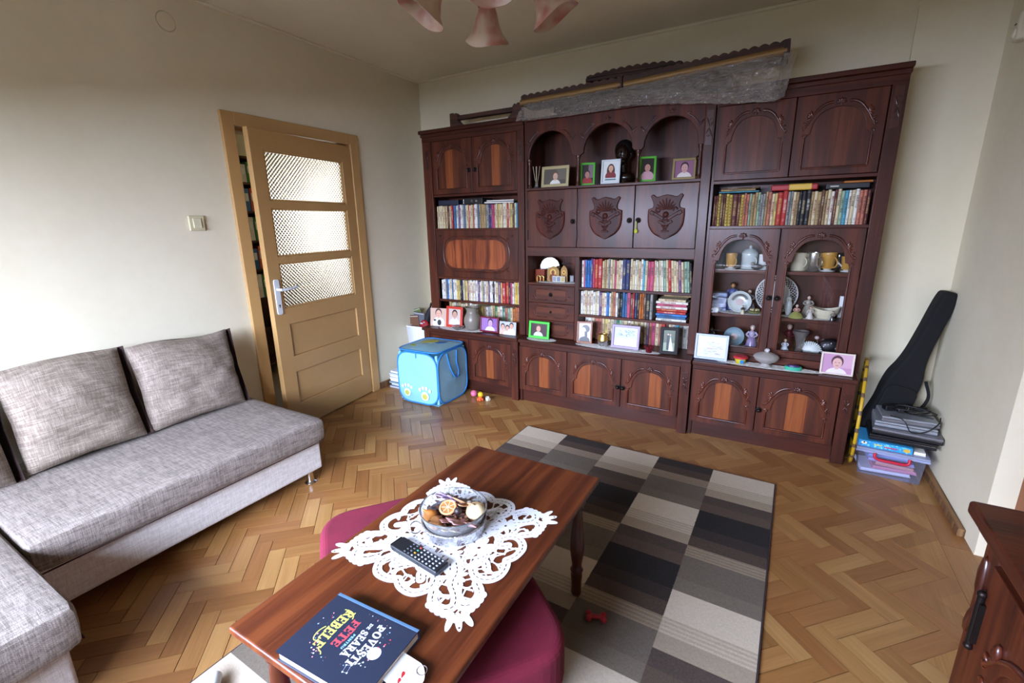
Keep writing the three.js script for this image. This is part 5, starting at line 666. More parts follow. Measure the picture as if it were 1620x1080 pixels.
// ------------------------------------------------------------------ rug, coffee table and what lies on it
{
  const C = { cr: '#c4b7a2', cr2: '#b2a48f', tp: '#9d8e79', dg: '#4a3e36', gb: '#55463b', bk: '#1e1917', dk: '#2f2722', br: '#4a3b31', tl: '#8a7a66', gr: '#675d51', g2: '#6f6557' };
  const S = ['cr', 'cr', 'cr2', 'tp', 'dg', 'gb', 'bk', 'bk', 'dk', 'br', 'tl', 'gr', 'gr', 'g2'], rows = 32, L = 2.37;
  const tex = canvasTex(1024, 1536, (q, W, Hh) => { const r = rng(8); const rh = Hh / rows; for (let c = 0; c < 5; c++) for (let k = 0; k < rows; k++) { const n = S[(k + (c % 2 ? 8 : 0)) % 14], base = hex(C[n]); q.fillStyle = C[n]; q.fillRect(c * W / 5 - 1, k * rh, W / 5 + 2, rh + 1); for (let y = 0; y < rh + 1; y += 2) for (let x = 0; x < W / 5 + 1; x += 2) { const d = (r() - 0.5) * 13 + (n === 'tl' || n === 'cr2' ? (Math.floor(y / 6) % 2 ? 9 : -9) : 0); q.fillStyle = `rgb(${base[0] + d | 0},${base[1] + d | 0},${base[2] + d | 0})`; q.fillRect(c * W / 5 + x + (r() - 0.5) * 4, k * rh + y, 2.5, 2.5); } } });
  const bump = dataTex(256, 256, (u, v) => { const k = 255 * fbm(u * 64, v * 64, 64, 64, 19, 2); return [k, k, k]; }, false, 0.25, 0.25);
  const rug = thing('area_rug', 'checked rug of grey, black and cream stripes under the coffee table', 'rug', [2.291, 0.0005, 2.07], -0.021);
  const g = new THREE.BoxGeometry(1.535, 0.011, L, 1, 1, 1).translate(0, 0.0055, 0);
  const gi = g.toNonIndexed(), p = gi.attributes.position, uv = gi.attributes.uv; for (let i = 0; i < p.count; i++) uv.setXY(i, p.getX(i) / 1.535 + 0.5, 0.5 - p.getZ(i) / L);
  part(rug, 'pile', gi, std({ map: tex, roughness: 1, bumpMap: bump, bumpScale: 0.0008 })); part(rug, 'edging', mrg([lim(-0.774, -0.768, 0, 0.01, -L / 2, L / 2, 0.002), lim(0.768, 0.774, 0, 0.01, -L / 2, L / 2, 0.002), lim(-0.774, 0.774, 0, 0.01, -L / 2 - 0.006, -L / 2, 0.002), lim(-0.774, 0.774, 0, 0.01, L / 2, L / 2 + 0.006, 0.002)]), plain(0x3a2c30, 0.95));
}
const TT = 0.5, YR = 0.0116;
const tableWood = phy({ map: texTable, roughness: 0.38, clearcoat: 0.35, clearcoatRoughness: 0.3, bumpMap: grainBump, bumpScale: 0.0003 });
{
  const x0 = 1.945, x1 = 2.492, z0 = 2.075, z1 = 3.118, t = thing('coffee_table', 'long mahogany coffee table with turned legs over the red ottoman', 'table', [2.218, YR, 2.597]);
  wpart(t, 'tabletop', lim(x0, x1, TT - 0.022, TT, z0, z1, 0.007), tableWood);
  wpart(t, 'apron', mrg([lim(x0 + 0.06, x1 - 0.06, TT - 0.07, TT - 0.022, z0 + 0.045, z0 + 0.063), lim(x0 + 0.06, x1 - 0.06, TT - 0.07, TT - 0.022, z1 - 0.063, z1 - 0.045), lim(x0 + 0.045, x0 + 0.063, TT - 0.07, TT - 0.022, z0 + 0.06, z1 - 0.06), lim(x1 - 0.063, x1 - 0.045, TT - 0.07, TT - 0.022, z0 + 0.06, z1 - 0.06)]), tableWood);
  const lg = mrg([bx(0.046, 0.075, 0.046, 0, TT - 0.022 - 0.0375 - YR, 0, 0.003), lathe([[0, 0], [0.017, 0], [0.02, 0.01], [0.0195, 0.055], [0.022, 0.09], [0.018, 0.1], [0.025, 0.112], [0.018, 0.125], [0.019, 0.14], [0.027, 0.2], [0.0275, 0.225], [0.023, 0.29], [0.019, 0.345], [0.016, 0.372], [0.022, 0.38], [0.022, 0.392]], 20)]);
  for (const x of [x0 + 0.068, x1 - 0.06]) for (const z of [z0 + 0.06, z1 - 0.06]) wpart(t, 'leg', lg.clone().translate(x, YR, z), tableWood);
}
{ // lace centrepiece, cut as bars, tapes and flowers
  const N = 1400, tex = canvasTex(N, N, (q) => {
    q.fillStyle = '#000'; q.fillRect(0, 0, N, N); q.translate(N / 2, N / 2); q.scale(N / 2, N / 2); q.lineCap = 'round'; q.lineJoin = 'round'; q.strokeStyle = q.fillStyle = '#fff';
    const r = rng(23); const outline = () => { q.beginPath(); for (let k = 0; k < 4; k++) { const a = k * PI / 2, c = Math.cos(a), s = Math.sin(a), P = (x, y) => [x * c - y * s, x * s + y * c]; const pts = [[0.8, -0.84], [0.82, -0.6], [0.7, -0.44], [0.82, -0.3], [0.84, -0.1], [0.74, 0], [0.84, 0.1], [0.82, 0.3], [0.7, 0.44], [0.82, 0.6], [0.8, 0.84]]; pts.forEach(([x, y], i) => { const p = P(x, y); (k === 0 && i === 0) ? q.moveTo(...p) : q.lineTo(...p); }); } q.closePath(); };
    q.save(); outline(); q.clip(); q.lineWidth = 0.016; // net of bars
    const pt = []; for (let i = 0; i < 620; i++) pt.push([r() * 1.8 - 0.9, r() * 1.8 - 0.9]);
    for (const a of pt) { const d = pt.map((b) => [Math.hypot(a[0] - b[0], a[1] - b[1]), b]).sort((u, v) => u[0] - v[0]); for (let j = 1; j < 5; j++) { q.beginPath(); q.moveTo(...a); q.lineTo(...d[j][1]); q.stroke(); } q.beginPath(); q.arc(a[0], a[1], 0.016, 0, 7); q.fill(); }
    q.restore();
    const tape = (pts, w = 0.095) => { const draw = () => { q.beginPath(); pts.forEach((p, i) => { if (!i) q.moveTo(...p); else { const m = [(pts[i - 1][0] + p[0]) / 2, (pts[i - 1][1] + p[1]) / 2]; q.quadraticCurveTo(...pts[i - 1], ...m); if (i === pts.length - 1) q.lineTo(...p); } }); q.stroke(); }; q.strokeStyle = '#fff'; q.lineWidth = w; draw(); q.strokeStyle = '#000'; q.lineWidth = w * 0.13; q.setLineDash([0.028, 0.03]); draw(); q.setLineDash([]); q.strokeStyle = '#fff'; };
    const flower = (x, y, R_, n = 8) => { q.fillStyle = '#fff'; for (let i = 0; i < n; i++) { const a = i / n * 2 * PI; q.save(); q.translate(x, y); q.rotate(a); q.beginPath(); q.ellipse(R_ * 0.58, 0, R_ * 0.44, R_ * 0.2, 0, 0, 7); q.fill(); q.restore(); } q.beginPath(); q.arc(x, y, R_ * 0.3, 0, 7); q.fill(); q.fillStyle = '#000'; q.beginPath(); q.arc(x, y, R_ * 0.12, 0, 7); q.fill(); q.fillStyle = '#fff'; };
    for (let k = 0; k < 4; k++) { q.save(); q.rotate(k * PI / 2);
      for (const m of [1, -1]) { q.save(); q.scale(1, m);
        tape([[0.8, 0.0], [0.86, 0.1], [0.86, 0.26], [0.74, 0.36], [0.6, 0.34], [0.52, 0.22], [0.6, 0.12], [0.68, 0.2]]); tape([[0.72, 0.42], [0.84, 0.5], [0.84, 0.66], [0.74, 0.72], [0.62, 0.62], [0.56, 0.5], [0.4, 0.46], [0.3, 0.34]], 0.1); tape([[0.5, 0.0], [0.6, 0.06], [0.56, 0.3], [0.4, 0.28], [0.36, 0.12]], 0.06);
        for (let i = 0; i < 6; i++) { q.beginPath(); q.arc(0.86 + 0.012 * Math.sin(i), 0.5 + i * 0.062, 0.042, 0, 7); q.fill(); } q.restore(); }
      for (const [dx, dy, rt] of [[0.84, 0.84, PI / 4], [0.78, 0.88, PI / 2.6], [0.88, 0.78, PI / 9]]) { q.save(); q.translate(dx, dy); q.rotate(rt); q.beginPath(); q.ellipse(0.02, 0, 0.1, 0.032, 0, 0, 7); q.fill(); q.restore(); }
      q.fillStyle = '#000'; q.beginPath(); q.arc(0.9, 0.9, 0.012, 0, 7); q.fill(); q.fillStyle = '#fff';
      flower(0.42, 0.0, 0.17); flower(0.46, 0.46, 0.14, 8); flower(0.22, 0.24, 0.13, 7); q.restore(); }
    tape([[0.24, 0], [0.2, 0.16], [0, 0.22], [-0.2, 0.16], [-0.24, 0], [-0.2, -0.16], [0, -0.22], [0.2, -0.16], [0.24, 0]], 0.07); flower(0, 0, 0.17, 9);
  }, false);
  const o = thing('lace_tablecloth', 'square white lace centrepiece spread over the coffee table', 'tablecloth', [2.205, TT + 0.0006, 2.597]);
  const c = [[1.927, 2.842], [1.985, 2.325], [2.47, 2.345], [2.452, 2.885]].map(([x, z]) => V3(x - 2.205, 0, z - 2.597)); // corners: near-left, far-left, far-right, near-right
  const n = 24, pos = [], uv = [], idx = []; for (let j = 0; j <= n; j++) for (let i = 0; i <= n; i++) { const u = i / n, v = j / n, a = c[0].clone().lerp(c[3], u), b = c[1].clone().lerp(c[2], u), q = a.lerp(b, v); pos.push(q.x, 0.0011 + 0.0004 * Math.sin(i * 1.7 + j * 2.3), q.z); uv.push(u, v); }
  for (let j = 0; j < n; j++) for (let i = 0; i < n; i++) { const a = j * (n + 1) + i, b = a + n + 1; idx.push(a, a + 1, b, b, a + 1, b + 1); }
  const g = new THREE.BufferGeometry(); g.setAttribute('position', new THREE.Float32BufferAttribute(pos, 3)); g.setAttribute('uv', new THREE.Float32BufferAttribute(uv, 2)); g.setIndex(idx); g.computeVertexNormals();
  const top = fin(g, 'keep'), low = top.clone().translate(0, -0.0009, 0);
  part(o, 'lace', mrg([top, low]), std({ color: 0xe4e6ea, alphaMap: tex, alphaTest: 0.5, roughness: 0.9, side: THREE.DoubleSide }));
}
{ // bowl of dried flowers
  const bc = V3(2.2, TT + 0.0024, 2.57), b = thing('glass_bowl', 'round cut-glass bowl in a silver holder on the lace', 'bowl', [bc.x, bc.y, bc.z]);
  const band = std({ map: dataTex(256, 64, (u, v) => { const k = 150 + 90 * fbm(u * 30, v * 6, 30, 6, 12, 3) + (Math.sin(u * 2 * PI * 40) > 0.6 && v > 0.8 ? -40 : 0); return [k, k, k + 4]; }, true, 0.2, 0.05), metalness: 0.92, roughness: 0.26, bumpMap: dataTex(256, 64, (u, v) => { const k = 255 * fbm(u * 40, v * 8, 40, 8, 14, 3); return [k, k, k]; }, false, 0.2, 0.05), bumpScale: 0.004 });
  part(b, 'silver_holder', lathe([[0, 0], [0.086, 0], [0.092, 0.004], [0.097, 0.034], [0.0995, 0.036], [0.0995, 0.041], [0.0945, 0.042], [0.0915, 0.036], [0.086, 0.006], [0, 0.004]], 48), band);
  part(b, 'bowl', lathe([[0, 0.0045], [0.083, 0.0065], [0.0905, 0.04], [0.1, 0.07], [0.104, 0.078], [0.1, 0.079], [0.096, 0.07], [0.0865, 0.04], [0.08, 0.0105], [0, 0.0085]], 40), phy({ color: 0xf4f8fa, transmission: 0.92, thickness: 0.003, roughness: 0.06, ior: 1.4 }));
  for (const k of [0.75, 0.75 + PI]) { const a = k + PI / 2; part(b, 'handle', fin(new THREE.TorusGeometry(0.017, 0.002, 6, 20)).rotateX(0.5).rotateY(-a).translate(0.116 * Math.cos(a), 0.03, 0.116 * Math.sin(a)), chrome); }
  const pp = (name, label, x, z, y, build) => { const o = thing(name, label, 'dried flower', [bc.x + x, bc.y + y, bc.z + z]); o.userData.group = 'dried flowers in the glass bowl'; build(o); if (y > 0.04) o.scale.setScalar(1.12); return o; };
  const bulb = (c, tip) => (o) => { part(o, 'pod', lathe([[0, -0.016], [0.012, -0.014], [0.019, -0.002], [0.015, 0.01], [0.005, 0.02], [0.003, 0.026], [0, 0.026]], 14), plain(c, 0.6)); part(o, 'tip', fin(new THREE.ConeGeometry(0.0035, 0.012, 6)).translate(0, 0.03, 0), plain(tip, 0.7)); };
  const petals = (c, c2, n, R_) => (o) => { const l = []; for (let i = 0; i < n; i++) { const g = sph(R_, 0, 0, 0, 0.42, 0.12, 1, 8).translate(0, 0, R_ * 0.75); rot(g, -0.5 - 0.3 * (i % 2), i / n * 2 * PI, 0); l.push(g); } part(o, 'petals', mrg(l), plain(c, 0.8)); part(o, 'heart', sph(R_ * 0.35, 0, 0.004, 0, 1, 0.6, 1, 8), plain(c2, 0.8)); };
  const yb = 0.054;
  pp('dried_bulb', 'amber dried physalis pod at the rim of the bowl', -0.055, 0.045, yb, bulb(0xb5732c, 0xb39a68)).rotation.set(0.5, 0, 0.5);
  pp('dried_bulb', 'orange dried bulb beside the amber pod in the bowl', -0.02, 0.062, yb - 0.002, bulb(0xb07848, 0x6a4a2c)).rotation.set(0.9, 0, 0.1);
  pp('dried_flower', 'spiky white and violet dried thistle in the bowl', -0.045, -0.045, yb + 0.012, (o) => { petals(0x8d7c92, 0xd8d2d4, 14, 0.026)(o); part(o, 'tuft', mrg([...Array(18)].map((_, i) => { const g = fin(new THREE.ConeGeometry(0.0025, 0.026, 5)).translate(0, 0.013, 0); return rot(g, 0.7 * Math.sin(i * 2.4), 0, 0.7 * Math.cos(i * 2.4)); })), plain(0xdcd6d8, 0.9)); });
  pp('dried_orange_slice', 'ring-shaped dried orange slice in the middle of the bowl', -0.018, 0.004, yb + 0.016, (o) => { const g = fin(new THREE.TorusGeometry(0.021, 0.0036, 8, 26).rotateX(PI / 2)); part(o, 'rind', g, plain(0xc98c5a, 0.7)); part(o, 'flesh', cyl(0.02, 0.02, 0.003, 0, 0, 0, 22), plain(0x9a6430, 0.7)); part(o, 'segments', mrg([...Array(7)].map((_, i) => rot(bx(0.018, 0.0042, 0.0016, 0.01, 0, 0), 0, i * 0.898, 0))), plain(0xd8b890, 0.7)); }).rotation.set(0.35, 0, -0.1);
  pp('dried_flower', 'brown and white fan of dried petals in the bowl', 0.025, -0.045, yb + 0.01, petals(0xa87c58, 0xe0d8cc, 8, 0.03)); pp('dried_pod', 'pale cream dried seed pod on the far rim of the bowl', 0.062, -0.028, yb + 0.01, (o) => { part(o, 'pod', sph(0.026, 0, 0, 0, 1, 0.9, 1, 16), plain(0xd6c39a, 0.7)); part(o, 'seam', fin(new THREE.TorusGeometry(0.026, 0.0015, 5, 20)).rotateY(0.8), plain(0x8a6a44, 0.8)); });
  pp('dried_flower', 'rosy dried petal curl beside the cream pod', 0.055, 0.025, yb, petals(0xa97c78, 0x6a4038, 5, 0.03)); pp('dried_flower', 'striped pink dried bud below the orange slice', 0.012, 0.04, yb, petals(0xb98a86, 0x7a4a44, 7, 0.02)); pp('dried_flower', 'straw coloured dried flakes at the near side of the bowl', 0.03, 0.064, yb - 0.006, petals(0xcab792, 0x8a7450, 6, 0.019)); pp('dried_berry', 'black dried berry between the petals in the bowl', 0.018, 0.002, yb + 0.014, (o) => { part(o, 'berry', sph(0.011, 0, 0, 0, 1, 1, 1, 12), plain(0x1e1214, 0.5)); part(o, 'calyx', fin(new THREE.ConeGeometry(0.005, 0.006, 5)).translate(0, 0.011, 0), plain(0x3a2a20)); });
  pp('dried_flower', 'dark layer of crushed petals filling the bowl', 0, 0, 0.032, (o) => { part(o, 'petals', sph(0.08, 0, 0, 0, 1, 0.2, 1, 22), plain(0x4a3028, 0.95)); part(o, 'flakes', mrg([...Array(40)].map((_, i) => { const a = i * 2.4, q = 0.07 * Math.sqrt(i / 40); return rot(bx(0.016, 0.002, 0.01), 0.5 * Math.sin(i), a, 0.4).translate(q * Math.cos(a), 0.016, q * Math.sin(a)); })), plain(0x8a5f48, 0.9)); });
}
{ // remote control
  const a = onY(631, 858, TT + 0.015), b = onY(697, 897, TT + 0.015), yaw = Math.atan2(-(b.z - a.z), b.x - a.x);
  const r = thing('remote_control', 'black television remote with white keys lying on the lace', 'remote', [(a.x + b.x) / 2, TT + 0.0026, (a.z + b.z) / 2], yaw); const L = 0.185, W_ = 0.05;
  part(r, 'case', bx(L, 0.017, W_, 0, 0.0085, 0, 0.005), plain(0x17191d, 0.45)); const keys = { white: [], red: [], green: [], yellow: [], dark: [] };
  for (let i = 0; i < 9; i++) for (let j = 0; j < 4; j++) { const x = 0.078 - i * 0.0145, z = -0.017 + j * 0.0113; (i === 6 ? keys[['red', 'green', 'yellow', 'white'][j]] : (i < 6 ? keys.white : keys.dark)).push(bx(0.0062, 0.003, 0.0045, x, 0.0176, z, 0.001)); }
  for (const [k, c] of [['white', 0x8d95a0], ['red', 0xb0382c], ['green', 0x2c8a6a], ['yellow', 0xc08a2c], ['dark', 0x4a4e56]]) part(r, `${k}_keys`, mrg(keys[k]), plain(c, 0.4)); part(r, 'end_cap', bx(0.012, 0.014, W_ * 0.86, -L / 2 - 0.001, 0.0085, 0, 0.003), plain(0x0c0d10, 0.2));
}
{ // storybook with bookmark
  const T2 = 0.0255, x0 = 2.126, x1 = 2.372, z0 = 2.93, z1 = 3.108;
  const cover = canvasTex(900, 1240, (q, W, Hh) => { // portrait: title reads across
    q.fillStyle = '#1d2538'; q.fillRect(0, 0, W, Hh); const r = rng(6); q.globalAlpha = 0.1; q.fillStyle = '#6f86b8'; for (let i = 0; i < 900; i++) q.fillRect(r() * W, r() * Hh, 3 + r() * 26, 2); q.globalAlpha = 0.28; q.fillStyle = '#4a5f94'; q.font = 'bold 60px sans-serif'; q.textAlign = 'center'; q.globalAlpha = 1;
    const word = (t, cx, y, size, width, col, font = 'serif', amp = 0) => { q.fillStyle = q.strokeStyle = col; q.font = `bold ${size}px ${font}`; q.textAlign = 'left'; q.lineWidth = size * 0.035; const ws = [...t].map((ch) => q.measureText(ch).width), sum = ws.reduce((a, b) => a + b, 0), sq = width / sum; let x = cx - width / 2; [...t].forEach((ch, i) => { const e = Math.sin(i / Math.max(1, t.length - 1) * PI); q.save(); q.translate(x, y + amp * e); q.scale(sq * 0.97, 1 + 0.12 * e); q.fillText(ch, 0, 0); q.strokeText(ch, 0, 0); q.restore(); x += ws[i] * sq; }); };
    word('POVEȘTI', 395, 455, 125, 530, '#e3ebee', 'serif', -34); word('DE', 200, 560, 52, 80, '#e3ebee'); word('SEARĂ', 440, 580, 120, 350, '#e3ebee', 'serif', -10); word('PENTRU', 455, 634, 40, 210, '#7fb4c4', 'sans-serif'); word('FETE', 385, 772, 135, 370, '#d8444c'); word('REBELE', 395, 945, 160, 530, '#d8d95c', 'serif', 30);
    q.strokeStyle = '#d8d95c'; q.lineWidth = 12; q.beginPath(); q.moveTo(150, 985); q.bezierCurveTo(120, 880, 150, 820, 215, 800); q.stroke(); q.beginPath(); q.moveTo(420, 1000); q.bezierCurveTo(520, 1060, 640, 1010, 600, 950); q.stroke(); q.beginPath(); q.moveTo(645, 860); q.bezierCurveTo(690, 840, 660, 790, 705, 770); q.stroke();
    q.fillStyle = '#cfe6ea'; q.beginPath(); q.arc(440, 255, 76, 0, 7); q.fill(); q.fillStyle = '#b4d3da'; for (const [x, y, t] of [[415, 240, 13], [460, 275, 19], [468, 228, 8]]) { q.beginPath(); q.arc(x, y, t, 0, 7); q.fill(); }
    const st = [[570, 285], [600, 310], [620, 345], [650, 370], [735, 350], [745, 400], [670, 420], [650, 370]]; q.strokeStyle = '#cfd9e4'; q.lineWidth = 2.5; q.beginPath(); st.forEach(([x, y], i) => i ? q.lineTo(x, y) : q.moveTo(x, y)); q.stroke(); q.fillStyle = '#e9f1f4'; st.forEach(([x, y]) => { q.beginPath(); q.arc(x, y, 9, 0, 7); q.fill(); });
    for (let i = 0; i < 60; i++) { const a = r() * 2 * PI, d = 330 + r() * 110; q.fillStyle = ['#d8444c', '#e3ebee', '#7fb4c4', '#d98a8e'][i % 4]; q.beginPath(); q.arc(400 + d * 0.9 * Math.cos(a), 640 + d * 1.1 * Math.sin(a), 3 + r() * 6, 0, 7); q.fill(); }
  });
  const b = thing('storybook', 'dark blue hardback storybook with hand-lettered title on the coffee table', 'book', [(x0 + x1) / 2, TT + 0.0006, (z0 + z1) / 2], 0.05); const w = x1 - x0, d = z1 - z0; const nv = plain(0x1d2538, 0.5), wx = w / 2, dz = d / 2;
  const pl = new THREE.PlaneGeometry(d, w); pl.rotateX(-PI / 2); pl.rotateY(-PI / 2); // text right = +z, text down = -x
  part(b, 'cover', mrg([lim(-wx, wx, 0, 0.003, -dz, dz, 0.001), lim(-wx, wx, T2 - 0.003, T2, -dz, dz, 0.001), lim(-wx, wx, 0.0005, T2 - 0.0005, -dz - 0.002, -dz + 0.0015, 0.001)]), nv); part(b, 'cover_print', fin(pl.translate(0, T2 + 0.0003, 0.002), 'keep'), phy({ map: cover, roughness: 0.5, clearcoat: 0.2, clearcoatRoughness: 0.3 })); part(b, 'pages', lim(-wx + 0.004, wx - 0.004, 0.003, T2 - 0.003, -dz + 0.0018, dz - 0.004), paper); part(b, 'spine_band', lim(-wx, wx, T2 + 0.0001, T2 + 0.0009, -dz - 0.001, -dz + 0.006, 0.0003), plain(0x4a6a86, 0.5));
  const m = onY(657, 1014, TT + 0.012), bm = thing('paper_bookmark', 'white paper bookmark with small red hearts sticking out of the storybook', 'bookmark', [2.39, TT + 0.012, 3.005]);
  const sh = new THREE.Shape(); sh.moveTo(-0.03, -0.035); sh.lineTo(0.03, -0.04); sh.quadraticCurveTo(0.065, -0.03, 0.055, 0.005); sh.quadraticCurveTo(0.04, 0.03, 0.02, 0.03); sh.lineTo(-0.03, 0.032); part(bm, 'card', fin(rot(new THREE.ExtrudeGeometry(sh, { depth: 0.0008, bevelEnabled: false }), -PI / 2, 0, 0)), white);
  const heart = (x, z, s) => { const h = new THREE.Shape(); h.moveTo(0, -s); h.bezierCurveTo(-s * 1.6, s * 0.2, -s * 0.7, s * 1.3, 0, s * 0.5); h.bezierCurveTo(s * 0.7, s * 1.3, s * 1.6, s * 0.2, 0, -s); return rot(fin(new THREE.ExtrudeGeometry(h, { depth: 0.0004, bevelEnabled: false })), -PI / 2, 0.5, 0).translate(x, 0.001, z); };
  part(bm, 'hearts', mrg([heart(0.012, 0.008, 0.007), heart(0.014, 0.022, 0.006)]), plain(0xc02a30, 0.6)); part(bm, 'drawing', fin(new THREE.TorusGeometry(0.011, 0.0008, 4, 20).rotateX(PI / 2)).translate(0.038, 0.0014, -0.018), plain(0x6a5a58));
}
{ // ottoman
  const red = std({ map: dataTex(256, 256, (u, v) => { const s = fbm(u * 6, v * 6, 6, 6, 44, 4), f = noise(u * 120, v * 120, 120, 120, 46); return lerp3([92, 10, 34], [122, 20, 48], clamp(s * 0.8 + f * 0.35)); }, true, 0.4, 0.4), roughness: 0.9, bumpMap: weaveBump, bumpScale: 0.0008 });
  const o = thing('ottoman', 'square wine-red upholstered ottoman standing cornerwise under the coffee table', 'ottoman', [2.125, YR, 2.635], -0.663); const S = 0.864, S2 = 0.61;
  const sh = rrShape(S, S2, 0.13), top = new THREE.ExtrudeGeometry(sh, { depth: 0.09, bevelEnabled: true, bevelThickness: 0.028, bevelSize: 0.028, bevelOffset: -0.028, bevelSegments: 5, curveSegments: 10 }); top.rotateX(-PI / 2); top.translate(0, 0.245, 0);
  part(o, 'cushion', fin(top), red); const ring = (r, y) => tube(rrShape(S - 2 * r, S2 - 2 * r, 0.13).getSpacedPoints(80).slice(0, 80).map((q) => V3(q.x, y, q.y)), 0.0045, 160, 6, true); part(o, 'piping', mrg([ring(0.012, 0.348), ring(0.004, 0.235)]), red);
  part(o, 'frame', lim(-S / 2 + 0.06, S / 2 - 0.06, 0.16, 0.22, -S2 / 2 + 0.06, S2 / 2 - 0.06, 0.01), plain(0x1a1211, 0.6));
  const lg = lathe([[0, 0], [0.018, 0], [0.022, 0.01], [0.016, 0.03], [0.02, 0.05], [0.034, 0.075], [0.038, 0.1], [0.03, 0.125], [0.02, 0.14], [0.03, 0.155], [0.03, 0.2]], 20); for (const x of [-1, 1]) for (const z of [-1, 1]) part(o, 'leg', lg, phy({ color: 0x141011, roughness: 0.25, clearcoat: 0.6 }), [x * (S / 2 - 0.1), 0, z * (S2 / 2 - 0.1)]);
}
{ // small things on the rug
  const p = onY(943, 979, YR), b = thing('toy_bone', 'small red rubber dog bone on the rug beside the table leg', 'toy', [p.x, YR, p.z], 0.35); part(b, 'shaft', rot(cyl(0.008, 0.008, 0.045, 0, 0, 0, 10), 0, 0, PI / 2).translate(0, 0.011, 0), plain(0xa81424, 0.5)); part(b, 'knuckles', mrg([[-1, -1], [-1, 1], [1, -1], [1, 1]].map(([x, z]) => sph(0.0115, x * 0.027, 0.0115, z * 0.011, 1, 1, 1, 10))), plain(0xa81424, 0.5));
  const a = onY(333, 1062, 0.035), c = thing('lotion_tube', 'white plastic tube with flip cap lying on the rug by the table corner', 'tube', [a.x + 0.05, YR, a.z + 0.02], -0.62); part(c, 'body', rot(cyl(0.023, 0.019, 0.16, 0, 0, 0, 20), 0, 0, -PI / 2).translate(0.1, 0.0235, 0), plain(0xd3dcd4, 0.35)); part(c, 'cap', rot(cyl(0.021, 0.023, 0.045, 0, 0, 0, 20), 0, 0, PI / 2).translate(-0.004, 0.0235, 0), plain(0xdfe6e0, 0.3)); part(c, 'label', rot(cyl(0.0228, 0.0212, 0.05, 0, 0, 0, 20), 0, 0, -PI / 2).translate(0.07, 0.0237, 0), plain(0xa9b7a8, 0.4));
}
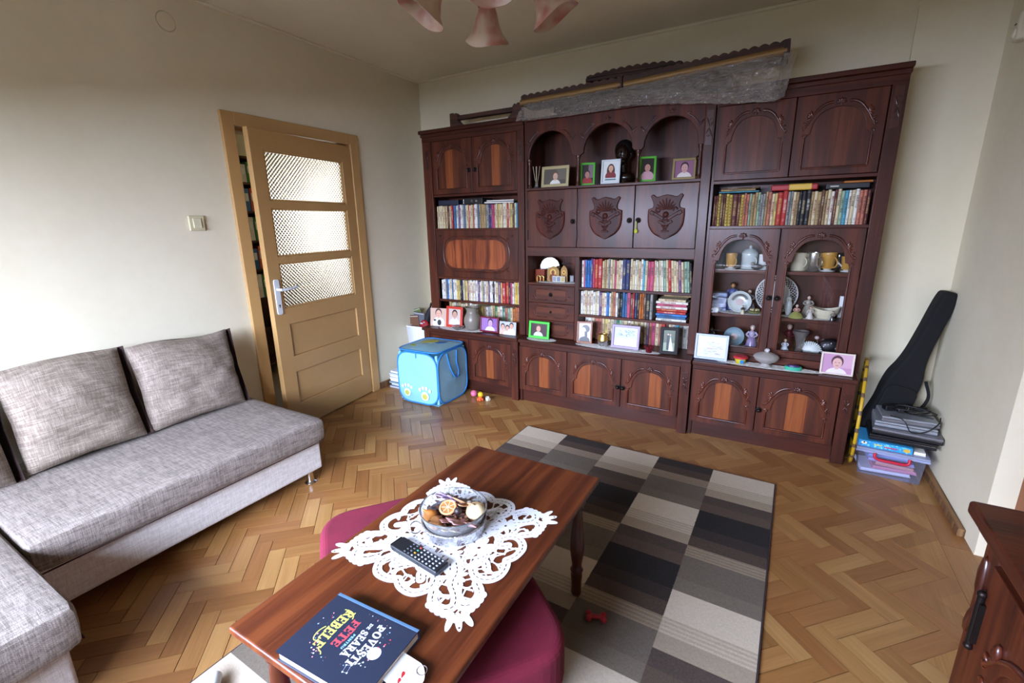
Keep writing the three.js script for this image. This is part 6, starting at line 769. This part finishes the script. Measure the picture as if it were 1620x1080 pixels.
// ------------------------------------------------------------------ pop-up toy cube, toys, bin and papers near the door
{
  const cx = 0.555, cz = 0.69, w = 0.405, h = 0.44; const c = thing('popup_toy_bin', 'light blue pop-up fabric toy cube with paw prints in front of the bookcase unit', 'toy bin', [cx, 0.001, cz], 0.03);
  const mesh = phy({ color: 0xa2cfdc, roughness: 0.75, transmission: 0.45, thickness: 0, side: THREE.DoubleSide }), cloth = phy({ color: 0x98dcf4, roughness: 0.6, transmission: 0.3, thickness: 0, side: THREE.DoubleSide }), trim = plain(0x2a80c8, 0.6), cap = phy({ color: 0x86b6c2, roughness: 0.75, transmission: 0.25, thickness: 0, side: THREE.DoubleSide });
  const sq = (r = 0.12) => rrShape(w - 0.01, h - 0.02, r);
  const sheet = (shape, bulge, seed) => { const g = new THREE.ShapeGeometry(shape, 12), sub = []; const n = 22, pos = [], idx = []; const pts = shape.getPoints(12); const inside = (x, y) => { let r = false; for (let i = 0, j = pts.length - 1; i < pts.length; j = i++) { const a = pts[i], b = pts[j]; if ((a.y > y) !== (b.y > y) && x < (b.x - a.x) * (y - a.y) / (b.y - a.y) + a.x) r = !r; } return r; };
    // radial grid from the centre to the outline
    const N = 64, R_ = 9, sp = shape.getSpacedPoints(N); pos.push(0, 0, bulge + 0.01 * Math.sin(seed)); for (let k = 1; k <= R_; k++) for (let i = 0; i < N; i++) { const t = k / R_, p = sp[i]; pos.push(p.x * t, p.y * t, bulge * (1 - t * t) + (1 - t) * 0.03 * (fbm(p.x * t * 9 + 7, p.y * t * 9 + 7, 99, 99, seed, 3) - 0.5)); }
    for (let i = 0; i < N; i++) idx.push(0, 1 + i, 1 + (i + 1) % N); for (let k = 1; k < R_; k++) for (let i = 0; i < N; i++) { const a = 1 + (k - 1) * N + i, b = 1 + (k - 1) * N + (i + 1) % N, d = a + N, e = b + N; idx.push(a, d, b, b, d, e); }
    const q = new THREE.BufferGeometry(); q.setAttribute('position', new THREE.Float32BufferAttribute(pos, 3)); q.setIndex(idx); q.computeVertexNormals(); return fin(q); };
  const edge = (shape, r = 0.0065) => tube(shape.getSpacedPoints(60).slice(0, 60).map((p) => V3(p.x, p.y, 0)), r, 120, 6, true);
  const sides = [[0, [0, h / 2, w / 2], cloth], [PI / 2, [w / 2, h / 2, 0], mesh], [PI, [0, h / 2, -w / 2], mesh], [-PI / 2, [-w / 2, h / 2, 0], cloth]];
  sides.forEach(([ry, p, m], i) => { const s = part(c, 'side_panel', sheet(sq(), 0.008, i + 3), m, p); s.rotation.y = ry; part(s, 'rim', edge(sq()), trim);
    if (i === 0) for (const [x, y, k] of [[-0.105, -0.115, 1], [0.075, -0.125, 1.15]]) { const paw = (r) => { const l = [sph(0.024 * r, 0, -0.014, 0, 1, 0.95, 0.08, 14)]; for (let t = 0; t < 4; t++) l.push(sph(0.0085 * r, (-0.03 + t * 0.02) * r, (0.022 + (t === 1 || t === 2 ? 0.01 : 0)) * r, 0, 1, 1.2, 0.12, 10)); return mrg(l); }; part(s, 'paw_print', paw(1.45 * k).translate(x, y, 0.013), plain(0xd9e6d4, 0.7)); part(s, 'paw_pad', sph(0.022 * k, x, y - 0.016, 0.0155, 1, 0.95, 0.1, 14), plain(0xb3b04a, 0.7)); }
    if (i === 1) { part(s, 'carry_handle', tube([[-0.09, 0.2, 0.012], [-0.06, 0.08, 0.02], [0.0, -0.015, 0.022], [0.035, -0.02, 0.022], [0.05, 0.03, 0.02], [0.035, 0.1, 0.016], [0.045, 0.2, 0.012]], 0.006, 40, 6), trim); }
    if (i === 0) part(s, 'loop', bx(0.008, 0.045, 0.002, 0, h / 2 - 0.03, 0.006), trim); });
  for (const [x, z] of [[-1, -1], [1, -1], [-1, 1], [1, 1]]) part(c, 'corner_web', tube([[x * w * 0.45, 0.02, z * w * 0.45], [x * w * 0.478, h / 2, z * w * 0.478], [x * w * 0.45, h - 0.02, z * w * 0.45]], 0.012, 10, 6), cloth);
  const top = part(c, 'lid', rot(sheet(rrShape(w, w, 0.08), 0.02, 9), -PI / 2, 0, 0), cap, [0, h + 0.004, 0]); part(top, 'rim', rot(edge(rrShape(w, w, 0.08)), -PI / 2, 0, 0), trim);
  const blot = (pts, y) => fin(rot(new THREE.ExtrudeGeometry(new THREE.Shape(new THREE.SplineCurve(pts.map((p) => V2(...p))).getPoints(30)), { depth: 0.001, bevelEnabled: false }), -PI / 2, 0, 0)).translate(0, y, 0);
  part(top, 'print_yellow', blot([[-0.1, 0.0], [-0.06, 0.06], [0.02, 0.075], [0.03, 0.03], [-0.02, -0.01], [-0.08, -0.03], [-0.1, 0.0]], 0.023), plain(0xa8a13c, 0.7)); part(top, 'print_blue', blot([[0.03, 0.06], [0.09, 0.09], [0.1, 0.04], [0.06, 0.0], [0.02, 0.02], [0.03, 0.06]], 0.021), plain(0x2e5fa0, 0.7)); part(top, 'print_lime', blot([[-0.16, -0.08], [-0.06, -0.055], [0.07, -0.06], [0.1, -0.09], [0.0, -0.11], [-0.12, -0.11], [-0.16, -0.08]], 0.012), plain(0x9aa83c, 0.7));
  part(c, 'floor_panel', lim(-w / 2 + 0.02, w / 2 - 0.02, 0.001, 0.004, -w / 2 + 0.02, w / 2 - 0.02), cloth);
  const ball = (name, label, px, py, r, col) => { const p = onY(px, py, 0); const o = thing(name, label, 'ball', [p.x, r + 0.0008, p.z]); part(o, 'shell', sph(r, 0, 0, 0, 1, 1, 1, 20), plain(col, 0.4)); part(o, 'seam', fin(new THREE.TorusGeometry(r * 0.995, 0.0012, 5, 30)).rotateX(1.1), plain(col, 0.6)); return o; };
  ball('toy_ball', 'pink plastic ball on the parquet beside the blue toy cube', 750, 627, 0.028, 0xd26a88);
  const d = onY(758, 634, 0), du = thing('toy_duck', 'yellow and orange rubber toy on the parquet by the pink ball', 'toy', [d.x + 0.005, 0.0006, d.z - 0.01]); part(du, 'feet', mrg([...Array(6)].map((_, i) => sph(0.012, 0.02 * Math.cos(i * 1.05), 0.012, 0.02 * Math.sin(i * 1.05), 1, 1, 1, 8))), plain(0xd65a26, 0.5)); part(du, 'body', sph(0.021, 0, 0.022, 0, 1, 0.8, 1, 12), plain(0xd65a26, 0.5)); part(du, 'head', sph(0.024, 0, 0.052, -0.006, 1, 0.95, 1, 14), plain(0xd2b420, 0.45));
  const e = onY(769, 632, 0), cu = thing('toy_cup', 'tiny white toy cup on the parquet by the rubber toy', 'toy', [e.x + 0.02, 0.0006, e.z + 0.01]); part(cu, 'cup', lathe([[0, 0], [0.015, 0], [0.017, 0.03], [0.015, 0.03], [0.013, 0.003], [0, 0.003]], 16), plain(0xd6cfbc, 0.5)); part(cu, 'handle', fin(new THREE.TorusGeometry(0.008, 0.002, 5, 12)).translate(0.02, 0.016, 0), plain(0xd6cfbc, 0.5));
  // papers on the floor
  const cols = [0xc9ccd4, 0xdfe2e6, 0x9fb4b8, 0xe4e6ea, 0xd6d2c8, 0xe8eaee, 0xbfc6d2, 0xe2e0da], hs = [0.018, 0.02, 0.016, 0.022, 0.02, 0.016, 0.02, 0.018]; let y = 0.001;
  hs.forEach((t, i) => { const m = thing('paper_stack', ['lowest', 'second', 'third', 'fourth', 'fifth', 'sixth', 'seventh', 'topmost'][i] + ' bundle of papers stacked on the floor between the wall and the toy cube', 'papers', [0.155 + 0.006 * Math.sin(i * 2), y, 0.62 + 0.008 * Math.cos(i * 3)], 0.05 * Math.sin(i * 5)); part(m, 'sheets', bx(0.2, t - 0.003, 0.15, 0, (t - 0.003) / 2, 0, 0.001), plain(cols[i], 0.85)); part(m, 'cover', bx(0.204, 0.0018, 0.154, 0, t - 0.0016, 0), plain([0x7d8ea0, 0xd9dadc, 0x55707a][i % 3], 0.7)); y += t + 0.0004; });
  // waste-paper bin stuffed with things
  const b = thing('paper_bin', 'white tapered paper bin in the corner behind the blue toy cube', 'bin', [0.132, 0.001, 0.29]); const wall4 = (x, z, s, t0) => { const g = new THREE.CylinderGeometry(x, z, 0.5, 4, 1, true); g.rotateY(PI / 4); g.scale(1, 1, 0.9); return fin(g.translate(0, 0.25, 0)); }; part(b, 'body', wall4(0.165, 0.125), std({ color: 0xdcdfe6, roughness: 0.6, side: THREE.DoubleSide })); part(b, 'bottom', bx(0.16, 0.006, 0.14, 0, 0.004, 0), white); part(b, 'rim', mrg([bx(0.232, 0.008, 0.006, 0, 0.498, 0.104), bx(0.232, 0.008, 0.006, 0, 0.498, -0.104), bx(0.006, 0.008, 0.21, -0.115, 0.498, 0), bx(0.006, 0.008, 0.21, 0.115, 0.498, 0)]), white);
  const u = thing('folded_umbrella', 'black folded umbrella sticking out of the white bin', 'umbrella', [0.12, 0.36, 0.3]); part(u, 'canopy', rot(lathe([[0.006, 0], [0.02, 0.06], [0.03, 0.2], [0.026, 0.3], [0.012, 0.33], [0, 0.335]], 10), 0, 0, -0.35), plain(0x14141a, 0.7)); part(u, 'handle', rot(cyl(0.009, 0.009, 0.06, 0, 0.35, 0, 10), 0, 0, -0.35), plain(0x0c0c0e, 0.4));
  const rb = thing('red_pouch', 'red fabric pouch on top of the white bin', 'pouch', [0.18, 0.46, 0.33]); part(rb, 'pouch', sph(0.06, 0, 0.045, 0, 0.9, 0.9, 0.55, 16), plain(0x8e1018, 0.7)); part(rb, 'print', mrg([sph(0.012, -0.01, 0.07, 0.032, 1.6, 0.6, 0.2, 8), sph(0.008, 0.016, 0.082, 0.026, 1.4, 0.6, 0.2, 8)]), plain(0xc4c0c4, 0.7));
  [['brown paper bag standing in the white bin', 0x6a4630, -0.08, 0.03, 0.12, 0.13, 0.1], ['grey picture magazine standing in the white bin', 0x5a5c64, -0.035, 0.02, 0.13, 0.16, -0.05], ['green and brown booklet standing in the white bin', 0x5a6a34, -0.05, -0.03, 0.1, 0.19, 0.3]].forEach(([l, col, x, z, w2, h2, tilt], i) => { const m = thing(['paper_bag', 'magazine', 'booklet'][i], l, ['bag', 'magazine', 'booklet'][i], [0.132 + x, 0.46, 0.29 + z]); part(m, 'sheet', rot(bx(w2, h2, 0.008, 0, h2 / 2, 0, 0.002), 0, 0, tilt), plain(col, 0.7)); part(m, 'edge', rot(bx(w2 * 0.96, 0.006, 0.0095, 0, h2 - 0.012, 0), 0, 0, tilt), plain(0xb4b0a8, 0.8)); });
}
// ------------------------------------------------------------------ corner by the display cabinet
{
  // guitar bag: outline along its own axis, leaning into the corner
  const nylon = std({ color: 0x08080a, roughness: 0.9, bumpMap: weaveBump, bumpScale: 0.001 });
  const base = V3(3.562, 0.008, 0.18), tip = onZ(1503, 461, 0.13); const L = base.distanceTo(tip);
  const g = thing('guitar_bag', 'black nylon guitar bag leaning in the corner behind the laptops', 'guitar bag', [base.x, base.y, base.z]);
  const prof = [[0, 0.0], [0.065, 0.012], [0.094, 0.06], [0.1, 0.14], [0.094, 0.24], [0.086, 0.33], [0.088, 0.42], [0.082, 0.5], [0.062, 0.57], [0.05, 0.65], [0.045, 0.78], [0.044, 0.9], [0.04, 0.97], [0.03, 0.995], [0, 1]];
  const s = new THREE.Shape(); s.moveTo(0, 0); s.splineThru(prof.slice(1).map(([x, y]) => V2(x, y * L))); s.splineThru(prof.slice(0, -1).reverse().map(([x, y]) => V2(-x, y * L)));
  const dir = tip.clone().sub(base).normalize(), q = new THREE.Quaternion().setFromUnitVectors(V3(0, 1, 0), dir), q2 = new THREE.Quaternion().setFromAxisAngle(V3(0, 1, 0), 0.2), M = new THREE.Matrix4().makeRotationFromQuaternion(q.clone().multiply(q2));
  const bag = new THREE.ExtrudeGeometry(s, { depth: 0.05, bevelEnabled: true, bevelThickness: 0.022, bevelSize: 0.018, bevelOffset: -0.018, bevelSegments: 5, curveSegments: 8 }); bag.translate(0, 0, -0.025); part(g, 'shell', fin(bag).applyMatrix4(M), nylon);
  part(g, 'zip', tube(prof.slice(1, -1).map(([x, y]) => V3(x * 0.99 + 0.002, y * L, 0.01)), 0.004, 50, 5).applyMatrix4(M), plain(0x25252a, 0.4)); part(g, 'pocket', fin(new THREE.ExtrudeGeometry(rrShape(0.15, 0.26, 0.05), { depth: 0.012, bevelEnabled: true, bevelThickness: 0.006, bevelSize: 0.006, bevelSegments: 2 })).translate(0, 0.32, 0.045).applyMatrix4(M), nylon);
  part(g, 'carry_strap', tube([[0.1, L * 0.5, 0.02], [0.14, L * 0.42, 0.04], [0.13, L * 0.34, 0.04], [0.105, L * 0.3, 0.02]], 0.008, 20, 6).applyMatrix4(M), nylon);
  // hoop leaning on the cabinet side
  const h = thing('hula_hoop', 'yellow banded hoop leaning against the side of the display cabinet', 'hoop', [3.47, 0.316, 0.35], 0.0); const R_ = 0.305; const seg = (a0, a1, r) => { const p = []; for (let i = 0; i <= 8; i++) { const a = mix(a0, a1, i / 8); p.push(V3(0, R_ * Math.sin(a), R_ * Math.cos(a))); } return tube(p, r, 12, 8); };
  const yl = [], br = []; for (let i = 0; i < 20; i++) { const a = i / 20 * 2 * PI; yl.push(seg(a, a + 0.235, 0.0085)); br.push(seg(a + 0.235, a + 0.3142, 0.0087)); } part(h, 'hoop', mrg(yl), plain(0xb9931c, 0.4)); part(h, 'bands', mrg(br), plain(0x5e4630, 0.5)); h.rotation.z = 0.0; h.rotation.y = -0.12;
  // storage box
  const bxp = V3(3.632, 0.001, 0.4), o = thing('storage_box', 'clear plastic storage box with red handle on the floor in the corner', 'box', [bxp.x, bxp.y, bxp.z], -0.06); const W_ = 0.27, D_ = 0.24, Hb = 0.15;
  const pp = phy({ color: 0xe4e7f6, transmission: 0.92, thickness: 0, roughness: 0.2, side: THREE.DoubleSide }); const tap = (y) => 1 + 0.1 * y / Hb; const wallP = (pts) => { const g2 = new THREE.BufferGeometry(); g2.setAttribute('position', new THREE.Float32BufferAttribute(pts.flat(), 3)); g2.setIndex([0, 1, 2, 0, 2, 3]); g2.computeVertexNormals(); return fin(g2); };
  const a = W_ / 2, d = D_ / 2, A = a * 1.08, D2_ = d * 1.06; part(o, 'body', mrg([wallP([[-a, 0.002, d], [a, 0.002, d], [A, Hb, D2_], [-A, Hb, D2_]]), wallP([[a, 0.002, d], [a, 0.002, -d], [A, Hb, -D2_], [A, Hb, D2_]]), wallP([[a, 0.002, -d], [-a, 0.002, -d], [-A, Hb, -D2_], [A, Hb, -D2_]]), wallP([[-a, 0.002, -d], [-a, 0.002, d], [-A, Hb, D2_], [-A, Hb, -D2_]]), lim(-a, a, 0, 0.003, -d, d)]), pp);
  part(o, 'lid', mrg([lim(-A - 0.012, A + 0.012, Hb, Hb + 0.012, -D2_ - 0.012, D2_ + 0.012, 0.004), lim(-A - 0.014, A + 0.014, Hb - 0.012, Hb, D2_ + 0.006, D2_ + 0.012, 0.002)]), phy({ color: 0xccd3ee, transmission: 0.6, thickness: 0, roughness: 0.35 })); part(o, 'handle', tube([[-0.075, Hb - 0.005, D2_ + 0.016], [-0.07, Hb - 0.032, D2_ + 0.022], [0, Hb - 0.038, D2_ + 0.024], [0.07, Hb - 0.032, D2_ + 0.022], [0.075, Hb - 0.005, D2_ + 0.016]], 0.008, 30, 8), plain(0xb81832, 0.4));
  [['pink', 0xd78aa0, 0.03, 0.2, 0.02], ['white', 0xdcdde6, 0.008, 0.23, -0.02], ['salmon', 0xd8968c, 0.052, 0.17, 0.03], ['lilac', 0xa9a0cc, 0.074, 0.21, 0.0], ['pale blue', 0x8fa2d0, 0.098, 0.2, -0.01]].forEach(([n, col, y, w2, x]) => { const m = thing('folded_paper', `${n} folder lying inside the clear storage box`, 'folder', [bxp.x + x, bxp.y + y, bxp.z], 0.1 * Math.sin(y * 90)); part(m, 'cover', bx(w2, 0.004, 0.17, 0, 0.002, 0, 0.001), plain(col, 0.7)); part(m, 'sheets', bx(w2 * 0.96, 0.012, 0.165, 0, 0.0105, 0, 0.001), plain(col, 0.85)); });
  // game box and laptops
  const yB = bxp.y + Hb + 0.0125; const gt = canvasTex(512, 64, (q, W, Hh) => { q.fillStyle = '#2b93cc'; q.fillRect(0, 0, W, Hh); const r = rng(2); for (let i = 0; i < 60; i++) { q.fillStyle = ['#57b8e2', '#1f7fb8', '#79cbe8'][i % 3]; q.beginPath(); q.arc(r() * W, r() * Hh, 4 + r() * 8, 0, 7); q.fill(); } q.fillStyle = '#c9a23a'; q.beginPath(); q.ellipse(460, 32, 34, 20, 0, 0, 7); q.fill(); q.fillStyle = '#e8e0c8'; q.beginPath(); q.ellipse(50, 26, 30, 16, 0, 0, 7); q.fill(); q.fillStyle = '#1c1c20'; q.beginPath(); q.arc(52, 20, 9, 0, 7); q.fill(); q.fillStyle = '#d8c23a'; for (let i = 0; i < 5; i++) q.fillRect(150 + i * 16, 16 + (i % 2) * 5, 12, 18); q.fillStyle = '#b8283a'; for (let i = 0; i < 9; i++) q.fillRect(250 + i * 14, 28, 10, 18); });
  const gm = thing('board_game_box', 'flat sky blue board game box on the clear storage box', 'game box', [bxp.x - 0.035, yB, bxp.z + 0.015], -0.06); part(gm, 'box', bx(0.235, 0.036, 0.2, 0, 0.018, 0, 0.002), plain(0x2f97cf, 0.5)); part(gm, 'print', fin(new THREE.PlaneGeometry(0.233, 0.034).translate(0, 0.018, 0.1003), 'keep'), std({ map: gt, roughness: 0.5 }));
  const bkp = thing('white_booklet', 'white booklet beside the blue game box on the clear storage box', 'booklet', [bxp.x + 0.115, yB, bxp.z + 0.02], -0.06); part(bkp, 'cover', bx(0.05, 0.004, 0.18, 0, 0.002, 0, 0.001), white); part(bkp, 'pages', bx(0.048, 0.012, 0.175, 0, 0.0102, 0, 0.001), paper);
  let y = yB + 0.0366; const lap = (label, x, z, yaw, w2, d2, t, c1, c2) => { const m = thing('laptop', label, 'laptop', [x, y, z], yaw); part(m, 'base', bx(w2, t * 0.55, d2, 0, t * 0.275, 0, 0.004), c1); part(m, 'lid', bx(w2, t * 0.4, d2, 0, t * 0.77, 0, 0.006), c2); part(m, 'trim_strip', bx(w2 * 0.96, 0.002, 0.003, 0, t * 0.56, d2 / 2, 0.0008), chrome); y += t + 0.0006; return m; };
  const blk = plain(0x131316, 0.35), gry = plain(0x77757a, 0.35, { metalness: 0.3 }), slv = plain(0x9da0a6, 0.35, { metalness: 0.4 });
  lap('glossy black laptop, lowest in the corner stack', 3.668, 0.385, -0.05, 0.29, 0.22, 0.036, blk, blk); lap('dark grey laptop with silver edge, second in the corner stack', 3.688, 0.38, -0.1, 0.3, 0.22, 0.034, blk, gry); lap('silver laptop in the middle of the corner stack', 3.68, 0.35, -0.06, 0.27, 0.2, 0.032, slv, slv); lap('pale grey laptop, topmost in the corner stack', 3.69, 0.345, 0.02, 0.25, 0.19, 0.03, gry, slv);
  const r = rng(41), top = y; const cab = thing('power_cable', 'tangled black charger cable on top of the laptops', 'cable', [3.7, top + 0.0005, 0.37]);
  const pts = []; for (let i = 0; i < 26; i++) { const t = i / 25; pts.push(V3(0.11 * Math.sin(i * 1.9) * (0.5 + 0.5 * r()), 0.012 + 0.035 * r(), 0.07 * Math.cos(i * 1.35) * (0.6 + 0.4 * r()))); } part(cab, 'cord', tube(pts, 0.0032, 220, 6), plain(0x0e0e10, 0.5)); const pts2 = [V3(-0.1, 0.01, 0.08), V3(-0.05, 0.008, 0.12), V3(-0.01, -0.05, 0.135), V3(0.05, -0.035, 0.13), V3(0.1, 0.01, 0.1), V3(0.12, 0.02, 0.03)]; part(cab, 'cord', tube(pts2, 0.0032, 50, 6), plain(0x0e0e10, 0.5)); part(cab, 'plug', bx(0.03, 0.024, 0.05, -0.05, 0.03, 0.02, 0.006), plain(0x111114, 0.4)); part(cab, 'plug_pins', mrg([cyl(0.002, 0.002, 0.02, -0.03, 0.045, 0.03, 6), cyl(0.002, 0.002, 0.02, -0.02, 0.045, 0.03, 6)]), chrome);
  const ad = thing('charger_brick', 'black charger brick lying on the topmost laptop', 'charger', [3.62, top + 0.0005, 0.32], 0.3); part(ad, 'case', bx(0.07, 0.028, 0.045, 0, 0.014, 0, 0.005), plain(0x0f0f12, 0.45)); part(ad, 'cable_relief', rot(cyl(0.004, 0.006, 0.02, 0, 0, 0, 8), 0, 0, PI / 2).translate(0.043, 0.014, 0), plain(0x0f0f12, 0.5));
}
// ------------------------------------------------------------------ sideboard in the foreground
{
  const dk = mahog; const s = thing('sideboard', 'dark carved sideboard with long iron hinges standing against the brown door', 'sideboard', [3.68, 0, 2.85]);
  wpart(s, 'top', lim(3.418, 3.832, 0.742, 0.775, 2.205, 3.6, 0.008, 'h'), dk); wpart(s, 'top_moulding', lim(3.436, 3.83, 0.715, 0.742, 2.225, 3.58, 0.006, 'h'), dk); wpart(s, 'carcass', lim(3.462, 3.83, 0.0, 0.715, 2.25, 3.55), dk); wpart(s, 'corner_post', lim(3.45, 3.5, 0, 0.715, 2.245, 2.315, 0.006), dk);
  const pc = mrg([leaf(0.12, 0.03, 0.1, 0, 0), leaf(0.1, 0.026, PI - 0.25, 0, 0), scroll(0.005, -0.1, 0.016, 0, 1), leaf(0.05, 0.02, -0.7, 0.002, 0.02)]); rot(pc, 0, -PI / 2, 0); wpart(s, 'post_carving', pc.translate(3.449, 0.56, 2.28), carve);
  // doors face -x; drawn in the door's own plane and turned
  for (const [z0, z1] of [[2.32, 2.95], [2.955, 3.54]]) { const w = z1 - z0 - 0.006, h = 0.6, sh = rectShape(-w / 2, 0, w / 2, h); sh.holes.push(archPath(w / 2 - 0.085, 0.07, 0.36, 0.5)); const body = ext(sh, 0.02, 0.003); rot(body, 0, -PI / 2, 0); const d = part(s, 'door', fin(body), dk, [3.462 - 3.68, 0.09, (z0 + z1) / 2 - 2.85]); const cg = carvings(w / 2 - 0.085, 0.07, 0.36, 0.5).scale(1, 1, 1.6); rot(cg, 0, -PI / 2, 0); part(d, 'carving', cg, carve, [-0.021, 0, 0]); part(d, 'panel', lim(-0.012, -0.002, 0.06, 0.52, -w / 2 + 0.075, w / 2 - 0.075), dk); const hg = mrg([cyl(0.007, 0.007, 0.13, 0, 0, 0, 12), sph(0.009, 0, 0.068, 0), sph(0.009, 0, -0.068, 0), lim(-0.003, 0.006, -0.05, 0.05, 0.0, 0.014)]); for (const y of [0.46, 0.1]) part(d, 'hinge', hg, ironDark, [-0.026, y, -w / 2 + 0.004]); }
}
// ------------------------------------------------------------------ ceiling lamp
{
  const bronze = std({ color: 0x2a211c, roughness: 0.35, metalness: 0.8 }); const cx = 2.07, cz = 2.09, hubY = 2.175; const c = thing('chandelier', 'four-armed ceiling lamp with marbled pink glass bells', 'chandelier', [cx, hubY, cz]);
  part(c, 'stem', mrg([cyl(0.009, 0.009, H - hubY, 0, (H - hubY) / 2, 0, 12), lathe([[0, 0.03], [0.035, 0.02], [0.05, 0], [0.04, -0.03], [0.015, -0.05], [0, -0.055]], 20).translate(0, 0.02, 0)]), bronze); part(c, 'ceiling_cup', lathe([[0, 0], [0.06, 0], [0.055, -0.025], [0.015, -0.045], [0, -0.045]], 24).translate(0, H - hubY - 0.001, 0), bronze);
  const marble = dataTex(256, 256, (u, v) => { const w = fbm(u * 4, v * 4, 4, 4, 61, 4), k = Math.abs(Math.sin((u * 1 + w * 1.6 + v * 0.6) * PI)), t = clamp(k * 1.1 - 0.2); return lerp3([188, 120, 100], [214, 194, 166], t); }, true, 1, 1);
  const glass = phy({ map: marble, transmission: 0.35, thickness: 0, roughness: 0.45, clearcoat: 0.4, side: THREE.DoubleSide }); const pr = [[0.02, 0], [0.026, -0.008], [0.036, -0.035], [0.045, -0.07], [0.058, -0.1], [0.078, -0.122], [0.08, -0.124], [0.076, -0.124], [0.056, -0.104], [0.042, -0.07], [0.033, -0.035], [0.018, -0.006]];
  const bell = new THREE.LatheGeometry(pr.map(([r, y]) => V2(r, y)), 40); const bp = bell.attributes.position; for (let i = 0; i < bp.count; i++) { const a = Math.atan2(bp.getZ(i), bp.getX(i)), y = bp.getY(i), k = clamp((-y - 0.09) / 0.034); bp.setY(i, y + 0.004 * k * Math.sin(a * 3)); bp.setX(i, bp.getX(i) * (1 + 0.02 * k * Math.sin(a * 6))); } bell.computeVertexNormals(); const bellG = fin(bell, 'keep');
  const yaw0 = Math.atan2(cx - camera.position.x, cz - camera.position.z); // the line of sight from the camera through the lamp
  for (let i = 0; i < 4; i++) { const a = yaw0 + i * PI / 2 + 0.04, dx = Math.sin(a), dz = Math.cos(a), R_ = 0.16, tilt = 0.5; const hd = V3(dx * R_, -0.005, dz * R_);
    part(c, 'arm', tube([[0, 0, 0], [dx * 0.06, 0.055, dz * 0.06], [dx * 0.13, 0.045, dz * 0.13], [hd.x, hd.y + 0.012, hd.z]], 0.006, 20, 8), bronze);
    const M = new THREE.Matrix4().makeRotationAxis(V3(-dz, 0, dx), 1).identity(); const q = new THREE.Quaternion().setFromUnitVectors(V3(0, -1, 0), V3(dx * Math.sin(tilt), -Math.cos(tilt), dz * Math.sin(tilt)).normalize());
    const sk = part(c, 'socket', mrg([cyl(0.022, 0.018, 0.03, 0, 0.0, 0, 16), lathe([[0, -0.014], [0.024, -0.014], [0.027, -0.004], [0.02, 0.004], [0, 0.006]], 16)]), bronze, [hd.x, hd.y, hd.z]); sk.quaternion.copy(q); part(sk, 'finial', fin(new THREE.ConeGeometry(0.009, 0.05, 8).rotateX(PI)).translate(-0.016, -0.04, 0.016), bronze);
    const sh = part(c, 'glass_bell', bellG, glass, [hd.x, hd.y, hd.z]); sh.quaternion.copy(q).multiply(new THREE.Quaternion().setFromAxisAngle(V3(0, 1, 0), i * 1.3)); sh.userData.label = 'marbled pink and cream glass bell'; part(sh, 'bulb', mrg([sph(0.021, 0, -0.062, 0, 1, 1.15, 1, 16), cyl(0.011, 0.013, 0.03, 0, -0.03, 0, 12)]), plain(0xe9e9e4, 0.3)); }
}
renderer.render(scene, camera);
